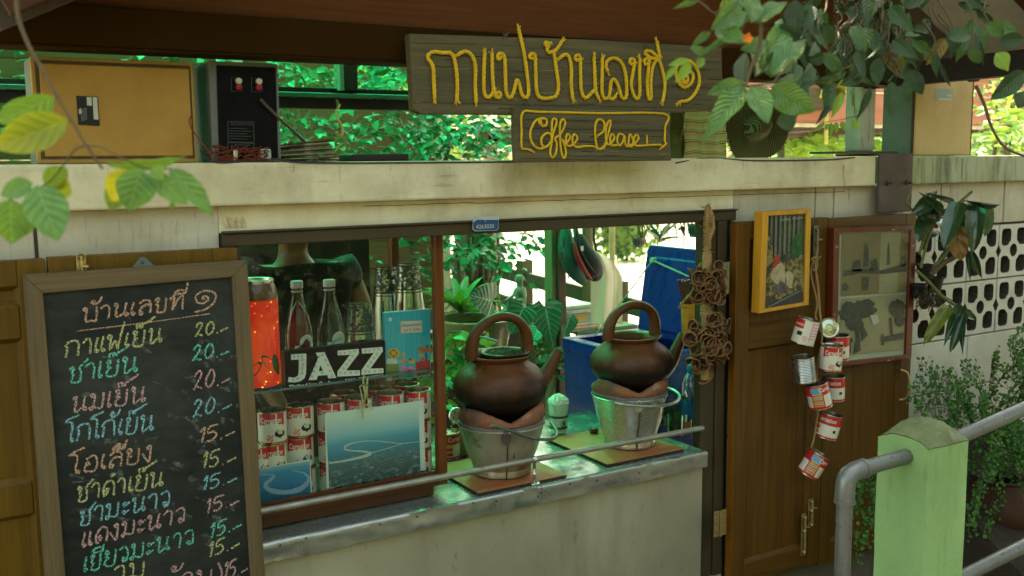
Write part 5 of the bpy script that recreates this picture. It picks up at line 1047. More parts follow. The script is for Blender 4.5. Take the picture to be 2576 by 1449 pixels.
terr = surf('stove_clay', (.30, .115, .05), (.19, .08, .04), .85, scale=9, bump=.5, bscale=60, spots=((6, (1, 1, 2), .44, .6, (.06, .05, .042), .8), (14, (1, 1, 1), .6, .68, (.42, .3, .2), .5)))
ash = surf('stove_mortar', (.17, .165, .15), (.10, .10, .09), .9, scale=20, bump=.5, bscale=80)
tilem = surf('tile', (.44, .15, .05), (.33, .11, .04), .6, scale=5, bump=.3, bscale=50, world=True, spots=((9, (1, 1, 1), .55, .68, (.11, .055, .03), .6),))
def tilepad(u0, v0, u1, v1, depth, label):
    a = Pz(u0, v0, .716); b = Pz(u1, v1, .716); y0 = a.y; t = thing('floor_tile', ((a.x+b.x)/2, y0+depth/2, .708), label, 'tile'); n = 2
    c = MB(); c.box((a.x, y0, .7085), (b.x, y0+depth, .7145)); c.build('slab', surf(label[:10]+'edge', (.05, .035, .025), (.03, .02, .015), .9), t)
    w_ = (b.x-a.x)/n
    for i in range(n):
        for j in range(n):
            d = depth/n; c = MB(); z = .7147+random.uniform(0, .0006); c.box((a.x+i*w_+.0006, y0+j*d+.0006, .713), (a.x+(i+1)*w_-.0006, y0+(j+1)*d-.0006, z+.0012)); c.build('tile', tilem, t, bev=.0005)
    return a, b
tilepad(1202, 1240, 1424, 1193, .30, 'terracotta tiled square under the rusty bucket stove')
tilepad(1527, 1168, 1729, 1131, .34, 'terracotta tiled square under the shiny bucket stove')
def stove(name, u, yb, rb, rt, zb_, bm, label, aseam):
    """bucket with a clay firebox lining whose rim is scalloped"""
    p = P(u, 1150, yb); p.z = .7165; ztop = zb_; h = ztop-p.z
    t = thing(name, p, label, 'stove'); hb = h
    def dent(q, a, r, z): return q*(1+.012*mnoise.noise(V((cos(a)*2, sin(a)*2, z*9+p.x*5)))) if z > 0.002 else q
    c = MB(); c.lathe([(0, .001), (rb*.94, .001), (rb*1.0, .004), (rb*1.0, .018), (rb*.985, .022), (rb+(rt-rb)*.5, hb*.5), (rt, hb), (rt+.003, hb+.003), (rt, hb+.006), (rt-.006, hb+.004)], c=p, n=64, fn=dent); c.build('bucket', bm, t, smooth_=40)
    c = MB(); c.lathe([(rt-.006, hb+.001), (rt+.001, hb+.006), (rt+.001, hb+.012), (rt-.006, hb+.016)], c=p, n=64, fn=lambda q, a, r, z: q*(1+.02*mnoise.noise(V((cos(a)*5, sin(a)*5, z*30))))); c.build('mortar_collar', ash, t, smooth_=True)
    def sc_(q, a, r, z):
        lob = (.5-.5*cos(3*(a-aseam)))**.6; k = max(0, (z-hb-.012)/.035); q = q.copy(); q.z = (q.z if z < hb+.012 else hb+.012+(q.z-hb-.012)*(1-.70*(1-lob)))+.003*mnoise.noise(V((cos(a)*7, sin(a)*7, z*30))); q.x *= 1+.02*mnoise.noise(V((a*2, z*9, 1))); return q
    c = MB(); c.lathe([(rt-.010, hb+.005), (rt-.001, hb+.022), (rt+.003, hb+.036), (rt-.001, hb+.056), (rt-.010, hb+.064), (rt-.022, hb+.060), (rt-.032, hb+.044), (rt-.045, hb+.0), (rt-.06, hb-.06), (0, hb-.06)], c=p, n=72, fn=sc_); c.build('clay_rim', terr, t, smooth_=60)
    c = MB(); c.tube([p+V((cos(-1.95)*(rb+(rt-rb)*q+.0015), sin(-1.95)*(rb+(rt-rb)*q+.0015), hb*q)) for q in (.02, .3, .6, .95)], .0022, 6); c.build('seam', M['rust'], t)
    return p, h, hb, t
def ear_handle(p, rt, hb, t, pts, m_, er):
    e = p+V((cos(er)*(rt+.004), sin(er)*(rt+.004), hb+.002)); q_ = Matrix.Translation(e) @ Matrix.Rotation(er+pi/2, 4, 'Z') @ Matrix.Rotation(radians(90), 4, 'X')
    c = MB(); c.x = q_; c.prism([(.015*cos(k*pi/8), -.012+.020*sin(k*pi/8), 0) for k in range(16)], (0, 0, .003)); c.build('handle_lug', M['rust'] if er == -2.0 and rt > .122 else M['steel'], t, bev=.001)
    c = MB(); c.x = q_; c.lathe([(.003, -.001), (.007, .002), (.0075, .008), (.004, .009)], n=12); c.build('lug_eye', m_, t, smooth_=True)
    c = MB(); c.tube(smooth(pts, 7), .0048, 10); c.build('bail_handle', m_, t, smooth_=True)
z1 = .862
p1, h1, hb1, s1t = stove('bucket_stove', 1262, .108, .086, .126, z1, bucketm1, 'rust spotted bucket stove under the dark clay kettle, nearer the showcase', -1.85)
fy = p1.y
ear_handle(p1, .128, hb1, s1t, [P(1232, 1074, fy-.136), P(1250, 1072, fy-.142), P(1295, 1088, fy-.145), P(1350, 1104, fy-.13), P(1390, 1104, fy-.08), P(1401, 1088, fy-.02), P(1385, 1062, fy+.05)], surf('old_handle', (.16, .17, .15), (.1, .1, .09), .5, .5, scale=20), -2.0)
z2 = .880
p2, h2, hb2, s2t = stove('bucket_stove', 1583, .130, .082, .120, z2, bucketm2, 'shiny tin bucket stove under the right clay kettle', -1.95)
fy = p2.y
ear_handle(p2, .118, hb2, s2t, [P(1545, 1014, fy-.128), P(1590, 1020, fy-.138), P(1650, 1022, fy-.115), P(1695, 1014, fy-.06), P(1710, 997, fy+.01), P(1695, 982, fy+.06), P(1675, 975, fy+.09)], surf('pale_handle', (.42, .46, .42), (.34, .37, .34), .35, .6), -2.0)
def kettle(c0, R, zbot, zrim, ztop, rneck, label, spout, grounds=False, han=0.0):
    p = V((c0.x, c0.y, zbot)); t = thing('clay_kettle', p, label, 'kettle'); H = zrim-zbot
    pr = [(0, 0), (R*.30, .002), (R*.52, H*.055), (R*.76, H*.17), (R*.93, H*.32), (R, H*.46), (R*.985, H*.58), (R*.91, H*.69), (R*.775, H*.79), (rneck*1.02, H*.87), (rneck*.97, H*.905), (rneck*1.06, H*.94), (rneck*1.16, H*.985), (rneck*1.15, H*1.0), (rneck*1.06, H*.995), (rneck*.92, H*.94), (rneck*.86, H*.86), (rneck*1.0, H*.7)]
    c = MB(); c.lathe(pr, c=p, n=64, fn=lambda q, a, r, z: q*(1+.006*mnoise.noise(V((cos(a)*1.5, sin(a)*1.5, z*8))))); c.build('body', sooty('clay_sooty_%.2f' % p.x, H*.78, H*.42, 0, 0), t, smooth_=70)
    c = MB(); c.lathe([(rneck*.9, H*.80), (0, H*.80)], c=p, n=40); c.build('inside', surf('kettle_inside', (.05, .035, .02), (.03, .02, .014), .6) if 'kettle_inside' not in bpy.data.materials else bpy.data.materials['kettle_inside'], t)
    hh = ztop-zrim; pts = []; rr = []
    for k in range(25):
        a = pi*k/24; x = -cos(a)*rneck*1.13; q = abs(sin(a)); pts.append(p+V((x*(1+.10*q), -.01*q+han*x, H*.96+(hh+H*.04)*(sin(a)**.8 if 0 < k < 24 else 0)))); rr.append(.0135+.006*abs(cos(a))**3)
    c = MB(); c.tube(smooth(pts, 2), [rr[min(24, i//2)] for i in range(len(smooth(pts, 2)))], 14); c.build('handle', clay, t, smooth_=True)
    c = MB(); sp = smooth(spout, 6); c.tube(sp, [.030-.016*i/(len(sp)-1) for i in range(len(sp))], 18, cap=False); e = sp[-1]; d = (sp[-1]-sp[-2]).normalized(); 
    c.tube([e, e+d*.001, e-d*.02], [.014, .0105, .009], 18, cap=True); c.build('spout', clay, t, smooth_=True)
    return p, H, t
R1 = .140; zb1 = .880; zr1 = P(1262, 905, .04).z; k1c = V((P(1258, 960, .125).x, .125, 0))
spA = [P(1335, 985, .12), P(1364, 955, .12), P(1388, 915, .118), P(1405, 880, .115)]
kp1, kH1, kt1 = kettle(k1c, R1, zb1-.003, zr1, P(1253, 786, .125).z-.012, .083, 'dark sooty clay kettle full of coffee grounds, on the rusty bucket stove', spA)
c = MB(); cc = V((kp1.x+.018, kp1.y, kp1.z)); c.lathe([(0, kH1*.96), (.045, kH1*.965), (.062, kH1*.955), (.066, kH1*.985), (.072, kH1*1.015), (.069, kH1*1.03), (.062, kH1*1.02), (.058, kH1*.97)], c=cc, n=40); gf = thing('coffee_filter', cc+V((0, 0, kH1*.95)), 'brown strainer bowl set in the kettle mouth', 'strainer'); c.build('bowl', clay, gf, smooth_=60)
c = MB(); c.grid(lambda s, q: cc+V(((q*.062)*cos(s*2*pi), (q*.062)*sin(s*2*pi), kH1*.985+.012*(1-q*q)+.006*mnoise.noise(V((q*4*cos(s*6.283), q*4*sin(s*6.283), 0)))*1.5)), 40, 12); tag(c.build('coffee_grounds', M['soil'], gf), kind='stuff')
c = MB(); c.tube([P(1207, 846, .10), P(1222, 850, .11), P(1250, 858, .12)], [.0022, .0035, .003], 8); tag(c.build('green_stick', plain('aqua_plastic', (.06, .42, .36), .3), smooth_=True), 'small aqua plastic hook lying on the rim of the dark kettle', 'hook')
c = MB(); pa, pb = P(1256, 770, .28), P(1210, 846, .10)
c.tube(smooth([P(1238, 760, .28), P(1226, 800, .2), P(1215, 825, .14), P(1220, 835, .12), P(1208, 842, .1)], 6), .0009, 5); tag(c.build('thin_wire', M['brass']), 'thin bent wire hanging behind the arched handle of the dark kettle', 'wire')
R2 = .135; k2c = V((P(1589, 915, .135).x, .135, 0)); zb2 = .899; zr2 = P(1588, 858, .05).z
spB = [P(1655, 945, .135), P(1684, 915, .135), P(1702, 878, .13), P(1718, 840, .13)]
kp2, kH2, kt2 = kettle(k2c, R2, zb2-.002, zr2, P(1586, 757, .135).z-.012, .082, 'lighter brown clay kettle with open mouth on the shiny bucket stove', spB)
# lumps, cup of crushed ice, can, glasses and bottle on the counter
p = Pz(1405, 1088, .708); ic = thing('iced_cup', p, 'clear printed cup heaped with crushed ice between the two stoves', 'cup')
H = .105; c = MB(); c.lathe([(0, .001), (.026, .001), (.028, .003), (.037, H), (.039, H+.002), (.037, H+.003)], c=p, n=32); c.build('cup_wall', M['plastic'], ic, smooth_=50)
icem = surf('ice', (.90, .92, .84), (.78, .84, .74), .3, scale=30, bump=.8, bscale=60, transl=.3)
c = MB(); c.lathe([(0, .004), (.0255, .004), (.036, H-.002), (.034, H+.010), (.02, H+.022), (0, H+.028)], c=p, n=28, fn=lambda q, a, r, z: q*(1+(.05*mnoise.noise(V((cos(a)*4, sin(a)*4, z*60))) if z > H-.003 else 0))); c.build('ice_fill', icem, ic, smooth_=True)
ib = MB()
for k in range(110):
    a = random.uniform(0, 6.28); r = .034*sqrt(random.random()); z = H+.026*(1-(r/.036)**2); s = random.uniform(.0018, .0045); ib.x = Matrix.Translation(p+V((r*cos(a), r*sin(a), z))) @ Matrix.Rotation(random.random()*6, 4, V((random.random(), random.random(), 1))); ib.box((-s, -s, -s*.7), (s, s, s*.7))
tag(ib.build('ice_crumbs', icem, ic), kind='stuff')
for z_ in (.022, .056, .0605, .018):
    c = MB(); r_ = .0275+.0093*z_/H; c.lathe([(r_+.0012, z_), (r_+.0014, z_+.003)], c=p, n=32); c.build('printed_band', M['black'], ic)
for (ex, ez, er) in ((0, .038, .011),):
    c = MB(); R_ = .0325
    for k in range(10):
        a = k*2*pi/10; pts = [(p.x+(R_)*sin((ex+er*cos(a+q)*1)/R_), p.y-(R_)*cos((ex+er*cos(a+q))/R_), p.z+ez+er*sin(a+q)) for q in (0, .25, .45)]; c.tube([V(x_) for x_ in pts], .0012, 4)
    c.add([(p.x+(R_+.0004)*sin(x_/R_), p.y-(R_+.0004)*cos(x_/R_), p.z+z_) for x_, z_ in ((-.005, .044), (.005, .044), (.0036, .031), (-.0036, .031))], [(0, 1, 2, 3)]); c.build('printed_emblem', plain('emblem_brown', (.05, .025, .012), .5), ic)
make_can('milk_can', tuple(Pz(1128, 1150, .7085)), 'milk2', 'closed red and white milk can on the counter beside the showcase post', None, (0, 0, 1.0))
p = Pz(1162, 1140, .7085); tcn = thing('open_tin', p, 'opened yellowish tin with its lid bent up, left of the rusty bucket stove', 'tin')
c = MB(); c.lathe([(0, .002), (.034, .002), (.034, .088), (.033, .088), (.0325, .01)], c=p, n=32); c.build('wall', surf('yellow_tin', (.32, .27, .10), (.22, .18, .07), .35, .6), tcn, smooth_=50)
c = MB(); c.x = Matrix.Translation(P(1147, 1045, p.y)) @ Matrix.Rotation(.25, 4, 'Y') @ Matrix.Rotation(radians(80), 4, 'X'); c.lathe([(0, .001), (.010, .001), (.012, .003), (.020, .002), (.024, .004), (.026, .0)], n=32); c.build('bent_lid', tin, tcn, smooth_=True)
def drinking_glass(u, v, r, h, label, fill=None):
    p = Pz(u, v, .708); t = thing('drinking_glass', p, label, 'glass'); c = MB(); c.lathe([(0, .002), (r*.9, .002), (r, h), (r-.002, h), (r*.88, .008), (0, .008)], c=p, n=28); c.build('glass_wall', bglass, t, smooth_=50)
    if fill: c = MB(); c.lathe([(0, .009), (r*.85, .009), (r*.9, h*.4), (0, h*.4)], c=p, n=24); c.build('drink', fill, t, smooth_=50)
    return t
drinking_glass(1698, 1096, .027, .072, 'small clear glass behind the rail, right of the shiny stove', glassy('weak_tea', (.75, .65, .25), .05, .05, .3))
tgl = drinking_glass(1726, 1090, .018, .05, 'small glass with an orange printed label beside the water bottle')
c = MB(); pp = Pz(1726, 1090, .708); c.grid(lambda s, q: pp+V((.0188*sin(-1.1+s*1.7), -.0188*cos(-1.1+s*1.7), .012+q*.032)), 8, 1); c.build('label', plain('orange_label', (.42, .12, .02), .5), tgl, smooth_=True)
p = Pz(1737, 1075, .708); wb = thing('water_bottle', p, 'clear plastic water bottle with a blue cap and blue label beside the jamb', 'bottle'); H = P(1737, 918, p.y).z-p.z; r = .031
wm = glassy('pet_plastic', (.80, .93, .92), .05, .12, .6)
pr = [(0, .001), (r*.8, .001), (r*.95, .006), (r, .014)]+[(r*(1-.03*(k % 2)), .014+(H*.62)*k/12) for k in range(13)]+[(r*.98, H*.66), (r*.85, H*.76), (r*.5, H*.86), (r*.4, H*.88)]
c = MB(); c.lathe(pr, c=p, n=28); c.build('bottle_wall', wm, wb, smooth_=True)
c = MB(); c.lathe([(0, .004), (r*.93, .01), (r*.93, H*.35), (0, H*.35)], c=p, n=24); c.build('water_inside', glassy('bottle_water', (.55, .80, .78), .02, .06, .4), wb, smooth_=50)
c = MB(); c.lathe([(r*.43, H*.875), (r*.47, H*.88), (r*.47, H*.985), (r*.42, H), (0, H)], c=p, n=24); c.build('cap', plain('cap_blue', (.01, .22, .36), .35), wb, smooth_=50)
c = MB(); c.lathe([(r*1.02, H*.24), (r*1.02, H*.46)], c=p, n=28, mf=None); c.build('label', surf('water_label', (.01, .05, .20), (.02, .16, .30), .35, scale=30, bump=0), wb, smooth_=True)
c = MB(); q_ = p+V((0, 0, H*.35)); c.tube([q_+V((r*1.03*sin(.6+.3*cos(a)), -r*1.03*cos(.6+.3*cos(a)), .018*sin(a))) for a in [k*2*pi/16 for k in range(17)]], .001, 5); c.build('green_ring', plain('ring_green', (.05, .4, .15), .4), wb)
gj = thing('glass_jar', Pz(1690, 1070, .708), 'squat clear jar behind the bail handle of the shiny stove', 'jar'); c = MB(); pj = Pz(1690, 1065, .708); c.lathe([(0, .002), (.05, .002), (.055, .02), (.056, .10), (.05, .12), (.052, .125)], c=pj, n=32); c.build('jar_wall', bglass, gj, smooth_=50)
c = MB(); c.lathe([(0, .004), (.052, .006), (.053, .055), (0, .055)], c=pj, n=32); c.build('green_drink', glassy('green_drink', (.35, .75, .30), .05, .06, .4), gj, smooth_=50)
p = Pz(1494, 1090, .716); c = MB(); c.lathe([(0, 0), (.012, .002), (.016, .010), (.012, .018), (0, .021)], c=p, n=16); tag(c.build('clay_stopper', clay, smooth_=True), 'small round clay stopper peeping out left of the shiny bucket stove', 'stopper')
# ------------------------------------------------------------ two framed pictures on the right shutters
def frame_thing(name, outer, inner, y, th, label, fm, cat='picture'):
    t = thing(name, P(*outer[3], y), label, cat); o = [P(u, v, y) for u, v in outer]; i = [P(u, v, y) for u, v in inner]
    for k in range(4):
        k2 = (k+1) % 4; c = MB(); c.prism([o[k], o[k2], i[k2], i[k]], (0, th, 0)); c.build('frame_bar', fm, t, bev=.0015)
    return t
yf = wood('yellow_frame', (.60, .30, .022), (.50, .24, .02), .35, 'z', .6, bump=.05, coat=.3)
YP = -.10
pic = frame_thing('yellow_framed_poster', [(1919, 533), (2041, 525), (2035, 767), (1910, 789)], [(1934, 543), (2030, 537), (2024, 760), (1925, 777)], YP, .036, 'bright yellow framed poster of a rooster hung on the teak shutter', yf)
ZF = lambda x, y: (1717+x/3, 483+y/3)
PYY = YP+.006
def pp_(pl, m_, k=0, nm='poster_print', par=None): c = MB(); c.poly([P(*ZF(*q), PYY-.0003*k) for q in pl]); return c.build(nm, m_, par or pic)
def rot_r(l): return l
straw = surf('poster_straw', (.26, .19, .07), (.03, .03, .015), .5, scale=70, lo=.42, hi=.58, bump=0, world=True)
c = MB(); c.prism([P(*ZF(*q), PYY+.002) for q in ((650, 180), (940, 160), (920, 840), (622, 884))], (0, .004, 0)); c.build('backing', surf('poster_dark', (.05, .055, .04), (.012, .014, .012), .4, scale=30, bump=0, world=True, coat=.4), pic)
for k in range(7):
    x = 665+k*34; pp_([(x, 180), (x+17, 178), (x+10, 520-k*18), (x-8, 530-k*18)], plain('poster_grey%d' % (k % 2), (.11+.03*(k % 2), .11+.03*(k % 2), .105), .4) if k < 2 else bpy.data.materials['poster_grey%d' % (k % 2)], 1)
pp_([(640, 585), (905, 470), (915, 700), (905, 838), (860, 850), (628, 780)], straw, 2); pp_([(840, 330), (905, 300), (900, 470), (830, 500), (820, 420)], surf('poster_green', (.02, .14, .03), (.01, .04, .015), .5, scale=60, bump=0, world=True), 2)
pp_([(640, 320), (670, 310), (690, 520), (650, 575), (635, 570)], straw, 2)
wh = surf('poster_white', (.50, .42, .26), (.30, .22, .12), .5, scale=70, bump=0, world=True); rd = plain('poster_red', (.36, .035, .02), .5)
pp_([(672, 590), (720, 545), (740, 520), (772, 575), (778, 640), (770, 690), (740, 662), (720, 700), (690, 680), (668, 650)], wh, 4); pp_([(778, 620), (800, 590), (830, 610), (840, 655), (822, 700), (832, 728), (800, 722), (785, 690)], wh, 4)
pp_([(690, 500), (700, 478), (728, 474), (740, 500), (730, 520), (742, 535), (715, 550), (700, 570), (672, 585), (680, 548), (692, 530)], rd, 5)
pp_([(690, 690), (760, 670), (800, 720), (790, 760), (740, 770), (700, 750)], surf('poster_feather', (.14, .13, .11), (.03, .03, .03), .5, scale=50, bump=0, world=True), 3)
pp_([(628, 850), (700, 830), (890, 730), (905, 760), (900, 838), (625, 884)], plain('poster_floor', (.03, .03, .035), .4), 3); pp_([(640, 868), (880, 745), (885, 752), (650, 872)], plain('poster_glint', (.16, .17, .2), .4), 5)
q0, q1 = P(*ZF(735, 222), PYY-.0012), P(*ZF(905, 200), PYY-.0012); text_on('Coffee House', q0, q1-q0, (0, 0, 1), (q1-q0).length, plain('poster_title', (.34, .33, .27), .5), 'poster_title', pic, hs=.013)
c = MB(); c.poly([P(*ZF(*q), PYY-.0025) for q in ((650, 176), (938, 162), (918, 842), (622, 884))]); c.build('pane', glassy('poster_glass', (.97, .98, .97), .03, .015, .3), pic)
rf_ = surf('old_red_frame', (.13, .022, .008), (.09, .016, .007), .4, scale=8, bump=.2, coat=.3, spots=((30, (.5, 1, 1), .62, .68, (.42, .30, .15), .9),))
PY2 = -.088
old = frame_thing('old_framed_print', [(2099, 574), (2307, 566), (2293, 902), (2092, 924)], [(2113, 586), (2292, 579), (2279, 893), (2105, 912)], PY2, .030, 'old red frame with peeling edges holding two faded sepia prints', rf_)
ZG = ZF
def p2_(pl, m_, k=0, nm='faded_print', y0=PY2+.008): c = MB(); c.poly([P(*ZG(*q), y0-.0003*k) for q in pl]); return c.build(nm, m_, old)
c = MB(); c.prism([P(*ZG(*q), PY2+.010) for q in ((1188, 305), (1730, 285), (1690, 1235), (1165, 1290))], (0, .006, 0)); c.build('mount_board', plain('mount', (.38, .42, .32), .6), old)
sep = surf('sepia', (.20, .155, .08), (.14, .11, .06), .5, scale=6, bump=0, world=True, spots=((30, (1, 1, 3), .58, .7, (.09, .085, .06), .4),)); sep2 = surf('sepia_light', (.29, .265, .15), (.24, .21, .12), .5, scale=9, bump=0, world=True, spots=((25, (1, 1, 2), .55, .7, (.15, .14, .09), .5),))
ink = surf('sepia_ink', (.025, .03, .024), (.075, .08, .055), .5, scale=60, bump=0, world=True)
p2_([(1204, 318), (1708, 300), (1690, 752), (1190, 790)], sep, 1); p2_([(1196, 806), (1688, 768), (1668, 1190), (1180, 1240)], sep2, 1)
p2_([(1500, 308), (1650, 303), (1620, 760), (1480, 768)], sep2, 2)
for pl in ([(1362, 570), (1370, 430), (1382, 365), (1390, 430), (1395, 380), (1404, 440), (1410, 560)], [(1540, 550), (1546, 420), (1554, 370), (1562, 420), (1566, 548)], [(1280, 600), (1285, 525), (1340, 510), (1352, 600)], [(1415, 585), (1420, 520), (1462, 495), (1475, 530), (1480, 585)],
    [(1205, 625), (1215, 590), (1290, 585), (1420, 575), (1500, 590), (1600, 560), (1690, 540), (1690, 600), (1500, 620), (1350, 612), (1210, 640)], [(1640, 560), (1650, 480), (1690, 475), (1690, 560)], [(1203, 700), (1230, 680), (1260, 720), (1235, 745), (1200, 745)], [(1350, 640), (1410, 640), (1400, 740), (1355, 745)]): p2_(pl, ink, 3, 'print_silhouette')
def blob(cx, cy, rx, ry, n=26, s=0): return [(cx+rx*cos(k*2*pi/n)*(.8+.35*mnoise.noise(V((k*1.3, s, 0)))), cy+ry*sin(k*2*pi/n)*(.8+.35*mnoise.noise(V((k*1.3, s, 5))))) for k in range(n)]
for j, pl in enumerate((blob(1270, 920, 110, 90, s=1), blob(1370, 880, 120, 90, s=2), blob(1300, 1000, 90, 60, s=3), blob(1620, 880, 75, 90, s=4), blob(1640, 970, 50, 60, s=5), blob(1255, 860, 60, 40, s=6))): p2_(pl, ink, 4+j, 'print_silhouette')
for pl in ([(1300, 1000), (1330, 1000), (1345, 1200), (1290, 1220), (1312, 1100)], [(1345, 1010), (1362, 1000), (1400, 1080), (1350, 1130)], [(1200, 1120), (1280, 1100), (1290, 1130), (1205, 1150)], [(1520, 1090), (1670, 1060), (1668, 1110), (1525, 1130)], [(1560, 950), (1580, 945), (1590, 1080), (1575, 1085)], [(1500, 1090), (1515, 1060), (1525, 1150), (1505, 1160)], [(1210, 1140), (1225, 1140), (1230, 1225), (1215, 1228)], [(1260, 1130), (1272, 1130), (1272, 1215), (1262, 1218)]): p2_(pl, ink, 11, 'print_silhouette')
p2_([(1415, 930), (1470, 925), (1485, 980), (1440, 1005)], plain('print_white', (.42, .45, .36), .6), 12)
c = MB(); c.poly([P(*ZG(*q), PY2+.0035) for q in ((1186, 303), (1732, 284), (1692, 1240), (1163, 1292))]); c.build('pane', glassy('old_glass', (.96, .98, .95), .06, .012, .3), old)
# ------------------------------------------------------------ string of empty milk cans
strg = MB(); pts = [P(2054, 632, -.075), P(2050, 660, -.085), P(2058, 720, -.10), P(2062, 780, -.11), P(2068, 850, -.13), P(2055, 930, -.13), P(2060, 1010, -.13), P(2050, 1090, -.12), P(2040, 1130, -.12)]
strg.rope(smooth(pts, 4), .0036, fray=40); pts = [P(2046, 655, -.078), P(2040, 690, -.09), P(2056, 760, -.10), P(2052, 800, -.11), P(2080, 830, -.12)]; strg.rope(smooth(pts, 4), .0028, fray=40)
for k in range(7):
    a = [P(2052+random.gauss(0, 5), 652+random.gauss(0, 8), -.085+random.gauss(0, .006)) for _ in range(4)]; strg.rope(smooth(a, 4), .0024, fray=20)
tag(strg.build('jute_cord', M['jute'], smooth_=True), 'knotted jute cord carrying the bunch of empty milk cans', 'cord')
def hung(u, v, y, kind, label, tiltv, yaw, open_=True, down=False):
    """a can whose centre is seen at (u, v), its axis leaning tiltv degrees clockwise in the picture"""
    ctr = P(u, v, y); ax = (Quaternion(FWD, radians(tiltv)) @ UPV); ax = (ax+V((0, -.18, 0))).normalized()
    if down: ax = -ax
    q = V((0, 0, 1)).rotation_difference(ax) @ Quaternion((0, 0, 1), radians(yaw))
    base = ctr-ax*CHT/2; t = make_can('hanging_milk_can', base, kind, label, 'empty milk cans hung on the jute cord', q.to_euler(), open_=open_, y0=-8); t.rotation_mode = 'XYZ'; t.rotation_euler = q.to_euler(); return t
hung(2026, 833, -.135, 'pink', 'white and pink milk can, topmost left of the hanging bunch', 8, -28)
hung(2090, 899, -.16, 'milk', 'cream milk can with a red name band, upright in the middle of the bunch', -3, -28, False)
hung(2108, 873, -.112, 'milk2', 'red can half hidden behind the cream can of the bunch', -8, -40)
hung(2022, 928, -.14, 'bare', 'bare ribbed steel can without a label in the hanging bunch', -13, 0)
hung(2059, 993, -.165, 'back', 'red can tilted to the left below the bare steel can', -20, -10, False)
hung(2097, 975, -.118, 'milk2', 'red can behind the tilted one, its open mouth up', -6, -30)
hung(2085, 1070, -.14, 'milk2', 'red and cream can second from the bottom of the cord', 8, -35)
hung(2047, 1167, -.14, 'back', 'red can with coloured print at the very bottom of the cord', 24, -8)
c = MB(); ctr = P(2085, 825, -.13); c.x = Matrix.Translation(ctr) @ Matrix.Rotation(radians(-25), 4, 'Z') @ Matrix.Rotation(radians(75), 4, 'X'); c.lathe([(0, .002), (.012, .002), (.014, .004), (.022, .003), (.026, .001), (.031, .002), (.034, .005), (.035, .0), (.033, -.003)], n=36)
tag(c.build('tin_disc', surf('iridescent_tin', (.45, .55, .42), (.5, .38, .25), .25, .95, scale=30, bump=0), smooth_=True), 'shiny round can lid hanging beside the top can of the bunch', 'lid')
# ------------------------------------------------------------ garland of dried curled peels
ga = thing('peel_garland', P(1780, 960, -.05), 'hanging garland of dried curled brown peels on a wound jute rope', 'garland')
gx = lambda v: P(1780-(v-520)*.012, v, -.048)
c = MB(); core = [gx(v) for v in range(522, 960, 12)]; c.tube(core, [(.009 if i*12 < 115 else .015) for i in range(len(core))], 10)
for v in range(530, 880, 5):
    if 540 < v < 655 or 768 < v < 800: 
        p = gx(v); R_ = .0115 if v < 655 else .0175; tl_ = random.uniform(-.3, .3); c.tube([p+V((R_*cos(a), R_*sin(a), tl_*.012*cos(a)+random.gauss(0, .0006))) for a in [k*2*pi/14 for k in range(15)]], .0023, 5)
for _ in range(26):
    p = gx(random.choice((522, 526, 575, 640, 655, 660))); d = V((random.gauss(0, 1), random.gauss(0, 1), random.uniform(-.3, 1.6))).normalized(); c.tube([p, p+d*.018, p+d*random.uniform(.02, .034)], [.0011, .0008, .0003], 4)
c.build('rope_core', M['jute'], ga, smooth_=True)
c = MB(); c.rope(smooth([gx(515), gx(540)+V((.006, -.012, 0)), gx(575)+V((.012, -.012, 0)), gx(600)+V((-.004, -.013, 0)), gx(625)], 5), .0065, fray=60); c.build('knot', M['jute'], ga, smooth_=True)
peelm = surf('peel_skin', (.14, .064, .026), (.08, .037, .016), .7, scale=60, bump=.6, bscale=260, vary=.2); peelin = surf('peel_inside', (.12, .055, .034), (.06, .029, .019), .85, scale=90, bump=.8, bscale=400, vary=.3); peeledge = surf('peel_edge', (.24, .115, .036), (.15, .07, .024), .7, scale=50, bump=.3, vary=.2)
PE = []
def peel_mesh(seed):
    rn = random.Random(seed); R_ = rn.uniform(.0115, .016); curl = rn.uniform(1.0, 1.8); c = MB(); nA, nR = 18, 6; ph = rn.random()*6; full = rn.uniform(4.2, 7.2); twist = rn.uniform(-.3, .3)
    def f(s, q, o=0):
        a = ph+s*full; r = R_*(.1+.9*q)+(.0016*o); z = R_*curl*q*q+R_*.22*sin(2*a+seed)*q+twist*R_*s*2; fl = 1+.28*(q > .8)*(1); return V((r*cos(a)*fl, r*sin(a)*fl, z-(.0022*o if q < .9 else 0)))
    c.grid(lambda s, q: f(s, q), nA, nR, 1); c.grid(lambda s, q: f(1-s, q, 1), nA, nR, 0)
    rim = [f(k/nA, 1)*.5+f(k/nA, 1, 1)*.5 for k in range(nA+1)]; c.tube(rim, [.0017+.0005*sin(k*1.7) for k in range(nA+1)], 6, 2)
    o = c.build('peel', [peelm, peelin, peeledge], ga, smooth_=True, loc=(0, 0, 0)); me = o.data; bpy.data.objects.remove(o); return me
PE = [peel_mesh(k) for k in range(6)]
def peels(v0, v1, n, rad):
    for k in range(n):
        v = v0+(v1-v0)*(k+.5)/n+random.uniform(-6, 6); q = (v-v0)/(v1-v0); R_ = rad*(.55+.6*sin(pi*min(1, max(0, q*.9+.08)))); a = random.uniform(-pi, .15*pi) if k % 4 else random.uniform(0, pi); ctr = gx(v)+V((R_*cos(a), R_*sin(a)*.8, 0))
        d = (V((cos(a), sin(a), random.uniform(-.5, .6)))*.7+V((random.gauss(0, .35), -.45, random.gauss(0, .35)))).normalized(); o = link('peel', random.choice(PE), ga, ctr); o.rotation_euler = (V((0, 0, 1)).rotation_difference(d) @ Quaternion((0, 0, 1), random.uniform(0, 6.28))).to_euler(); s = random.uniform(.85, 1.2); o.scale = (s, s, s)
peels(672, 750, 36, .032); peels(800, 915, 74, .042)
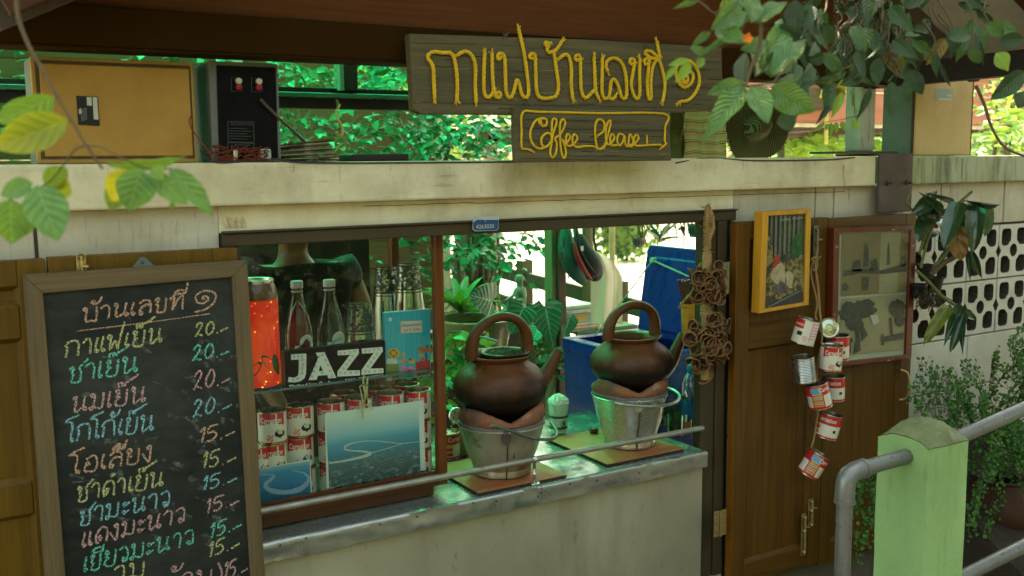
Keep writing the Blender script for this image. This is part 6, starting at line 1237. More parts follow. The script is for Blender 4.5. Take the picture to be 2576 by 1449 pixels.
c = MB(); pts = smooth([gx(905), P(1776, 925, -.06), P(1790, 940, -.07), P(1785, 958, -.07), P(1768, 966, -.06), P(1757, 962, -.05)], 5); L = []
for i, p in enumerate(pts): L += [p+V((0, 0, 0)), p+V((.010, -.004, .006))*(1-i/len(pts)*.5)]
c.add(L, [(2*i, 2*i+1, 2*i+3, 2*i+2) for i in range(len(pts)-1)]); c.tube(pts, .0022, 6, 1); c.build('peel_curl', [peelin, peeledge], ga, smooth_=True)
# ------------------------------------------------------------ orange cup of straws behind the garland
p = P(1738, 866, .36); oc = thing('orange_cup', p, 'orange embossed plastic cup hanging behind the peel garland', 'cup'); H = P(1738, 762, .36).z-p.z; orm = surf('orange_plastic', (.56, .20, .02), (.48, .16, .015), .4, scale=20, bump=.3, bscale=60)
c = MB(); c.lathe([(0, 0), (.030, 0), (.032, .01), (.0345, H*.5), (.0355, H*.52), (.035, H*.54), (.037, H*.9), (.041, H*.92), (.041, H), (.038, H), (.036, H*.9), (.03, .01)], c=p, n=32); c.build('cup_wall', orm, oc, smooth_=50)
for k in range(8):
    a = -2.6+k*.28; c = MB(); q = p+V((.0365*cos(a), .0365*sin(a), H*.62)); c.tube([q+V((0, 0, -.018)), q+V((.003*cos(k), 0, 0)), q+V((0, 0, .018))], [.001, .003, .001], 6); c.build('embossed_leaf', orm, oc)
strm = plain('straw_brown', (.12, .03, .015), .35, coat=.3)
for k in range(15):
    a = random.uniform(0, 6.28); r = .022*random.random(); b0 = p+V((r*cos(a), r*sin(a), H*.3)); tip = P(1703+k*3.0, 675+random.uniform(0, 26), .36+random.uniform(-.02, .02)); tip = b0+(tip-b0).normalized()*.195
    c = MB(); c.tube([b0, tip], .0027, 7); tag(c.build('drinking_straw', strm, smooth_=True), 'dark brown drinking straws standing in the orange cup', 'straw', 'drinking straws in the orange cup')
c = MB(); c.rope(smooth([P(1706, 775, .33), P(1712, 768, .32), P(1722, 755, .31), P(1740, 735, .3), P(1752, 715, .25)], 4), .004, fray=30); tag(c.build('cup_cord', M['jute'], smooth_=True), 'knotted jute cord holding the orange cup', 'cord')
# ------------------------------------------------------------ green post with its steel handrails
GP = Pd(2337, 1119, 2.1); gpx, gpy = GP.x, GP.y; wx = (Pd(2437, 1099, 1)-EYE); wxx = (EYE+wx*((gpy-EYE.y)/wx.y)).x-gpx; l_ = Pd(2210, 1069, 1)-EYE; wyy = (EYE+l_*((gpx-EYE.x)/l_.x)).y-gpy
gp = thing('green_post', (gpx+wxx/2, gpy+wyy/2, 0), 'light green painted concrete post with a mossy domed top in the foreground', 'post')
gm = surf('green_paint', (.33, .50, .22), (.27, .43, .17), .75, scale=3, bump=.45, bscale=45, bdist=.004, world=True, spec=.15, spots=((5, (3, 3, .4), .54, .72, (.15, .30, .08), .6), (38, (1, 1, 1), .68, .74, (.1, .12, .05), .6), (2.2, (1, 1, .5), .50, .66, (.20, .30, .11), .6), (20, (1.5, 1.5, .3), .58, .7, (.16, .22, .09), .5), (85, (1, 1, 2), .70, .74, (.42, .46, .34), .7)))
mossm = surf('moss_cap', (.20, .22, .11), (.11, .13, .055), .95, scale=14, bump=1, bscale=50, bdist=.006, world=True, spots=((16, (1, 1, 1), .55, .66, (.30, .30, .21), .6),))
c = MB(); NN = 10; zt = GP.z
def ptop(x, y): ex, ey = x*2-1, y*2-1; return zt-.012+.026*(1-ex*ex)*(1-abs(ey)**3)*.9+.016*(1-abs(ey)**2.5)+.003*mnoise.noise(V((x*4, y*4, 3)))
def pcol(x, y, z): return V((gpx+wxx*x+.0015*mnoise.noise(V((x*2, y*2, z*9))), gpy+wyy*y+.0015*mnoise.noise(V((x*2+7, y*2, z*9))), z))
for (f,) in ((lambda s, q: pcol(0, 1-s, (ptop(0, 1-s))*q),), (lambda s, q: pcol(s, 0, (ptop(s, 0))*q),), (lambda s, q: pcol(1, s, ptop(1, s)*q),), (lambda s, q: pcol(1-s, 1, ptop(1-s, 1)*q),)): c.grid(f, 12, 30)
o = c.build('shaft', gm, gp, smooth_=50)
c = MB(); c.grid(lambda s, q: V((gpx+wxx*s, gpy+wyy*q, ptop(s, q)+.0015+.004*(1-abs(2*s-1)**6)*(1-abs(2*q-1)**6)*(1+1.3*mnoise.noise(V((s*9, q*9, 0)))))), 22, 22); c.build('mossy_cap', mossm, gp, smooth_=True)
def handrail(name, pts, r, label, extra=()):
    t = thing(name, pts[0], label, 'handrail'); c = MB(); c.tube(pts, r, 20); c.build('pipe', M['pipe'], t, smooth_=True)
    for (q, rr) in extra: c = MB(); c.tube(q, rr, 20); c.build('elbow', M['pipe'], t, smooth_=True)
    return t
e1 = Px(2281, 1147, gpx); rp = .0165
e2 = P(2127, 1190, e1.y); e3 = V((e2.x, e2.y, 0.05)); cz = V((e2.x+.03, e2.y, e2.z))
hr = handrail('steel_handrail', [e1+V((.02, 0, 0)), e2+V((.045, 0, .0))+(e1-e2)*.02], rp, 'grey steel handrail elbowing down at the left of the green post')
c = MB(); arc = [e2+V((.052, 0, 0)), e2+V((.034, 0, -.0005)), e2+V((.018, 0, -.004)), e2+V((.006, 0, -.012)), e2+V((.001, 0, -.026)), e2+V((0, 0, -.045)), e2+V((0, 0, -.060))]; c.tube(smooth(arc, 4), rp*1.22, 22); c.build('elbow', M['pipe'], hr, smooth_=True)
for q in (arc[0], arc[-1]): c = MB(); d = V((1, 0, 0)) if q is arc[0] else V((0, 0, 1)); c.tube([q-d*.004, q+d*.004], rp*1.3, 22); c.build('collar', M['pipe'], hr, smooth_=50)
c = MB(); c.tube([e2+V((0, 0, -.05)), V((e2.x, e2.y, .0))], rp, 20); c.build('pipe', M['pipe'], hr, smooth_=True)
r1 = V((gpx+wxx-.01, gpy+wyy*.5, 0)); a = P(2432, 1092, r1.y); b = P(2590, 1022, r1.y); d = (b-a); r1 = a-d*.15
handrail('steel_handrail', [r1, a+d*6], rp, 'upper steel handrail climbing away to the right of the green post')
a = P(2420, 1452, gpy+wyy*.5); b = P(2590, 1366, gpy+wyy*.5); d = b-a
handrail('steel_handrail', [a-d*.1, a+d*6], rp, 'lower steel handrail at the bottom right corner')
# ------------------------------------------------------------ hat, scarf and hook above the coping
c = MB(); hc = P(1905, 320, .30); hx = V((.94, -.34, 0)).normalized(); 
def hatf(s, q):
    a = s*2*pi; R_ = .125; rr = R_*q; z = 0
    if q < .42: z = -.075*(1-(q/.42)**3)*1.0
    e = 1+.10*sin(2*a+.6)+.05*mnoise.noise(V((cos(a)*2, sin(a)*2, 1))); zz = z+.018*sin(3*a)*(q-.4 if q > .4 else 0)*2
    return hc+hx*(rr*cos(a)*e*.92)+V((0, 0, 1))*(rr*sin(a)*e*1.08)+V((-.34, -.94, 0))*(-zz*.9)
c.grid(hatf, 64, 22)
m, t, b, out = newmat('woven_straw'); co = ncoord(t); wv = t.nodes.new('ShaderNodeTexWave'); wv.wave_type = 'BANDS'; wv.inputs['Scale'].default_value = 60; wv.inputs['Distortion'].default_value = 9; wv.inputs['Detail'].default_value = 2; wv.inputs['Detail Scale'].default_value = .35; t.links.new(co, wv.inputs[0])
t.links.new(nmix(t, wv.outputs[1], (.010, .010, .005), (.17, .14, .055)), b.inputs['Base Color']); b.inputs['Roughness'].default_value = .9; bp = t.nodes.new('ShaderNodeBump'); bp.inputs['Strength'].default_value = .8; bp.inputs['Distance'].default_value = .004; t.links.new(wv.outputs[1], bp.inputs['Height']); t.links.new(bp.outputs[0], b.inputs['Normal'])
hat = thing('woven_hat', hc+V((0, 0, -.13)), 'dark green and brown woven hat with a frayed brim hanging above the coping', 'hat'); c.build('brim_and_crown', m, hat, smooth_=True)
c = MB()
for k in range(260):
    a = random.uniform(0, 6.28); p = hatf(a/2/pi, 1); q = p+(p-hc).normalized()*random.uniform(.004, .010)+V((random.gauss(0, .003), random.gauss(0, .003), random.gauss(0, .003))); c.tube([p, q], [.0012, .0005], 3)
tag(c.build('frayed_edge', surf('fray', (.05, .06, .025), (.02, .03, .012), .9), hat), kind='stuff')
def cloth(name, uv0, uv1, v0, v1, y, m_, label, folds=3, amp=.018, cat='scarf'):
    c = MB(); pts = {}
    def f(s, q): u = uv0+(uv1-uv0)*s; p = P(u, v0+(v1-v0)*q, y); k = .4+.6*q; p = p+V((0, amp*k*sin(s*folds*2*pi+1.5*sin(q*2)), 0))+V((.012*mnoise.noise(V((q*2, s*1.5, 4))), 0, 0)); return p
    c.grid(f, 50, 26); return tag(c.build(name, m_, smooth_=True), label, cat)
def stripes(name, base, base2, c1, c2, per, off=0, ax=2):
    m, t, b, out = newmat(name); co = ncoord(t, world=True); n_ = nnoise(t, co, 9, 2); sp = t.nodes.new('ShaderNodeSeparateXYZ'); t.links.new(co, sp.inputs[0])
    ad = t.nodes.new('ShaderNodeMath'); ad.operation = 'MULTIPLY_ADD'; ad.inputs[1].default_value = .03; t.links.new(n_, ad.inputs[0]); t.links.new(sp.outputs[ax], ad.inputs[2])
    mu = t.nodes.new('ShaderNodeMath'); mu.operation = 'MULTIPLY'; mu.inputs[1].default_value = 1/per; t.links.new(ad.outputs[0], mu.inputs[0]); frc = t.nodes.new('ShaderNodeMath'); frc.operation = 'FRACT'; t.links.new(mu.outputs[0], frc.inputs[0])
    r = t.nodes.new('ShaderNodeValToRGB'); r.color_ramp.interpolation = 'CONSTANT'; e = r.color_ramp.elements; e[0].position = 0; e[0].color = (*c1, 1); e[1].position = .10; e[1].color = (*base, 1)
    x_ = e.new(.20); x_.color = (*c2, 1); x_ = e.new(.28); x_.color = (*base, 1); x_ = e.new(.6); x_.color = (*base2, 1); t.links.new(frc.outputs[0], r.inputs[0]); t.links.new(r.outputs[0], b.inputs['Base Color']); b.inputs['Roughness'].default_value = .9
    tr = t.nodes.new('ShaderNodeBsdfTranslucent'); t.links.new(r.outputs[0], tr.inputs[0]); mx = t.nodes.new('ShaderNodeMixShader'); mx.inputs[0].default_value = .25; t.links.new(b.outputs[0], mx.inputs[1]); t.links.new(tr.outputs[0], mx.inputs[2]); t.links.new(mx.outputs[0], out.inputs[0]); return m
cloth('striped_scarf', 1726, 1830, 268, 404, .25, stripes('scarf_weave', (.34, .27, .13), (.30, .24, .12), (.30, .03, .02), (.03, .16, .06), .036), 'cream checked cotton scarf with thin red and green stripes hanging beside the signs', 2.2)
cloth('dark_cloth', 1686, 1728, 285, 404, .30, surf('olive_cloth', (.12, .10, .03), (.07, .06, .02), .9, scale=20, bump=.5, bscale=200), 'narrow olive brown cloth hanging right behind the small sign', 1.2, cat='cloth')
c = MB(); c.tube([P(1965, 405, .35), P(1962, 215, .35)], .014, 10); tag(c.build('pale_pole', M['barkp'], smooth_=True), 'pale wooden pole right of the hanging hat', 'pole')
# ------------------------------------------------------------ inside frame of the shelter: posts and rails behind the coping
inn = thing('shelter_frame', (1.6, 1.3, 0), 'dark brown inner posts and rails of the open shelter behind the stall', 'shelter frame')
zr = [P(860, v, 1.3).z for v in (228, 240, 252, 268)]
def xbeam(y, zc, hgt, dep, m_, x0=-.6, x1=3.6, nm='rail'): c = MB(); c.box((x0, y-dep/2, zc-hgt/2), (x1, y+dep/2, zc+hgt/2)); return c.build(nm, m_, inn, bev=.003)
za = P(870, 258, 1.3).z; xbeam(1.3, za-.003, .045, .05, M['dark']); zg = P(870, 242, 1.28).z; xbeam(1.27, zg, .018, .02, surf('green_gloss_rail', (.05, .14, .09), (.03, .09, .06), .25, world=True, coat=.5), nm='painted_rail'); zc = P(870, 229, 1.3).z; xbeam(1.32, zc, .02, .03, M['dark'])
xa = P(858, 200, 1.3).x; xb = P(893, 200, 1.3).x; c = MB(); c.box((xa, 1.27, zc), (xb, 1.33, 2.55)); c.build('post', M['dark'], inn, bev=.003)
c = MB(); c.box((xa-.016, 1.268, zc), (xa-.0005, 1.332, 2.55)); c.build('painted_batten', surf('green_gloss_post', (.10, .26, .17), (.06, .18, .11), .3, world=True, coat=.4), inn)
gpA, gpB, gpC = P(1388, 700, 1.3).x, P(1402, 700, 1.3).x, P(1418, 700, 1.3).x
gpost = surf('green_worn', (.14, .20, .09), (.10, .14, .06), .5, world=True, scale=6, spots=((40, (1, 1, 1), .66, .72, (.3, .3, .2), .5),)); c = MB(); c.box((gpA, 1.30, .0), (gpB-.0008, 1.36, 2.55)); c.build('post', gpost, inn, bev=.002)
c = MB(); c.box((gpB, 1.285, .0), (gpC+.004, 1.36, 2.55)); c.build('post', surf('brown_worn', (.10, .06, .035), (.07, .042, .026), .5, world=True, scale=6, spots=((50, (1, 1, .4), .7, .76, (.4, .35, .3), .5),)), inn, bev=.002)
c = MB(); c.tube(smooth([P(849, 275, 1.2), P(846, 250, 1.2), P(853, 262, 1.2)], 3), .0015, 5); c.tube(smooth([P(855, 262, 1.2), P(846, 285, 1.2), P(850, 300, 1.2), P(860, 318, 1.2), P(862, 336, 1.2), P(854, 342, 1.2), P(846, 332, 1.2)], 6), .0042, 8)
tag(c.build('meat_hook', M['brass'], smooth_=True), 'old S-shaped metal hook hanging from the dark rail', 'hook')
# ------------------------------------------------------------ the yard behind the stall
hs = thing('brown_house', (1.2, 4.6, -1.2), 'brown boarded house wall seen through the shrubs behind the stall', 'house')
hw_ = wood('house_board', (.085, .042, .014), (.052, .025, .009), .8, 'x', .5, bump=.4)
for k in range(20):
    z0 = -1.2+k*.205; c = MB(); c.box((-4.5, 4.5+.004*(k % 2), z0), (3.52, 4.7, z0+.20)); c.build('board', hw_, hs)
for x in (-1.5, .2, 1.9, 3.45): c = MB(); c.box((x, 4.44, -1.2), (x+.09, 4.499, 2.9)); c.build('post', M['barkp'], hs)
c = MB(); c.box((1.2, 4.46, 1.55), (1.75, 4.498, 2.15)); c.build('notice_panel', plain('rosy_panel', (.22, .13, .10), .7), hs)
# far bank tree line, one mass
def leaf_quad(mb, b, d, w_, n, m=0):
    b = V(b); d = V(d); s = d.cross(V(n)).normalized()*w_/2; nn = d.cross(s).normalized()*w_*.12
    mb.add([b, b+d*.3+s*.85-nn, b+d*.3-s*.85-nn, b+d*.65+s*.75, b+d*.65-s*.75, b+d, b+d*.35+nn*0], [(0, 1, 6), (0, 6, 2), (1, 3, 6), (6, 4, 2), (3, 5, 6), (6, 5, 4)], m)
fol_far = surf('far_leaves', (.22, .34, .06), (.08, .15, .03), .5, scale=.6, transl=.35, world=True, bump=0); fol_far2 = surf('far_leaves_dark', (.06, .12, .03), (.03, .06, .02), .5, scale=.6, transl=.3, world=True, bump=0)
mb = MB(); rn = random.Random(3)
for k in range(9000):
    x = rn.uniform(-25, 62); y = 33+rn.gauss(0, 1.6)+3*mnoise.noise(V((x*.2, 0, 0))); hgt = 5.5+3.2*mnoise.noise(V((x*.14, 3, 0))); z = -.6+hgt*rn.random()**.8
    d = V((rn.gauss(0, 1), rn.gauss(0, .6), rn.gauss(-.2, .7))).normalized()*rn.uniform(.3, .6); leaf_quad(mb, (x, y, z), d, .28, (0, -1, .3), 0 if mnoise.noise(V((x*.5, y, z*.6))) > -.1 else 1)
tag(mb.build('far_bank_trees', [fol_far, fol_far2]), 'sunlit wood on the far bank of the canal', 'trees', kind='stuff')
# one loose bush that leans over the far water
mb = MB()
for k in range(900):
    c0 = Pd(1562, 600, 26); a = rn.uniform(0, 6.28); r = abs(rn.gauss(0, .55)); p = c0+RGT*r*cos(a)*1.1+V((0, 0, 1))*r*sin(a)*1.0; leaf_quad(mb, p, V((rn.gauss(0, 1), 0, rn.gauss(0, 1))).normalized()*.22, .12, (0, -1, .3), k % 3 == 0)
bsh = thing('canal_bush', Pd(1562, 640, 26), 'bright leafy bush overhanging the far canal water', 'bush'); tag(mb.build('foliage', [fol_far, fol_far2], bsh), kind='stuff')
# unseen hedge and wall, added to cut low sky light and glass glare
lane = MB()
for k in range(5000):
    x = rn.uniform(-9, 13); z = rn.uniform(0, 4.2+1.0*mnoise.noise(V((x*.5, 0, 9)))); y = -7.5+rn.gauss(0, .35); leaf_quad(lane, (x, y, z), V((rn.gauss(0, 1), rn.gauss(0, .4), rn.gauss(-.3, .8))).normalized()*rn.uniform(.2, .4), .2, (0, 1, .3), k % 4 == 0)
tag(lane.build('unseen_hedge', [surf('hedge_leaves', (.08, .13, .03), (.04, .07, .02), .6, scale=1, world=True, bump=0), surf('hedge_leaves2', (.16, .17, .05), (.07, .09, .03), .6, scale=1, world=True, bump=0)]), 'tall unseen hedge added across the lane to cut low sky light', 'hedge', kind='stuff')
c = MB(); c.box((-12, -8.6, 0), (16, -8.2, 4.4)); tag(c.build('unseen_wall', surf('unseen_wall', (.24, .21, .15), (.18, .15, .1), .9, world=True)), 'plain unseen wall added behind the hedge to cut low sky light', 'wall')
# balustrade of the canal
bal = thing('canal_fence', FA.lerp(FB, .5)-V((0, 0, .9)), 'weathered brown timber rail fence along the canal edge', 'fence')
fa = FA-fd*1.5; fbb = FB+fd*((FB.y-1.0)/abs(fd.y)); fwood = surf('fence_wood', (.10, .075, .045), (.06, .045, .03), .85, scale=6, world=True)
for zz in (.86, .66, .44): c = MB(); c.beam(V((fa.x, fa.y, zz)), V((fbb.x, fbb.y, zz)), .03, .085); c.build('rail', fwood, bal)
for q in (.12, .36, .60, .84, 1.02): p = fa.lerp(fbb, q); c = MB(); c.box((p.x-.04, p.y+.02, -.3), (p.x+.04, p.y+.10, .98)); c.build('post', fwood, bal)
mb = MB(); rn = random.Random(12)  # unseen tree crown, added to shade the foreground leaves and the right side
for k in range(6800):
    x, y = (rn.uniform(-2.5, 5.5), rn.uniform(-.7, 1.0)) if k < 3200 else (rn.uniform(4.6, 10), rn.uniform(-6.5, -.6)); z = 4.1+.4*rn.gauss(0, 1)
    if x > 1 and mnoise.noise(V((x*.8, y*.8, 2))) < -.42: continue
    leaf_quad(mb, (x, y, max(3.4, z)), V((rn.gauss(0, 1), rn.gauss(0, 1), rn.gauss(-.2, .5))).normalized()*rn.uniform(.16, .3), .13, (rn.gauss(0, .4), rn.gauss(0, .4), 1), 0)
tre = thing('unseen_shade_tree', (4.2, -2.6, 0), 'unseen tree with its crown shaped to shade the foreground leaves and the right side', 'tree'); tag(mb.build('crown', surf('crown_leaves', (.07, .15, .03), (.04, .09, .02), .5, scale=2, transl=.25, world=True, bump=0), tre), kind='stuff')
c = MB(); c.tube(smooth([V((6.6, -3.2, 0)), V((6.5, -3.0, 1.8)), V((5.6, -2.2, 3.3)), V((3.5, -1.0, 4.1)), V((0, -.6, 4.3))], 5), [.22-.0085*k for k in range(21)], 12); c.build('trunk', M['bark'], tre, smooth_=True)
# ------------------------------------------------------------ shrubs: leaf by leaf
leafE = leafmat('leaf_emerald', (.018, .17, .045), (.008, .08, .024), (.07, .28, .09), .35, 6, .18, vary=.35, bump=.15)
leafB = leafmat('leaf_bright', (.09, .26, .035), (.05, .16, .022), (.25, .45, .12), .35, 6, .35, vary=.3, bump=.15)
leafY = leafmat('leaf_yellowish', (.34, .40, .05), (.2, .3, .04), (.45, .5, .12), .4, 6, .4, vary=.2, bump=.15)
folE = surf('foliage_emerald', (.012, .09, .028), (.006, .04, .014), .4, scale=9, world=True, transl=.25, bump=0); folB = surf('foliage_bright', (.16, .34, .05), (.06, .17, .03), .45, scale=5, world=True, transl=.35, bump=0)  # emerald foliage darker than its front leaves: shade of the depth put into colour
def shrub(name, label, cells, size, lm, fm, nobj, cat='shrub', aspect=.5, stems=(), seed=1, stemm='twigg', droop=.5, group=None, nl=8, smooth_leaf=None):
    """cells: (u0, u1, v0, v1, y0, y1, twigs)"""
    rn = random.Random(seed); t = None; LS = []; tw = MB()
    for (u0, u1, v0, v1, y0, y1, n) in cells:
        for _ in range(n):
            a = P(rn.uniform(u0, u1), rn.uniform(v0, v1), rn.uniform(y0, y1)); ang = rn.uniform(-.5, 3.6); L = size*rn.uniform(3, 5.5); d = V((cos(ang), -abs(rn.gauss(.2, .4)), .35*sin(ang)+.15)).normalized()
            pts = [a+d*L*q+V((0, 0, -droop*L*q*q)) for q in (0, .2, .4, .6, .8, 1)]; tw.tube(pts, [.0035, .003, .0026, .002, .0015, .001], 4)
            sm_ = smooth(pts, 3)
            for j in range(nl):
                q = sm_[min(len(sm_)-1, 2+int(j*(len(sm_)-2)/nl))]; s = 1 if j % 2 else -1; side = d.cross(V((0, 0, 1))).normalized()*s
                dd = (d*.55+side*.7+V((rn.gauss(0, .15), rn.gauss(0, .15)-.2, -.45+rn.gauss(0, .25)))).normalized(); LS.append((q, q+dd*size*rn.uniform(.75, 1.15)))
    x = sum(l[0].x for l in LS)/len(LS); y = sum(l[0].y for l in LS)/len(LS); t = thing(name, (x, y, 0), label, cat, group)
    LS.sort(key=lambda l: (l[0]-EYE).length+rn.uniform(-.4, .4)); me = leaf_mesh('oval', lm, 2, 5, .14, .25)
    for b, e in LS[:nobj]: leaf_at(me, b, e, (e-b).length*aspect*rn.uniform(.8, 1.15), rn.gauss(0, .7), t, nrm=(rn.gauss(0, .5)-.2, -.6, .75))
    mb = MB()
    for b, e in LS[nobj:]: leaf_quad(mb, b, e-b, (e-b).length*aspect, (rn.gauss(0, .5), -.6, .7))
    if mb.v: tag(mb.build('foliage', fm, t, smooth_=True), kind='stuff')
    tag(tw.build('twigs', M[stemm], t), kind='stuff')
    for st in stems: c = MB(); pts = [P(*q[:3]) for q in st]; r0 = st[0][3]; c.tube(smooth(pts, 4), [r0*(1-.6*i/(len(smooth(pts, 4))-1)) for i in range(len(smooth(pts, 4)))], 8); c.build('stem', M['bark'], t, smooth_=True)
    return t
shrub('garden_shrub', 'dense emerald shrub right behind the coping, left of the small sign', [(940, 1260, 300, 400, 1.9, 2.8, 46), (1060, 1290, 290, 395, 1.8, 2.4, 26), (850, 960, 350, 400, 2.0, 2.6, 8)], .062, leafE, folE, 300, stems=[((1120, 405, 2.4, .014), (1135, 330, 2.4, 0), (1100, 285, 2.4, 0)), ((1010, 405, 2.6, .012), (1040, 330, 2.6, 0), (1085, 290, 2.6, 0))], seed=11)
shrub('garden_shrub', 'thin stemmed shrub with sparse leaves beside the black backed loudspeaker', [(700, 850, 275, 390, 2.2, 3.2, 16), (705, 850, 155, 215, 2.2, 3.0, 16), (690, 740, 150, 240, 1.8, 2.2, 4)], .062, leafE, folE, 160, stems=[((770, 405, 2.6, .02), (755, 320, 2.6, 0), (735, 240, 2.6, 0), (712, 150, 2.6, 0)), ((735, 405, 2.9, .014), (748, 330, 2.9, 0), (800, 250, 2.9, 0), (812, 150, 2.9, 0)), ((825, 405, 2.4, .01), (800, 320, 2.4, 0), (770, 230, 2.4, 0)), ((860, 405, 2.9, .012), (875, 330, 2.9, 0), (900, 290, 2.9, 0))], seed=5)
shrub('garden_shrub', 'leafy branches between the dark post and the long sign', [(900, 1035, 155, 225, 1.9, 2.7, 20), (985, 1045, 190, 235, 1.7, 1.9, 5)], .07, leafE, folE, 150, stems=[((905, 235, 2.8, .012), (930, 190, 2.8, 0), (960, 150, 2.8, 0))], seed=8)
shrub('yellow_shrub', 'yellow green leaves catching sun behind the dark post', [(900, 1010, 160, 225, 3.4, 4.0, 14)], .07, leafY, folB, 80, seed=18)
shrub('garden_shrub', 'leaves at the far left behind the loudspeaker on its side', [(0, 60, 95, 400, 2.0, 3.6, 18), (-20, 150, -30, 12, 1.6, 2.6, 8), (390, 480, 120, 150, 1.2, 1.8, 5)], .06, leafE, folE, 120, seed=21)
shrub('hatch_vine', 'vine leaves round the trunk seen through the middle of the hatch', [(1150, 1245, 585, 670, 1.7, 2.3, 15), (1240, 1370, 580, 650, 1.8, 2.4, 9)], .062, leafE, folE, 300, cat='vine', seed=31)
shrub('hatch_vine', 'green leaves glimpsed through the showcase glass', [(615, 660, 625, 660, 1.6, 2.4, 8), (780, 860, 610, 640, 1.6, 2.4, 8), (1050, 1110, 600, 800, 1.5, 2.4, 16)], .06, leafE, folE, 100, cat='vine', seed=33)
c = MB(); c.box((.05, 1.25, 0), (1.52, 1.28, 1.375)); tag(c.build('dark_backdrop', M['dark']), 'dark panel added behind the person to darken the interior', 'board')  # panel added to darken the interior seen through the showcase
# trunk wrapped in roots
tk = thing('vine_trunk', P(1195, 800, 2.3), 'old trunk wrapped in hanging roots behind the potted plants', 'tree')
c = MB(); tp_ = [P(1205, 860, 2.3), P(1200, 760, 2.3), P(1193, 680, 2.3), P(1200, 560, 2.3)]; tp_[0].z = 0; c.tube(smooth(tp_, 5), .085, 14); c.build('trunk', M['bark'], tk, smooth_=True)
for k in range(16):
    u = 1150+k*7+random.gauss(0, 3); c = MB(); pts = [P(u+random.gauss(0, 7), v, 2.2+random.gauss(0, .04)) for v in (560, 620, 680, 740, 800)]; c.tube(smooth(pts, 4), random.uniform(.005, .014), 6); c.build('aerial_root', M['bark'] if k % 3 else M['barkp'], tk, smooth_=True)
# potted and glossy plants
bwl = P(1193, 806, 1.35); bw = thing('glazed_bowl', bwl-V((0, 0, .22)), 'wide ochre glazed planting bowl behind the dark kettle', 'planter'); BR = .165
c = MB(); c.lathe([(0, -.2), (.09, -.2), (BR*.85, -.12), (BR*.97, -.02), (BR+.012, .0), (BR+.012, .012), (BR-.004, .014), (BR-.02, 0), (BR-.03, -.03), (0, -.03)], c=bwl, n=48); c.build('bowl', surf('ochre_glaze', (.24, .20, .09), (.14, .11, .05), .35, scale=9, coat=.3), bw, smooth_=60)
c = MB(); c.lathe([(BR-.026, -.024), (0, -.02)], c=bwl, n=24); c.build('soil', M['soil'], bw)
anth = leafmat('anthurium', (.012, .12, .055), (.008, .085, .04), (.17, .44, .22), .3, 7, .15, vary=.12, coat=.4, vwidth=.11, bump=.3)
ant = thing('anthurium', P(1300, 960, 1.2), 'velvety heart shaped leaves with pale veins beside the green post', 'plant'); hme = leaf_mesh('heart', anth, 8, 14, .12, .12)
for (bu, bv, tu, tv, wpx, y, rl) in ((1237, 757, 1188, 742, 78, 1.12, .2), (1316, 776, 1287, 836, 66, 1.10, -.1), (1372, 772, 1388, 862, 72, 1.22, .1), (1352, 828, 1338, 868, 40, 1.25, .3), (1432, 800, 1420, 850, 40, 1.30, -.3)):
    b = P(bu, bv, y); e = P(tu, tv, y-.05); leaf_at(hme, b, e, wpx*(b-EYE).length/FPX, rl, ant, name='heart_leaf')
    c = MB(); c.tube(smooth([b, b+V((.02, .04, -.06)), V((b.x*.5+2.2*.5, 1.25, .55))], 5), .004, 6); c.build('leaf_stalk', M['twigg'], ant, smooth_=True)
strapm = leafmat('nest_fern_leaf', (.05, .20, .035), (.03, .13, .025), (.1, .28, .06), .35, 12, .25, vary=.2, bump=.2)
sme = leaf_mesh('strap', strapm, 2, 10, .45, .12)
def rosette(name, u, v, y, n, L, w_, label, me, cat='plant', elev=(.3, 1.2), parent=None):
    c0 = P(u, v, y); t = parent or thing(name, c0, label, cat)
    for k in range(n):
        a = k*2.4; el = random.uniform(*elev); d = V((cos(a)*cos(el), sin(a)*cos(el), sin(el))); l_ = L*random.uniform(.75, 1.15); leaf_at(me, c0, c0+d*l_, w_*random.uniform(.8, 1.1), 0, t, nrm=(-d.x*.6, -d.y*.6, 1))
    return t
rosette('nest_fern', 1158, 790, 1.5, 15, .22, .04, 'rosette of strap leaves rising at the left of the glazed bowl', sme)
shrub('pot_plant', 'bright green leafy plant just right of the showcase post', [(1120, 1175, 855, 950, .85, 1.05, 14), (1112, 1140, 830, 860, 1.0, 1.1, 3)], .055, leafB, folB, 130, seed=41, aspect=.6, cat='plant', droop=.9)
shrub('pot_plant', 'low ferny growth around the trunk foot behind the bowl', [(1115, 1250, 730, 800, 1.55, 2.1, 30)], .028, leafB, folB, 150, seed=43, cat='plant', nl=9)
shrub('pot_plant', 'dark leaves and dry stems beneath the heart shaped leaves', [(1310, 1400, 850, 960, 1.0, 1.5, 22), (1120, 1180, 950, 1080, .7, 1.0, 12)], .045, leafE, folE, 130, seed=47, cat='plant')
dk = MB(); dk.box((1.1, 2.9, -.01), (3.6, 3.0, .62)); tag(dk.build('low_screen', M['dark']), 'low dark board screen behind the potted plants', 'screen')
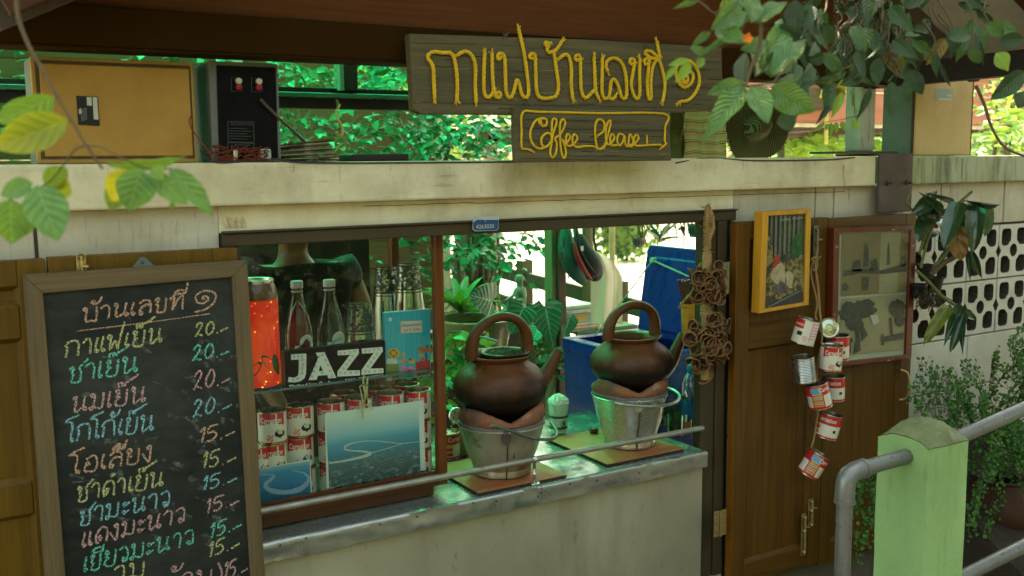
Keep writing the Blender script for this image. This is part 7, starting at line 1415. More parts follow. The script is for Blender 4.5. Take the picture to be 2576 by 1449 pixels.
# ------------------------------------------------------------ bathing children figure: seated statue of a shaven boy
def skin_body(name, joints, edges, mats, parent=None, root=0, sub=2):
    me = bpy.data.meshes.new(name); me.from_pydata([V(j[0]) for j in joints], edges, []); me.materials.append(mats)
    o = bpy.data.objects.new(name, me); sc.collection.objects.link(o); mo = o.modifiers.new('skin', 'SKIN'); mo.use_smooth_shade = True
    for i, j in enumerate(joints): s = me.skin_vertices[0].data[i]; r = j[1]; s.radius = r if isinstance(r, tuple) else (r, r); s.use_root = (i == root)
    m2 = o.modifiers.new('sub', 'SUBSURF'); m2.levels = m2.render_levels = sub
    dg = bpy.context.evaluated_depsgraph_get(); me2 = bpy.data.meshes.new_from_object(o.evaluated_get(dg)); bpy.data.objects.remove(o)
    me2.name = name; vs = [v.co.copy() for v in me2.vertices]; c = V(((min(v.x for v in vs)+max(v.x for v in vs))/2, (min(v.y for v in vs)+max(v.y for v in vs))/2, min(v.z for v in vs)))
    me2.transform(Matrix.Translation(-c)); me2.polygons.foreach_set('use_smooth', [True]*len(me2.polygons)); return link(name, me2, parent, c)
stm = surf('stone_green', (.22, .30, .21), (.13, .2, .13), .7, scale=20, bump=.4, bscale=60)
SB = P(1305, 779, 1.5); S = .0019     # metres per photo pixel there
def sp_(u, v, dy=0): return P(u, v, 1.5+dy)
st = thing('boy_statue', sp_(1300, 780), 'small green tinged stone statue of a seated shaven boy on a rock', 'statue')
jn = [(sp_(1309, 768), .026), (sp_(1309, 752), .024), (sp_(1309, 735), .026), (sp_(1308, 724), .020), (sp_(1308, 719), .012), (sp_(1307, 708), .021), (sp_(1306, 698), .023), (sp_(1306, 690), .016),
      (sp_(1299, 728, -.03), .012), (sp_(1292, 743, -.05), .009), (sp_(1275, 755, -.06), .007), (sp_(1268, 757, -.06), .006), (sp_(1318, 728, .03), .012), (sp_(1322, 744, .03), .009), (sp_(1306, 757, -.05), .008), (sp_(1292, 758, -.08), .006),
      (sp_(1300, 768, -.05), .016), (sp_(1280, 760, -.06), .012), (sp_(1276, 780, -.06), .009), (sp_(1270, 784, -.07), .008), (sp_(1316, 770, -.01), .016), (sp_(1288, 768, -.1), .012), (sp_(1286, 786, -.1), .009), (sp_(1280, 789, -.11), .008)]
skin_body('figure', jn, [(0, 1), (1, 2), (2, 3), (3, 4), (4, 5), (5, 6), (6, 7), (2, 8), (8, 9), (9, 10), (10, 11), (2, 12), (12, 13), (13, 14), (14, 15), (0, 16), (16, 17), (17, 18), (18, 19), (0, 20), (20, 21), (21, 22), (22, 23)], stm, st)
hc_ = sp_(1306, 700)
for (du, dv, r, nm) in ((-10.5, 4, .0045, 'nose'), (5, 3, .007, 'ear'), (-9, 9, .004, 'mouth')):
    p = sp_(1306+du, 700+dv, -.018); c = MB(); c.lathe([(0, -r*1.3), (r*.7, -r*.8), (r, 0), (r*.7, r*.8), (0, r*1.3)], c=p, n=10); c.build(nm, stm, st, smooth_=True)
c = MB(); c.lathe([(0, 0), (.075, .005), (.085, .05), (.06, .085), (.03, .10), (0, .105)], c=sp_(1302, 822), n=16, fn=lambda q, a, r, z: q*(1+.2*mnoise.noise(V((cos(a)*2, sin(a)*2, z*20))))); c.build('rock_seat', stm, st, smooth_=True)
# ------------------------------------------------------------ table with books, towel, bag, cooler
TBz = P(1455, 818, 1.75).z; tb = thing('green_table', P(1500, 818, 1.8)-V((0, 0, TBz)), 'worn green plank table holding books behind the cooler', 'table'); tbm = surf('green_plank', (.09, .17, .10), (.05, .10, .06), .6, scale=8, world=True)
xa, xb = P(1410, 815, 1.75).x, P(1560, 815, 1.75).x
for k in range(3): c = MB(); c.box((xa, 1.60+k*.11, TBz-.02), (xb, 1.705+k*.11, TBz)); c.build('plank', tbm, tb, bev=.002)
c = MB(); c.box((xa, 1.597, TBz-.06), (xb, 1.62, TBz-.021)); c.build('apron', tbm, tb)
for x, y in ((xa+.03, 1.63), (xb-.05, 1.63), (xa+.03, 1.88), (xb-.05, 1.88)): c = MB(); c.box((x, y, 0), (x+.035, y+.035, TBz-.021)); c.build('leg', tbm, tb)
z = TBz; cols = [(.10, .22, .10), (.5, .08, .05), (.52, .50, .42), (.48, .12, .04), (.55, .50, .42), (.30, .32, .30), (.58, .30, .03), (.55, .26, .04), (.12, .2, .3), (.62, .62, .58), (.2, .32, .42), (.6, .6, .55)]
names = ['green magazine at the bottom of the pile', 'red magazine low in the pile', 'cream paperback low in the pile', 'dark orange magazine in the pile', 'cream magazine in the middle of the pile', 'grey magazine in the middle of the pile', 'orange cookery magazine in the pile', 'thick orange magazine with a blue dot', 'slate blue booklet in the pile', 'white book near the top of the pile', 'pale blue book near the top of the pile', 'white book topmost of the pile']
for k in range(12):
    th = (.008, .006, .007, .006, .008, .012, .020, .012, .006, .014, .010, .012)[k]; x = P(1450 if k < 9 else 1443, 800, 1.66).x+random.gauss(0, .006); w_ = .105 if k < 9 else .085; t = thing('book', (x, 1.68, z), names[k], 'book', 'books piled on the green table'); t.rotation_euler = (0, 0, random.gauss(0, .06))
    c = MB(); c.box((-w_, -.075, .0008), (w_, .075, th-.0008)); c.build('pages', plain('book_pages', (.5, .48, .4), .8) if k == 0 else bpy.data.materials['book_pages'], None).parent = t
    c = MB(); c.box((-w_-.001, -.079, 0), (w_+.001, -.0772, th)); o = c.build('spine', surf('spine%d' % k, cols[k], tuple(min(1, v*.6+.12) for v in cols[k][::-1]), .4, scale=45, lo=.5, hi=.56, bump=0), None); o.parent = t
    for q in (0, th-.0012): c = MB(); c.box((-w_-.001, -.077, q), (w_+.001, .077, q+.0011)); o = c.build('cover', surf('cover%d' % k, cols[k], tuple(min(1, v*1.25+.05) for v in cols[k][::-1]), .4, scale=30, lo=.5, hi=.6, bump=0) if q == 0 else bpy.data.materials['cover%d' % k], None); o.parent = t
    z += th+.0006
c = MB()
def tow(s, q):
    u = 1488+(1552-1488)*s; v = 630+185*q; p = P(u, v, 1.45); fall = max(0, .14-q)/.14
    p = p+V((0, -.03*sin(s*9)+.02*sin(q*6)*(s-.5), 0)); 
    return P(1486+s*(22+44*min(1, q*2.6)**.7)+14*sin(min(1, q*2.6)*pi/2)*s, 632+183*q-6*s*(1-q)+10*s*s*max(0, 1-q*6), 1.45+.035*sin(s*8+q*1.5))
c.grid(tow, 40, 30); tag(c.build('towel', stripes('towel_weave', (.55, .46, .38), (.58, .48, .42), (.56, .30, .25), (.50, .42, .36), .16, ax=0), smooth_=True), 'pinkish white towel draped from the post between bag and cooler', 'towel')
bg_ = thing('waist_bag', P(1460, 600, 1.2), 'dark green, black and red sports bag hanging in the right half of the hatch', 'bag')
def bag_lump(path, rad, m_, nm, fl=.6):
    c = MB(); pts = smooth([P(u, v, y) for u, v, y in path], 5); n = len(pts); rr = [rad[0]+(rad[1]-rad[0])*sin(pi*min(1, (i+1)/n*1.0)) for i in range(n)]; c.tube(pts, rr, 16); o = c.build(nm, m_, bg_, smooth_=True); return o
bgreen = surf('bag_green', (.015, .10, .07), (.01, .06, .045), .6, scale=30, bump=.3, bscale=200); bblack = surf('bag_black', (.012, .012, .013), (.02, .018, .02), .65, scale=30, bump=.3, bscale=200); bred = surf('bag_red', (.30, .03, .02), (.2, .02, .015), .6)
bag_lump([(1424, 575, 1.22), (1424, 610, 1.2), (1432, 650, 1.18), (1448, 685, 1.18), (1470, 712, 1.18)], (.015, .042), bgreen, 'green_pocket'); bag_lump([(1455, 590, 1.24), (1462, 630, 1.22), (1480, 668, 1.2), (1494, 690, 1.2), (1490, 706, 1.2)], (.012, .058), bblack, 'body')
bag_lump([(1445, 610, 1.14), (1452, 645, 1.125), (1470, 680, 1.12), (1490, 704, 1.13)], (.002, .012), bred, 'red_panel'); bag_lump([(1452, 575, 1.15), (1456, 620, 1.14), (1472, 655, 1.12), (1500, 690, 1.14)], (.002, .008), bblack, 'piping')
c = MB(); c.tube(smooth([P(1446, 572, 1.18), P(1449, 600, 1.15), P(1462, 640, 1.15)], 4), .009, 8); c.build('strap', bgreen, bg_, smooth_=True)
for u, v in ((1418, 612), (1413, 648), (1430, 690)): c = MB(); c.tube(smooth([P(u, v-14, 1.13), P(u+2, v, 1.12), P(u-1, v+10, 1.12)], 3), .004, 6); c.build('zip_pull', M['black'], bg_)
c = MB(); q0 = P(1465, 625, 1.10); c.box((q0.x-.006, q0.y, q0.z-.01), (q0.x+.006, q0.y+.003, q0.z+.01)); c.build('tag', M['white'], bg_)
c = MB(); c.tube([P(1494, 572, 1.5), P(1494, 600, 1.5), P(1501, 640, 1.48)], .006, 8); tag(c.build('black_strap', bblack, smooth_=True), 'black nylon strap with clip hanging beside the bag', 'strap')
c = MB(); c.tube([P(1478, 570, 1.9), P(1478, 640, 1.9), P(1480, 800, 1.9)], .030, 14); tag(c.build('timber_post', surf('timber_post', (.16, .11, .06), (.1, .065, .035), .8, scale=5, stretch=(3, 3, .6), bump=.5), smooth_=True), 'rough timber post behind the sports bag', 'post')
c = MB(); bp_ = [P(1540, v, 3.6) for v in (560, 590, 615, 640, 665)]; c.tube(bp_, .022, 12)
for v in (600, 648): c.tube([P(1540, v, 3.6), P(1540, v+3, 3.6)], .026, 12)
tag(c.build('bamboo_pole', surf('bamboo', (.26, .22, .10), (.18, .15, .07), .5), smooth_=True), 'bamboo pole standing at the canal side behind the towel', 'pole')
CM = surf('cooler_blue', (.006, .03, .26), (.004, .022, .20), .32, scale=6, bump=.06, coat=.25, spots=((20, (1, 1, .4), .68, .8, (.01, .04, .25), .2),)); CMd = surf('cooler_inside', (.004, .03, .20), (.003, .025, .16), .35, bump=0)
cz1 = .952; X0, X1, Y0, Y1 = 2.108, 2.74, .30, .785
ck = thing('ice_cooler', ((X0+X1)/2, (Y0+Y1)/2, .0), 'big blue ice cooler with its lid propped open behind the right kettle', 'cooler')
c = MB(); c.prism([V((X0+.03, Y0+.03, .30)), V((X1-.03, Y0+.03, .30)), V((X1-.03, Y1-.03, .30)), V((X0+.03, Y1-.03, .30))], (0, 0, .002)); w4 = .045
c.add([(X0+.02, Y0+.02, .3), (X1-.02, Y0+.02, .3), (X1-.02, Y1-.02, .3), (X0+.02, Y1-.02, .3), (X0+.006, Y0+.006, cz1-.05), (X1-.006, Y0+.006, cz1-.05), (X1-.006, Y1-.006, cz1-.05), (X0+.006, Y1-.006, cz1-.05)], [(0, 1, 5, 4), (1, 2, 6, 5), (2, 3, 7, 6), (3, 0, 4, 7)]); c.build('tub', CM, ck, bev=.004)
c = MB()
for a, b in (((X0, Y0, cz1-.049), (X1, Y0+w4, cz1)), ((X0, Y1-w4, cz1-.049), (X1, Y1, cz1)), ((X0, Y0+w4, cz1-.049), (X0+w4, Y1-w4, cz1)), ((X1-w4, Y0+w4, cz1-.049), (X1, Y1-w4, cz1))): r_ = MB(); r_.box(a, b); r_.build('rim', CM, ck, bev=.006)
c = MB(); 
for a, b in (((X0+w4, Y0+w4, .55), (X1-w4, Y0+w4+.004, cz1-.01)), ((X0+w4, Y1-w4-.004, .55), (X1-w4, Y1-w4, cz1-.01)), ((X0+w4, Y0+w4, .55), (X0+w4+.004, Y1-w4, cz1-.01)), ((X1-w4-.004, Y0+w4, .55), (X1-w4, Y1-w4, cz1-.01)), ((X0+w4, Y0+w4, .54), (X1-w4, Y1-w4, .55))): c.box(a, b)
c.build('liner', CMd, ck)
la, lb_ = P(1601, 838, .80), P(1629, 614, .80); ld = V((0, -.56, 0)); lz = (lb_-la); ln = ld.cross(lz).normalized(); ln = ln if ln.x < 0 else -ln
lid = thing('cooler_lid', la, 'blue cooler lid standing open with a white cord strung across it', 'lid'); lid['category'] = 'cooler lid'
def rrect(a, ed, eu, r, n=6):
    L1, L2 = ed.length, eu.length; e1_, e2_ = ed.normalized(), eu.normalized(); pts = []
    for cx, cy, a0 in ((r, r, pi), (L1-r, r, 1.5*pi), (L1-r, L2-r, 0), (r, L2-r, .5*pi)):
        for k in range(n+1): t_ = a0+k/n*pi/2; pts.append(a+e1_*(cx+r*cos(t_))+e2_*(cy+r*sin(t_)))
    return pts
c = MB(); c.prism(rrect(la, ld, lz, .03), -ln*.045); c.build('shell', CM, lid, bev=.006)
ia = la+ld.normalized()*.05+lz.normalized()*.03+ln*.0; c = MB(); c.prism(rrect(ia, ld.normalized()*(.56-.10), lz.normalized()*(lz.length-.075), .025), ln*.016); c.build('inner_panel', CM, lid, bev=.008)
p = lb_+ld.normalized()*.33; c = MB(); c.prism(rrect(p-ln*.02, ld.normalized()*.075, lz.normalized()*.028, .008), ln*.02); c.build('catch', CM, lid, bev=.003)
k0 = P(1644, 655, .72); knot = la+(k0-la)-ln*((k0-la).dot(ln))+ln*.03; c = MB(); c.tube([knot-ln*.012, knot+ln*.006], .012, 12); c.build('knot', plain('cord_pale', (.32, .42, .34), .7), lid, smooth_=True)
c = MB(); c.rope([knot, knot.lerp(V((X0+.12, Y1-.05, cz1)), .5)+V((0, 0, -.005)), V((X0+.12, Y1-.05, cz1))], .0028); c.build('cord', bpy.data.materials['cord_pale'], lid); c = MB(); c.rope([knot, knot+ld.normalized()*.22+V((0, 0, -.045))+ln*.004], .004); c.build('cord', bpy.data.materials['cord_pale'], lid)
# hanging pots against the light
def hpot(u, v, y, rt_, h, m_, label, spikes=0, stemsn=7, leafy=None):
    p = P(u, v, y); t = thing('hanging_pot', p, label, 'hanging pot'); c = MB(); c.lathe([(0, 0), (rt_*.78, 0), (rt_, h*.85), (rt_*1.08, h*.86), (rt_*1.08, h), (rt_*.95, h), (rt_*.8, h*.5), (0, h*.5)], c=p, n=24); c.build('pot', m_, t, smooth_=50)
    for k in range(14):
        a = 2*pi*k/14; q = p+V((rt_*.92*cos(a), rt_*.92*sin(a), h*.25)); c = MB(); c.beam(q, p+V((rt_*1.0*cos(a), rt_*1.0*sin(a), h*.75)), rt_*.12, rt_*.05); c.build('slot', M['black'], t)
    for k in range(stemsn): a = random.uniform(0, 6.28); q = p+V((rt_*.5*cos(a), rt_*.5*sin(a), h*.6)); c = MB(); c.tube(smooth([q, q+V((random.gauss(0, .03), 0, .07)), q+V((random.gauss(0, .06), 0, .16))], 4), .003, 5); c.build('stem', M['twig'], t)
    return t
gp_ = surf('pot_grey', (.10, .105, .10), (.07, .075, .07), .5); hpot(1607, 620, 1.7, .033, .045, gp_, 'small grey slotted pot with dry stems hanging against the bright canal')
hpot(1752, 596, .9, .038, .055, surf('pot_green', (.03, .12, .08), (.02, .08, .05), .5), 'dark green pot hanging near the top right corner of the hatch')
ch = thing('spiny_fruit', P(1716, 585, 1.1), 'dark red spiky air plant hanging near the hatch corner', 'air plant')
for k in range(60): d = V((random.gauss(0, 1), random.gauss(0, 1), random.gauss(0, 1))).normalized(); c = MB(); q = P(1716, 575, 1.1); c.tube([q, q+d*.028], [.0022, .0005], 4); c.build('spine', surf('spine_red', (.14, .03, .02), (.07, .015, .01), .6) if k == 0 else bpy.data.materials['spine_red'], ch)
orl = leafmat('orchid_leaf', (.035, .075, .022), (.02, .05, .018), (.07, .12, .04), .28, 3, .12, vary=.3, coat=.5, vwidth=.03, bump=.1)
ome = leaf_mesh('strap', orl, 4, 12, .25, .2)
oh = rosette('hanging_orchid', 1660, 612, 1.5, 9, .13, .022, 'orchid clump above the open cooler lid', ome, 'orchid', (.1, 1.3))
for k in range(9): c = MB(); u = 1600+k*16; c.tube(smooth([P(u+random.gauss(0, 8), 560, 1.8), P(u+random.gauss(0, 6), 590, 1.8), P(u+random.gauss(0, 10), 620, 1.8)], 4), .004, 5); c.build('cane', M['twigg'], oh)
# ------------------------------------------------------------ person standing behind the showcase, face hidden by the lintel
pe = thing('person', (1.10, .74, .02), 'person in a dark patterned top standing behind the showcase, head hidden by the wall', 'person')
skn = surf('skin', (.17, .075, .03), (.13, .055, .022), .5, scale=8, bump=.1, bscale=120); py = .72
def pq(u, v, dy=0): return P(u, v, py+dy)
neck = pq(738, 655); sL, sR = pq(640, 668), pq(868, 655); hz = V((0, 0, 1))
ch_ = neck-hz*.10; wa = neck-hz*.38; pv_ = neck-hz*.50
J = [(pv_, (.15, .10)), (wa, (.125, .09)), (ch_, (.145, .085)), (neck-hz*.03, (.075, .06)), (neck+hz*.02, .048), (neck+hz*.05, .047), (neck+hz*.085+V((0, -.02, 0)), (.058, .062)), (neck+hz*.135+V((0, -.02, 0)), (.068, .078)), (neck+hz*.19+V((0, -.01, 0)), (.05, .06)),
     (sL+V((0, 0, -.03)), .052), (sL+V((-.05, -.02, -.26)), .038), (sL+V((.02, -.14, -.42)), .028), (sL+V((.03, -.19, -.47)), .022),
     (sR+V((0, 0, -.03)), .052), (sR+V((.075, .02, -.22)), .040), (sR+V((.09, -.10, -.42)), .029), (sR+V((.09, -.15, -.47)), .022),
     (pv_+V((-.09, 0, -.40)), .065), (pv_+V((-.09, 0, -.80)), .042), (pv_+V((.09, 0, -.40)), .065), (pv_+V((.09, 0, -.80)), .042)]
skin_body('body', J, [(0, 1), (1, 2), (2, 3), (3, 4), (4, 5), (5, 6), (6, 7), (7, 8), (2, 9), (9, 10), (10, 11), (11, 12), (2, 13), (13, 14), (14, 15), (15, 16), (0, 17), (17, 18), (0, 19), (19, 20)], skn, pe)
shirtm = surf('dark_print', (.012, .010, .012), (.02, .016, .014), .85, scale=20, bump=.3, bscale=100, spots=((24, (1, 1, 2), .62, .66, (.22, .20, .15), .8), (13, (3, 1, .5), .58, .64, (.07, .045, .03), .8)))
infl = lambda r, k: (r[0]+k, r[1]+k) if isinstance(r, tuple) else r+k
Js = [(J[0][0], infl(J[0][1], .018)), (J[1][0], infl(J[1][1], .018)), (J[2][0], infl(J[2][1], .014)), (ch_+hz*.045, (.10, .085)), (J[9][0], .066), (sL+V((-.03, -.01, -.15)), .056), (J[13][0], .066), (sR+V((.035, .0, -.10)), .056)]
skin_body('shirt', Js, [(0, 1), (1, 2), (2, 3), (2, 4), (4, 5), (2, 6), (6, 7)], shirtm, pe)
hair = MB(); hcn = neck+hz*.14+V((0, .0, 0)); hair.lathe([(.088, -.05), (.098, .0), (.092, .045), (.06, .075), (0, .085)], c=hcn, n=24, arc=pi*1.15, a0=-.25); hair.build('hair', surf('hair', (.012, .010, .008), (.02, .015, .01), .5), pe, smooth_=True)
for sx, p0 in ((-1, J[12][0]), (1, J[16][0])):
    for k in range(5):
        c = MB(); a = (-.5+k*.25); L = (.05, .065, .07, .066, .052)[k] if k else .05; d = V((sx*-.2+a*.6, -1, -.15)).normalized(); b0 = p0+V((a*.03, -.01, 0)); c.tube(smooth([b0, b0+d*L*.45+V((0, 0, .004)), b0+d*L*.8+V((0, 0, -.008)), b0+d*L*.9+V((0, 0, -.025))], 3), .008, 8); c.build('finger' if k else 'thumb', skn, pe, smooth_=True)
for sx, sy in ((-.028, 0), (.028, 0)): c = MB(); c.lathe([(0, -.008), (.008, -.004), (.009, 0), (.008, .004), (0, .008)], c=J[7][0]+V((sx, -.077, .012)), n=12); c.build('eye', M['white'], pe, smooth_=True)
c = MB(); c.tube([J[7][0]+V((0, -.082, .01)), J[7][0]+V((0, -.10, -.022)), J[7][0]+V((0, -.084, -.028))], [.006, .011, .006], 8); c.build('nose', skn, pe, smooth_=True)
# ------------------------------------------------------------ kiosk across the yard on the right
ki = thing('pink_kiosk', (7, 4.8, -1.2), 'kiosk with salmon pink boarded gable seen under the leaves at upper right', 'kiosk')
kz = P(2254, 313, 3.5).z; pk = wood('pink_board', (.50, .19, .12), (.42, .155, .10), .7, 'x', .4, bump=.3)
for k in range(4):
    for j in range(3): c = MB(); x0 = 5.0+j*1.62+(k % 2)*.35; c.box((x0, 3.5+.006*(k % 2), kz+k*.27), (x0+1.612, 3.53, kz+k*.27+.264)); c.build('board', pk, ki, bev=.002)
c = MB(); c.box((4.8, 3.49, kz-.03), (10.2, 3.56, kz-.003)); c.build('fascia', M['cream'], ki)
c = MB(); c.box((4.8, 3.57, kz+.02), (10.2, 6.3, kz+.04)); c.build('soffit', surf('grey_soffit', (.22, .22, .19), (.17, .17, .15), .8), ki)
for x in (5.4, 6.6, 7.8, 9): c = MB(); c.beam((x, 3.6, kz-.02), (x+.5, 6.2, kz-.02), .06, .08); c.build('rafter', M['rust'], ki)
c = MB(); c.box((4.8, 6.2, kz-.10), (10.2, 6.3, kz+.02)); c.build('far_beam', M['rust'], ki)
for x, y in ((4.9, 6.2), (10, 6.2), (10, 3.6)): c = MB(); c.box((x, y, -1.2), (x+.1, y+.1, kz)); c.build('post', M['barkp'], ki)
ks = thing('kiosk_sign', P(2100, 278, 3.44), 'small grey board with yellow lettering on the pink gable', 'sign'); c = MB(); c.prism([P(u, v, 3.44) for u, v in ((1990, 222), (2098, 221), (2099, 278), (1990, 275))], (0, .03, 0)); c.build('board', signwood, ks)
yl = plain('sign_yellow', (.60, .50, .12), .6)
for pl in ([(2070+k*9, 226), (2068+k*9, 236), (2064+k*9, 246)] for k in range(3)): c = MB(); c.tube([P(u, v, 3.43) for u, v in pl], .016, 6); c.build('letter', yl, ks)
c = MB(); c.tube(smooth([P(u, v, 3.43) for u, v in ((2088, 236), (2083, 233), (2086, 229), (2091, 232), (2090, 240), (2082, 241), (2078, 233), (2082, 225), (2092, 224), (2097, 233), (2094, 242))], 3), .014, 6); c.build('letter', yl, ks)
c = MB(); c.rope([P(2080, 283, 3.4), P(2079, 325, 3.4), P(2078, 362, 3.4)], .016); c.build('twisted_cord', yl, ki)
shrub('sunny_bush', 'sunlit bright green bush below the pink kiosk', [(1975, 2255, 352, 398, 4.6, 6.4, 60)], .13, leafB, folB, 200, seed=61, droop=.2, aspect=.6)
shrub('background_tree', 'bright leafy tree at the right edge beside the tan loudspeaker', [(2450, 2600, 200, 395, 1.2, 3.2, 50), (2470, 2620, -20, 200, 1.8, 4.5, 60)], .085, leafB, folB, 300, cat='tree', seed=63, droop=.3, stems=[((2532, 395, 2.2, .03), (2540, 300, 2.2, 0), (2556, 200, 2.2, 0), (2560, 0, 2.2, 0)), ((2500, 395, 3, .02), (2510, 300, 3, 0), (2490, 200, 3, 0)), ((2372, 60, 2.6, .05), (2376, 0, 2.6, 0), (2380, -60, 2.6, 0))])
shrub('background_tree', 'mass of sunlit leaves beyond the gable at the top right corner', [(2380, 2620, -40, 130, 3.4, 6, 50)], .14, leafY, folB, 180, cat='tree', seed=64, droop=.3)
shrub('background_tree', 'pale sunlit leaves far behind the right loudspeaker', [(2400, 2640, 130, 400, 5, 8, 60), (1950, 2300, 330, 400, 8, 10, 40)], .16, leafB, folB, 120, cat='tree', seed=66, droop=.3)
# ------------------------------------------------------------ foreground branches
lfg = leafmat('glossy_leaf', (.095, .26, .04), (.06, .185, .03), (.26, .42, .16), .32, 11, .24, vary=.2, coat=.4, vwidth=.2, bump=.8)
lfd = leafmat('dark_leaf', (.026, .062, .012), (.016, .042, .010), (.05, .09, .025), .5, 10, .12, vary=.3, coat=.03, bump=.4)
lfy = leafmat('lime_leaf', (.22, .36, .03), (.14, .28, .025), (.35, .45, .10), .35, 8, .4, vary=.15, bump=.3)
big_ob = leaf_mesh('oval', lfg, 8, 14, .16, .22, .5); big_l = leaf_mesh('lance', lfg, 8, 14, .22, .22, .5); dk_ob = leaf_mesh('oval', lfd, 6, 10, .14, .2, .3); dk_l = leaf_mesh('lance', lfd, 6, 10, .26, .24, .5); ly_l = leaf_mesh('lance', lfy, 6, 10, .12, .18)
br_ = thing('overhanging_branch', Pd(1890, 220, 1.5), 'glossy leaved branch hanging over the top right of the signs', 'branch')
def fleaf(par, me, b, t_, w_, depth, roll=0, dd=.0, name='leaf'):
    a = Pd(b[0], b[1], depth); e = Pd(t_[0], t_[1], depth+dd); return leaf_at(me, a, e, w_*depth/FPX, roll, par, name)
D0 = 1.45
for me, b, t_, w_, dz, rl, dd in (
    (big_l, (1877, 219), (1772, 335), 62, 0, .35, -.05), (big_ob, (1892, 217), (1933, 298), 62, -.02, -.3, -.04), (big_ob, (1942, 217), (2044, 282), 80, .02, .3, -.03), (big_l, (1957, 231), (2031, 168), 36, .03, -.7, .05),
    (big_ob, (1875, 212), (1781, 230), 44, .02, .5, 0), (dk_ob, (1868, 214), (1868, 123), 44, .05, -.4, .03), (big_l, (1902, 193), (1900, 108), 36, .04, .6, .05), (big_l, (1942, 190), (2036, 72), 62, .02, -.3, .04), (big_ob, (1916, 180), (1992, 38), 84, .05, .5, .05),
    (big_l, (1790, 75), (1890, -22), 58, -.02, .3, .02), (big_ob, (1798, 75), (1878, 100), 52, .0, -.5, -.02), (big_l, (1788, 80), (1736, 118), 22, .01, .3, 0), (big_l, (1850, 93), (1750, 136), 20, .0, .6, -.02), (big_ob, (1920, 104), (1873, 124), 38, .03, -.2, -.03),
    (big_ob, (1890, 58), (1888, -32), 58, -.03, .6, .02), (big_l, (1900, 60), (1988, -14), 46, -.02, -.4, .02), (ly_l, (1733, 152), (1680, 163), 20, .0, .4, 0), (ly_l, (1738, 156), (1700, 209), 28, .01, -.3, 0), (ly_l, (1704, 166), (1670, 204), 17, .02, .4, 0), (ly_l, (1771, 145), (1750, 175), 22, .02, .2, 0), (big_ob, (1774, 136), (1738, 117), 22, .0, .2, 0),
    (big_l, (1759, 2), (1693, 18), 17, .02, .3, 0), (ly_l, (1810, 25), (1834, -8), 20, .02, .5, 0), (dk_l, (2012, 204), (2067, 150), 38, .06, .3, .04), (dk_ob, (2034, 140), (2065, 106), 34, .08, .4, .04), (dk_ob, (2075, 142), (2038, 152), 34, .08, -.4, .0), (dk_ob, (1976, 280), (1985, 332), 50, .1, .3, 0),
    (dk_ob, (1996, 0), (2006, 82), 58, .05, .5, 0), (big_ob, (1935, 100), (1900, 140), 40, .06, .7, 0), (big_l, (1950, 130), (1915, 190), 34, .06, -.6, 0), (big_ob, (1880, 30), (1840, 70), 40, .06, .4, 0), (big_ob, (1905, 135), (1950, 190), 46, .08, -.5, 0), (dk_ob, (1960, 60), (2010, 120), 50, .1, .2, 0)): fleaf(br_, me, b, t_, w_, D0+dz, rl, dd)
def ftwig(par, pts, r, m_='twig', depth=D0, nm='twig'): c = MB(); q = smooth([Pd(u, v, depth+(z_[0] if z_ else 0)) for u, v, *z_ in pts], 5); c.tube(q, [r*(1-.4*i/len(q)) for i in range(len(q))], 8); c.build(nm, M[m_], par, smooth_=True)
for pts, r in (([(1902, -20), (1915, 60), (1908, 120), (1890, 170), (1876, 218)], .0034), ([(1902, -20), (1880, 40), (1856, 98)], .002), ([(1876, 218), (1900, 215), (1942, 208), (1960, 200)], .0018), ([(1700, -8), (1760, 5), (1800, 33), (1830, -10)], .0016), ([(1876, 218), (1868, 213)], .0016), ([(1998, 150), (1960, 190), (1944, 210)], .0016), ([(1800, 33), (1812, 60), (1790, 78)], .0014), ([(1772, 146), (1800, 130), (1840, 105), (1860, 95)], .0011)): ftwig(br_, pts, r)
p = Pd(1880, 97, D0-.02)
for k in range(5): c = MB(); d = (RGT*cos(k*1.3)+UPV*sin(k*1.3)-FWD*.5).normalized(); leaf_at(leaf_mesh('oval', plain('orange_petal', (.60, .16, .01), .6), 2, 4), p, p+d*.009, .007, 0, br_, 'petal', nrm=-FWD)
# darker hanging mass at the top right, leaf by leaf
ms = thing('hanging_foliage', Pd(2160, 100, 1.9), 'shaded leaves and dry roots hanging before the gable at top right', 'foliage'); rn = random.Random(77)
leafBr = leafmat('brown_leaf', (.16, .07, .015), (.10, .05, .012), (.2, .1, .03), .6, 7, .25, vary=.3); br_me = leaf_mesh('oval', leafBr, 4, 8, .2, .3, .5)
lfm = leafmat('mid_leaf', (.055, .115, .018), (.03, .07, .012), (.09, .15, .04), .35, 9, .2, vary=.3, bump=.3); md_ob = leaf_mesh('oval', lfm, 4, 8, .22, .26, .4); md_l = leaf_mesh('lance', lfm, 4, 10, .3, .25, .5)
n = 0
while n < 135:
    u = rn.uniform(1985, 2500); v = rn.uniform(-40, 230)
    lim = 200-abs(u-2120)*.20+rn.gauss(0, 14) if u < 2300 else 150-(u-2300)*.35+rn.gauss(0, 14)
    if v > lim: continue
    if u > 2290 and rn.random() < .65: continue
    n += 1; d = 1.75+rn.random()*.5; L = rn.uniform(52, 92); a = rn.gauss(pi/2, .8); me = rn.choice((dk_ob, dk_l, dk_l, md_l, dk_l, dk_ob, md_l, md_ob, br_me if rn.random() < .35 else dk_ob)); b = Pd(u, v, d); e = Pd(u+L*cos(a), v+L*sin(a)*.9, d+rn.uniform(-.05, .05)); leaf_at(me, b, e, L*rn.uniform(.34, .6)*d/FPX, rn.gauss(0, .7), ms)
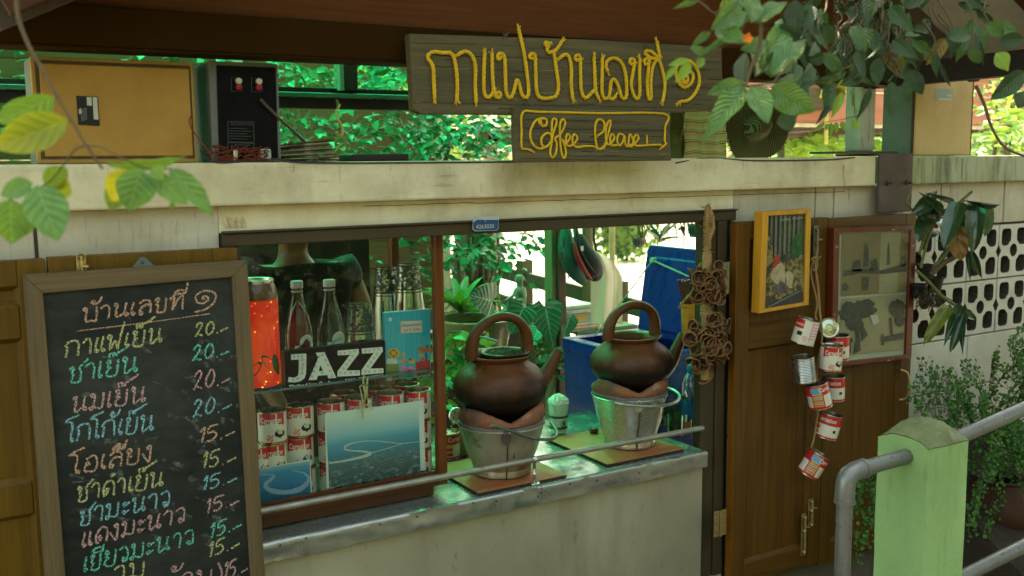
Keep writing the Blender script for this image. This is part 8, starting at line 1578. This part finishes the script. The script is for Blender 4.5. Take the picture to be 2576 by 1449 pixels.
for me, b, t_, w_ in ((dk_ob, (2209, 145), (2206, 215), 36), (dk_ob, (2286, 175), (2321, 238), 42), (dk_ob, (2241, 205), (2244, 292), 34), (dk_l, (2274, 205), (2288, 257), 28), (dk_l, (2354, 130), (2354, 195), 22), (dk_l, (2366, 160), (2390, 222), 12), (ly_l, (2120, 231), (2092, 298), 24), (dk_l, (2087, 264), (2055, 312), 15), (ly_l, (2505, 133), (2540, 178), 46), (dk_ob, (2511, 104), (2582, 96), 38),
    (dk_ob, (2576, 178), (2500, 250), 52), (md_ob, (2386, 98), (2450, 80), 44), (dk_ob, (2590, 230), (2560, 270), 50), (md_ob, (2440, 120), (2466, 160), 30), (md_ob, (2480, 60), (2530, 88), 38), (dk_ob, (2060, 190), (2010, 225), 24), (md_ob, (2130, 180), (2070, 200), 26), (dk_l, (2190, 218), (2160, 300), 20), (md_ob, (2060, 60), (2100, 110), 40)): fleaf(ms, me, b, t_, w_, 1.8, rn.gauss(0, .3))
for k in range(46):
    u = rn.uniform(2080, 2260); v0 = rn.uniform(-30, 90); pts = [(u, v0, rn.uniform(0, .1))]
    for j in range(4): u += rn.gauss(0, 14); v0 += rn.uniform(20, 42); pts.append((u, v0, rn.uniform(0, .1)))
    ftwig(ms, pts, rn.uniform(.0008, .0022), 'twig', 1.85, 'dry_root')
for k in range(10):
    u = rn.uniform(2150, 2500); v0 = rn.uniform(-20, 60); pts = [(u, v0)]
    for j in range(3): u += rn.gauss(5, 22); v0 += rn.uniform(25, 50); pts.append((u, v0))
    ftwig(ms, pts, .0022, 'twig', 2.0)
ftwig(ms, [(2455, 215), (2475, 260), (2495, 320), (2530, 372), (2600, 400)], .004, 'twig', 2.2, 'bare_twig'); ftwig(ms, [(2060, 205), (2130, 170), (2200, 140)], .0012, 'twigg', 1.85)
sp2 = thing('leaf_spray', Pd(2110, 310, 2.0), 'small spray of thin translucent leaves hanging before the pink kiosk', 'branch')
for b, t_, w_ in (((2075, 310), (2047, 330), 13), ((2090, 308), (2091, 342), 15), ((2103, 306), (2104, 335), 15), ((2118, 304), (2124, 330), 16), ((2150, 297), (2152, 330), 20), ((2084, 310), (2075, 330), 12)): fleaf(sp2, ly_l, b, t_, w_, 2.0)
ftwig(sp2, [(2160, 290), (2120, 300), (2070, 308)], .001, 'twigg', 2.0)
# left foreground creeper
lv = leafmat('creeper_leaf', (.12, .27, .05), (.06, .18, .05), (.22, .34, .10), .5, 6, .3, vary=.12, vwidth=.10, bump=.35, blot=(.12, .24, .05)); lvy = leafmat('yellow_leaf', (.80, .56, .01), (.74, .60, .02), (.62, .52, .05), .5, 6, .35, vary=.05, bump=.25, blot=(.5, .42, .03)); lvg = leafmat('yellow_green_leaf', (.26, .25, .01), (.18, .22, .012), (.42, .42, .05), .5, 6, .4, vary=.1, bump=.3, tipc=(.36, .32, .01))
A_ = leaf_mesh('oval', lv, 8, 14, .12, .12, .3); Y_ = leaf_mesh('oval', lvy, 8, 12, .12, .15, .4); G_ = leaf_mesh('oval', lvg, 8, 12, .12, .2, .3); Dk = leaf_mesh('oval', lfd if False else leafmat('creeper_back', (.09, .16, .015), (.07, .12, .012), (.14, .2, .03), .6, 6, .45, vary=.1), 6, 10, .12, .2)
cr = thing('creeper', Pd(180, 300, 1.2), 'creeper stem with round green and yellow leaves hanging at the left edge', 'creeper')
for me, b, t_, w_, rl, dz in ((G_, (172, 302), (-22, 372), 98, .1, 0), (A_, (135, 242), (-12, 318), 88, -.5, .03), (A_, (268, 412), (468, 411), 46, .9, 0), (Y_, (322, 428), (276, 508), 72, .2, -.01), (A_, (354, 424), (325, 530), 98, -.2, -.02), (A_, (382, 432), (466, 517), 58, .5, .0), (A_, (425, 424), (541, 536), 62, -.5, .01), (leaf_mesh('oval', lfy, 6, 10, .12, .18), (384, 420), (409, 450), 40, .1, -.01),
    (Dk, (112, 466), (170, 424), 66, .3, .02), (A_, (82, 460), (-4, 490), 52, .3, 0), (A_, (92, 466), (146, 598), 106, -.15, -.02), (A_, (26, 500), (28, 618), 92, .15, 0), (Dk, (82, 500), (56, 596), 60, .3, .03), (Dk, (310, 460), (272, 530), 60, .4, .03), (Dk, (435, 505), (432, 530), 14, 0, 0), (G_, (150, 500), (168, 455), 40, .3, .04)): fleaf(cr, me, b, t_, w_, 1.18+dz, rl, rn.uniform(-.02, .02))
for pts, r in (([(42, -10), (46, 45), (75, 120), (110, 180), (148, 250), (182, 305), (215, 362), (258, 424)], .0026), ([(218, 366), (190, 375), (160, 415), (118, 462), (60, 482), (25, 502)], .0014), ([(220, 366), (260, 370), (295, 392), (370, 424), (430, 424)], .0012), ([(140, 240), (152, 240)], .0009), ([(172, 305), (184, 305)], .0009)): ftwig(cr, pts, r, 'twig', 1.18, 'stem')
# orchid clump on the pierced wall
Zo = lambda x, y: (2247+x*.287, 456+y*.287)
oc2 = thing('orchid_clump', P(2290, 690, -.12), 'potted orchids with long dark drooping leaves on the pierced wall', 'orchid')
orange_o = leafmat('orchid_dying', (.22, .10, .015), (.13, .08, .015), (.25, .15, .04), .45, 3, .2, vary=.1, coat=.2); ory = leafmat('orchid_yellowing', (.20, .20, .015), (.06, .11, .02), (.2, .22, .04), .4, 3, .2, vary=.1, coat=.3)
oo = leaf_mesh('strap', orange_o, 4, 10, .15, .25); oy = leaf_mesh('strap', ory, 4, 10, .1, .2)
ol = leaf_mesh('lance', orl, 4, 12, .2, .3)
for me, b, t_, w_, y, rl in ((ol, (150, 290), (440, 62), 34, -.2, .3), (ol, (420, 260), (280, 120), 16, -.2, .3), (ol, (520, 190), (350, 115), 12, -.22, .2), (ome, (590, 180), (445, 515), 36, -.26, .2), (ome, (700, 190), (610, 535), 30, -.28, -.3), (ome, (735, 180), (690, 590), 36, -.30, .1), (ome, (800, 210), (845, 470), 30, -.26, -.7), (ol, (620, 165), (1025, 240), 12, -.3, .2), (ol, (770, 330), (900, 375), 14, -.25, .2), (oo, (540, 380), (595, 695), 38, -.27, 0), (ome, (300, 300), (215, 480), 30, -.18, .4),
    (ome, (330, 200), (270, 290), 22, -.2, .3), (ome, (370, 300), (290, 210), 26, -.2, -.4), (ol, (680, 590), (770, 865), 20, -.25, .2), (ol, (650, 590), (675, 870), 10, -.25, 0), (ol, (530, 520), (430, 520), 14, -.2, 0), (oy, (490, 1090), (280, 1405), 26, -.3, .1), (ol, (600, 1130), (445, 1395), 22, -.3, .3), (ome, (620, 1140), (520, 1460), 20, -.32, -.1), (ol, (630, 1170), (590, 1500), 14, -.32, .3), (ol, (600, 1130), (730, 1215), 18, -.3, -.4), (ome, (540, 1085), (620, 1180), 22, -.3, .3),
    (ol, (450, 300), (340, 190), 14, -.22, .2), (ol, (430, 330), (270, 300), 16, -.2, -.2), (ome, (410, 420), (310, 480), 16, -.16, 0), (oo, (290, 330), (400, 415), 12, -.15, .3), (ome, (520, 570), (380, 720), 12, -.16, .3), (ol, (560, 590), (510, 470), 16, -.18, .3)):
    bb = P(*Zo(*b), y); ee = P(*Zo(*t_), y-.03); leaf_at(me, bb, ee, w_*(bb-EYE).length/FPX*1.15, rl, oc2)
for pts, r in (([(200, 780), (300, 870), (430, 1010), (540, 1085), (620, 1150)], .006), ([(330, 820), (440, 720), (570, 650)], .009), ([(230, 640), (280, 480), (350, 360), (560, 200), (690, 90)], .005), ([(240, 760), (330, 430), (440, 270), (620, 170)], .005), ([(220, 300), (120, 190), (160, 80)], .004), ([(360, 740), (440, 660), (500, 560)], .006)):
    c = MB(); c.tube(smooth([P(*Zo(*q), -.17-.0001*q[0]) for q in pts], 5), r, 8); c.build('cane', M['twigg'] if r < .009 else M['bark'], oc2, smooth_=True)
for (x, y_, R_, hh) in ((280, 790, .03, .05), (360, 905, .032, .055), (215, 960, .03, .05)):
    p = P(*Zo(x, y_), -.10); c = MB(); c.lathe([(0, -hh*.5), (R_*.7, -hh*.5), (R_, hh*.4), (R_*1.08, hh*.4), (R_*1.08, hh*.5), (R_*.9, hh*.5), (R_*.8, hh*.2), (0, hh*.2)], c=p, n=20); c.build('pot', M['black'], oc2, smooth_=50)
for k in range(70):
    x, y_ = rn.gauss(300, 55), rn.uniform(930, 1010); pts = [P(*Zo(x, y_), -.12)]
    for j in range(4): x += rn.gauss(0, 28); y_ += rn.uniform(10, 45); pts.append(P(*Zo(x, y_), -.12+rn.gauss(0, .02)))
    c = MB(); c.tube(smooth(pts, 3), rn.uniform(.0008, .002), 4); c.build('aerial_root', M['bark'] if k % 2 else M['twig'], oc2)
# maidenhair ferns and the dark bed at the bottom right
fern = leafmat('fern_leaflet', (.08, .24, .025), (.04, .14, .02), (.1, .26, .04), .5, 3, .35, vary=.4); fme = leaf_mesh('obov', fern, 2, 3, .1, .2)
def ferns(label, fronds, nobj, seed):
    rn = random.Random(seed); t = None; LS = []; tw = MB()
    for (u0, v0, u1, v1, y0) in fronds:
        a = P(u0, v0, y0); b = P(u1, v1, y0-rn.uniform(.05, .2)); mid = a.lerp(b, .5)+V((0, 0, .05)); ax = smooth([a, mid, b], 10); tw.tube(ax, .0012, 4)
        for i in range(3, len(ax)):
            for s in (-1, 1):
                d = ((ax[i]-ax[i-1]).normalized()*.5+V((rn.gauss(0, .3), -.3, s*.7+rn.gauss(0, .2)))).normalized(); q = ax[i]; tw.tube([q, q+d*.05], .0007, 3)
                for j in range(3): w_ = q+d*.019*(j+1); dd = V((rn.gauss(0, .7), rn.gauss(0, .4)-.3, rn.gauss(-.1, .7))).normalized(); LS.append((w_, w_+dd*rn.uniform(.010, .017)))
    t = thing('maidenhair_fern', P(fronds[0][0], fronds[0][1], -.05), label, 'fern'); rn.shuffle(LS)
    for b, e in LS[:nobj]: leaf_at(fme, b, e, (e-b).length*.95, rn.gauss(0, .6), t, name='leaflet', nrm=(-.3, -.8, .5))
    mb = MB()
    for b, e in LS[nobj:]: leaf_quad(mb, b, e-b, (e-b).length*.95, (-.3+rn.gauss(0, .4), -.8, .5+rn.gauss(0, .4)))
    tag(mb.build('foliage', surf('fern_mass'+label[:6], (.07, .20, .022), (.03, .10, .015), .5, scale=20, transl=.3, world=True, bump=0), t), kind='stuff'); tag(tw.build('wiry_stems', M['black'], t), kind='stuff')
rn = random.Random(5)
ferns('light green maidenhair fern fanning over the wall right of the shutters', [(2450, 1060, 2310, 930, -.06), (2460, 1050, 2290, 990, -.06), (2450, 1040, 2340, 955, -.08), (2480, 1040, 2420, 930, -.06), (2470, 1050, 2560, 920, -.06), (2500, 1060, 2590, 960, -.06), (2440, 1080, 2300, 1040, -.1), (2480, 1060, 2500, 900, -.05), (2470, 1090, 2560, 1020, -.12), (2450, 1080, 2380, 1000, -.12)]+[(rn.uniform(2400, 2560), rn.uniform(1050, 1110), rn.uniform(2300, 2600), rn.uniform(960, 1080), -.12) for _ in range(5)], 300, 3)
ferns('darker maidenhair fern tumbling down beside the green post', [(rn.uniform(2430, 2570), rn.uniform(1060, 1120), rn.uniform(2430, 2600), rn.uniform(1120, 1320), rn.uniform(-.3, -.12)) for _ in range(16)], 260, 4)
ferns('small fern growing out of the wall foot behind the vertical handrail', [(2210, 1200, 2130, 1280, -.12), (2215, 1220, 2110, 1330, -.14), (2215, 1180, 2180, 1330, -.14), (2210, 1260, 2150, 1370, -.14), (2600, 1000, 2540, 880, -.05), (2600, 900, 2545, 930, -.05), (2600, 860, 2540, 870, -.05)], 150, 6)
c = MB(); c.grid(lambda s, q: V((2.95+s*3.2, -.02-.75*q, (.56-.46*q)*(1 if s > .03 else s/.03)+.05*mnoise.noise(V((s*9, q*4, 2))))), 60, 20); tag(c.build('soil_bed', M['soil'], smooth_=True), 'dark planting bed heaped against the foot of the wall', 'flower bed', kind='structure')
p = P(2515, 1345, -.28); c = MB(); c.lathe([(0, 0), (.08, .005), (.13, .045), (.15, .10), (.14, .15), (.10, .19), (.085, .205), (.09, .215), (.07, .215), (.06, .20)], c=p, n=40); tag(c.build('earthen_jar', surf('jar_clay', (.06, .022, .008), (.03, .012, .006), .7, scale=6, bump=.3), smooth_=60), 'big brown earthen jar in the shade under the handrails', 'jar')
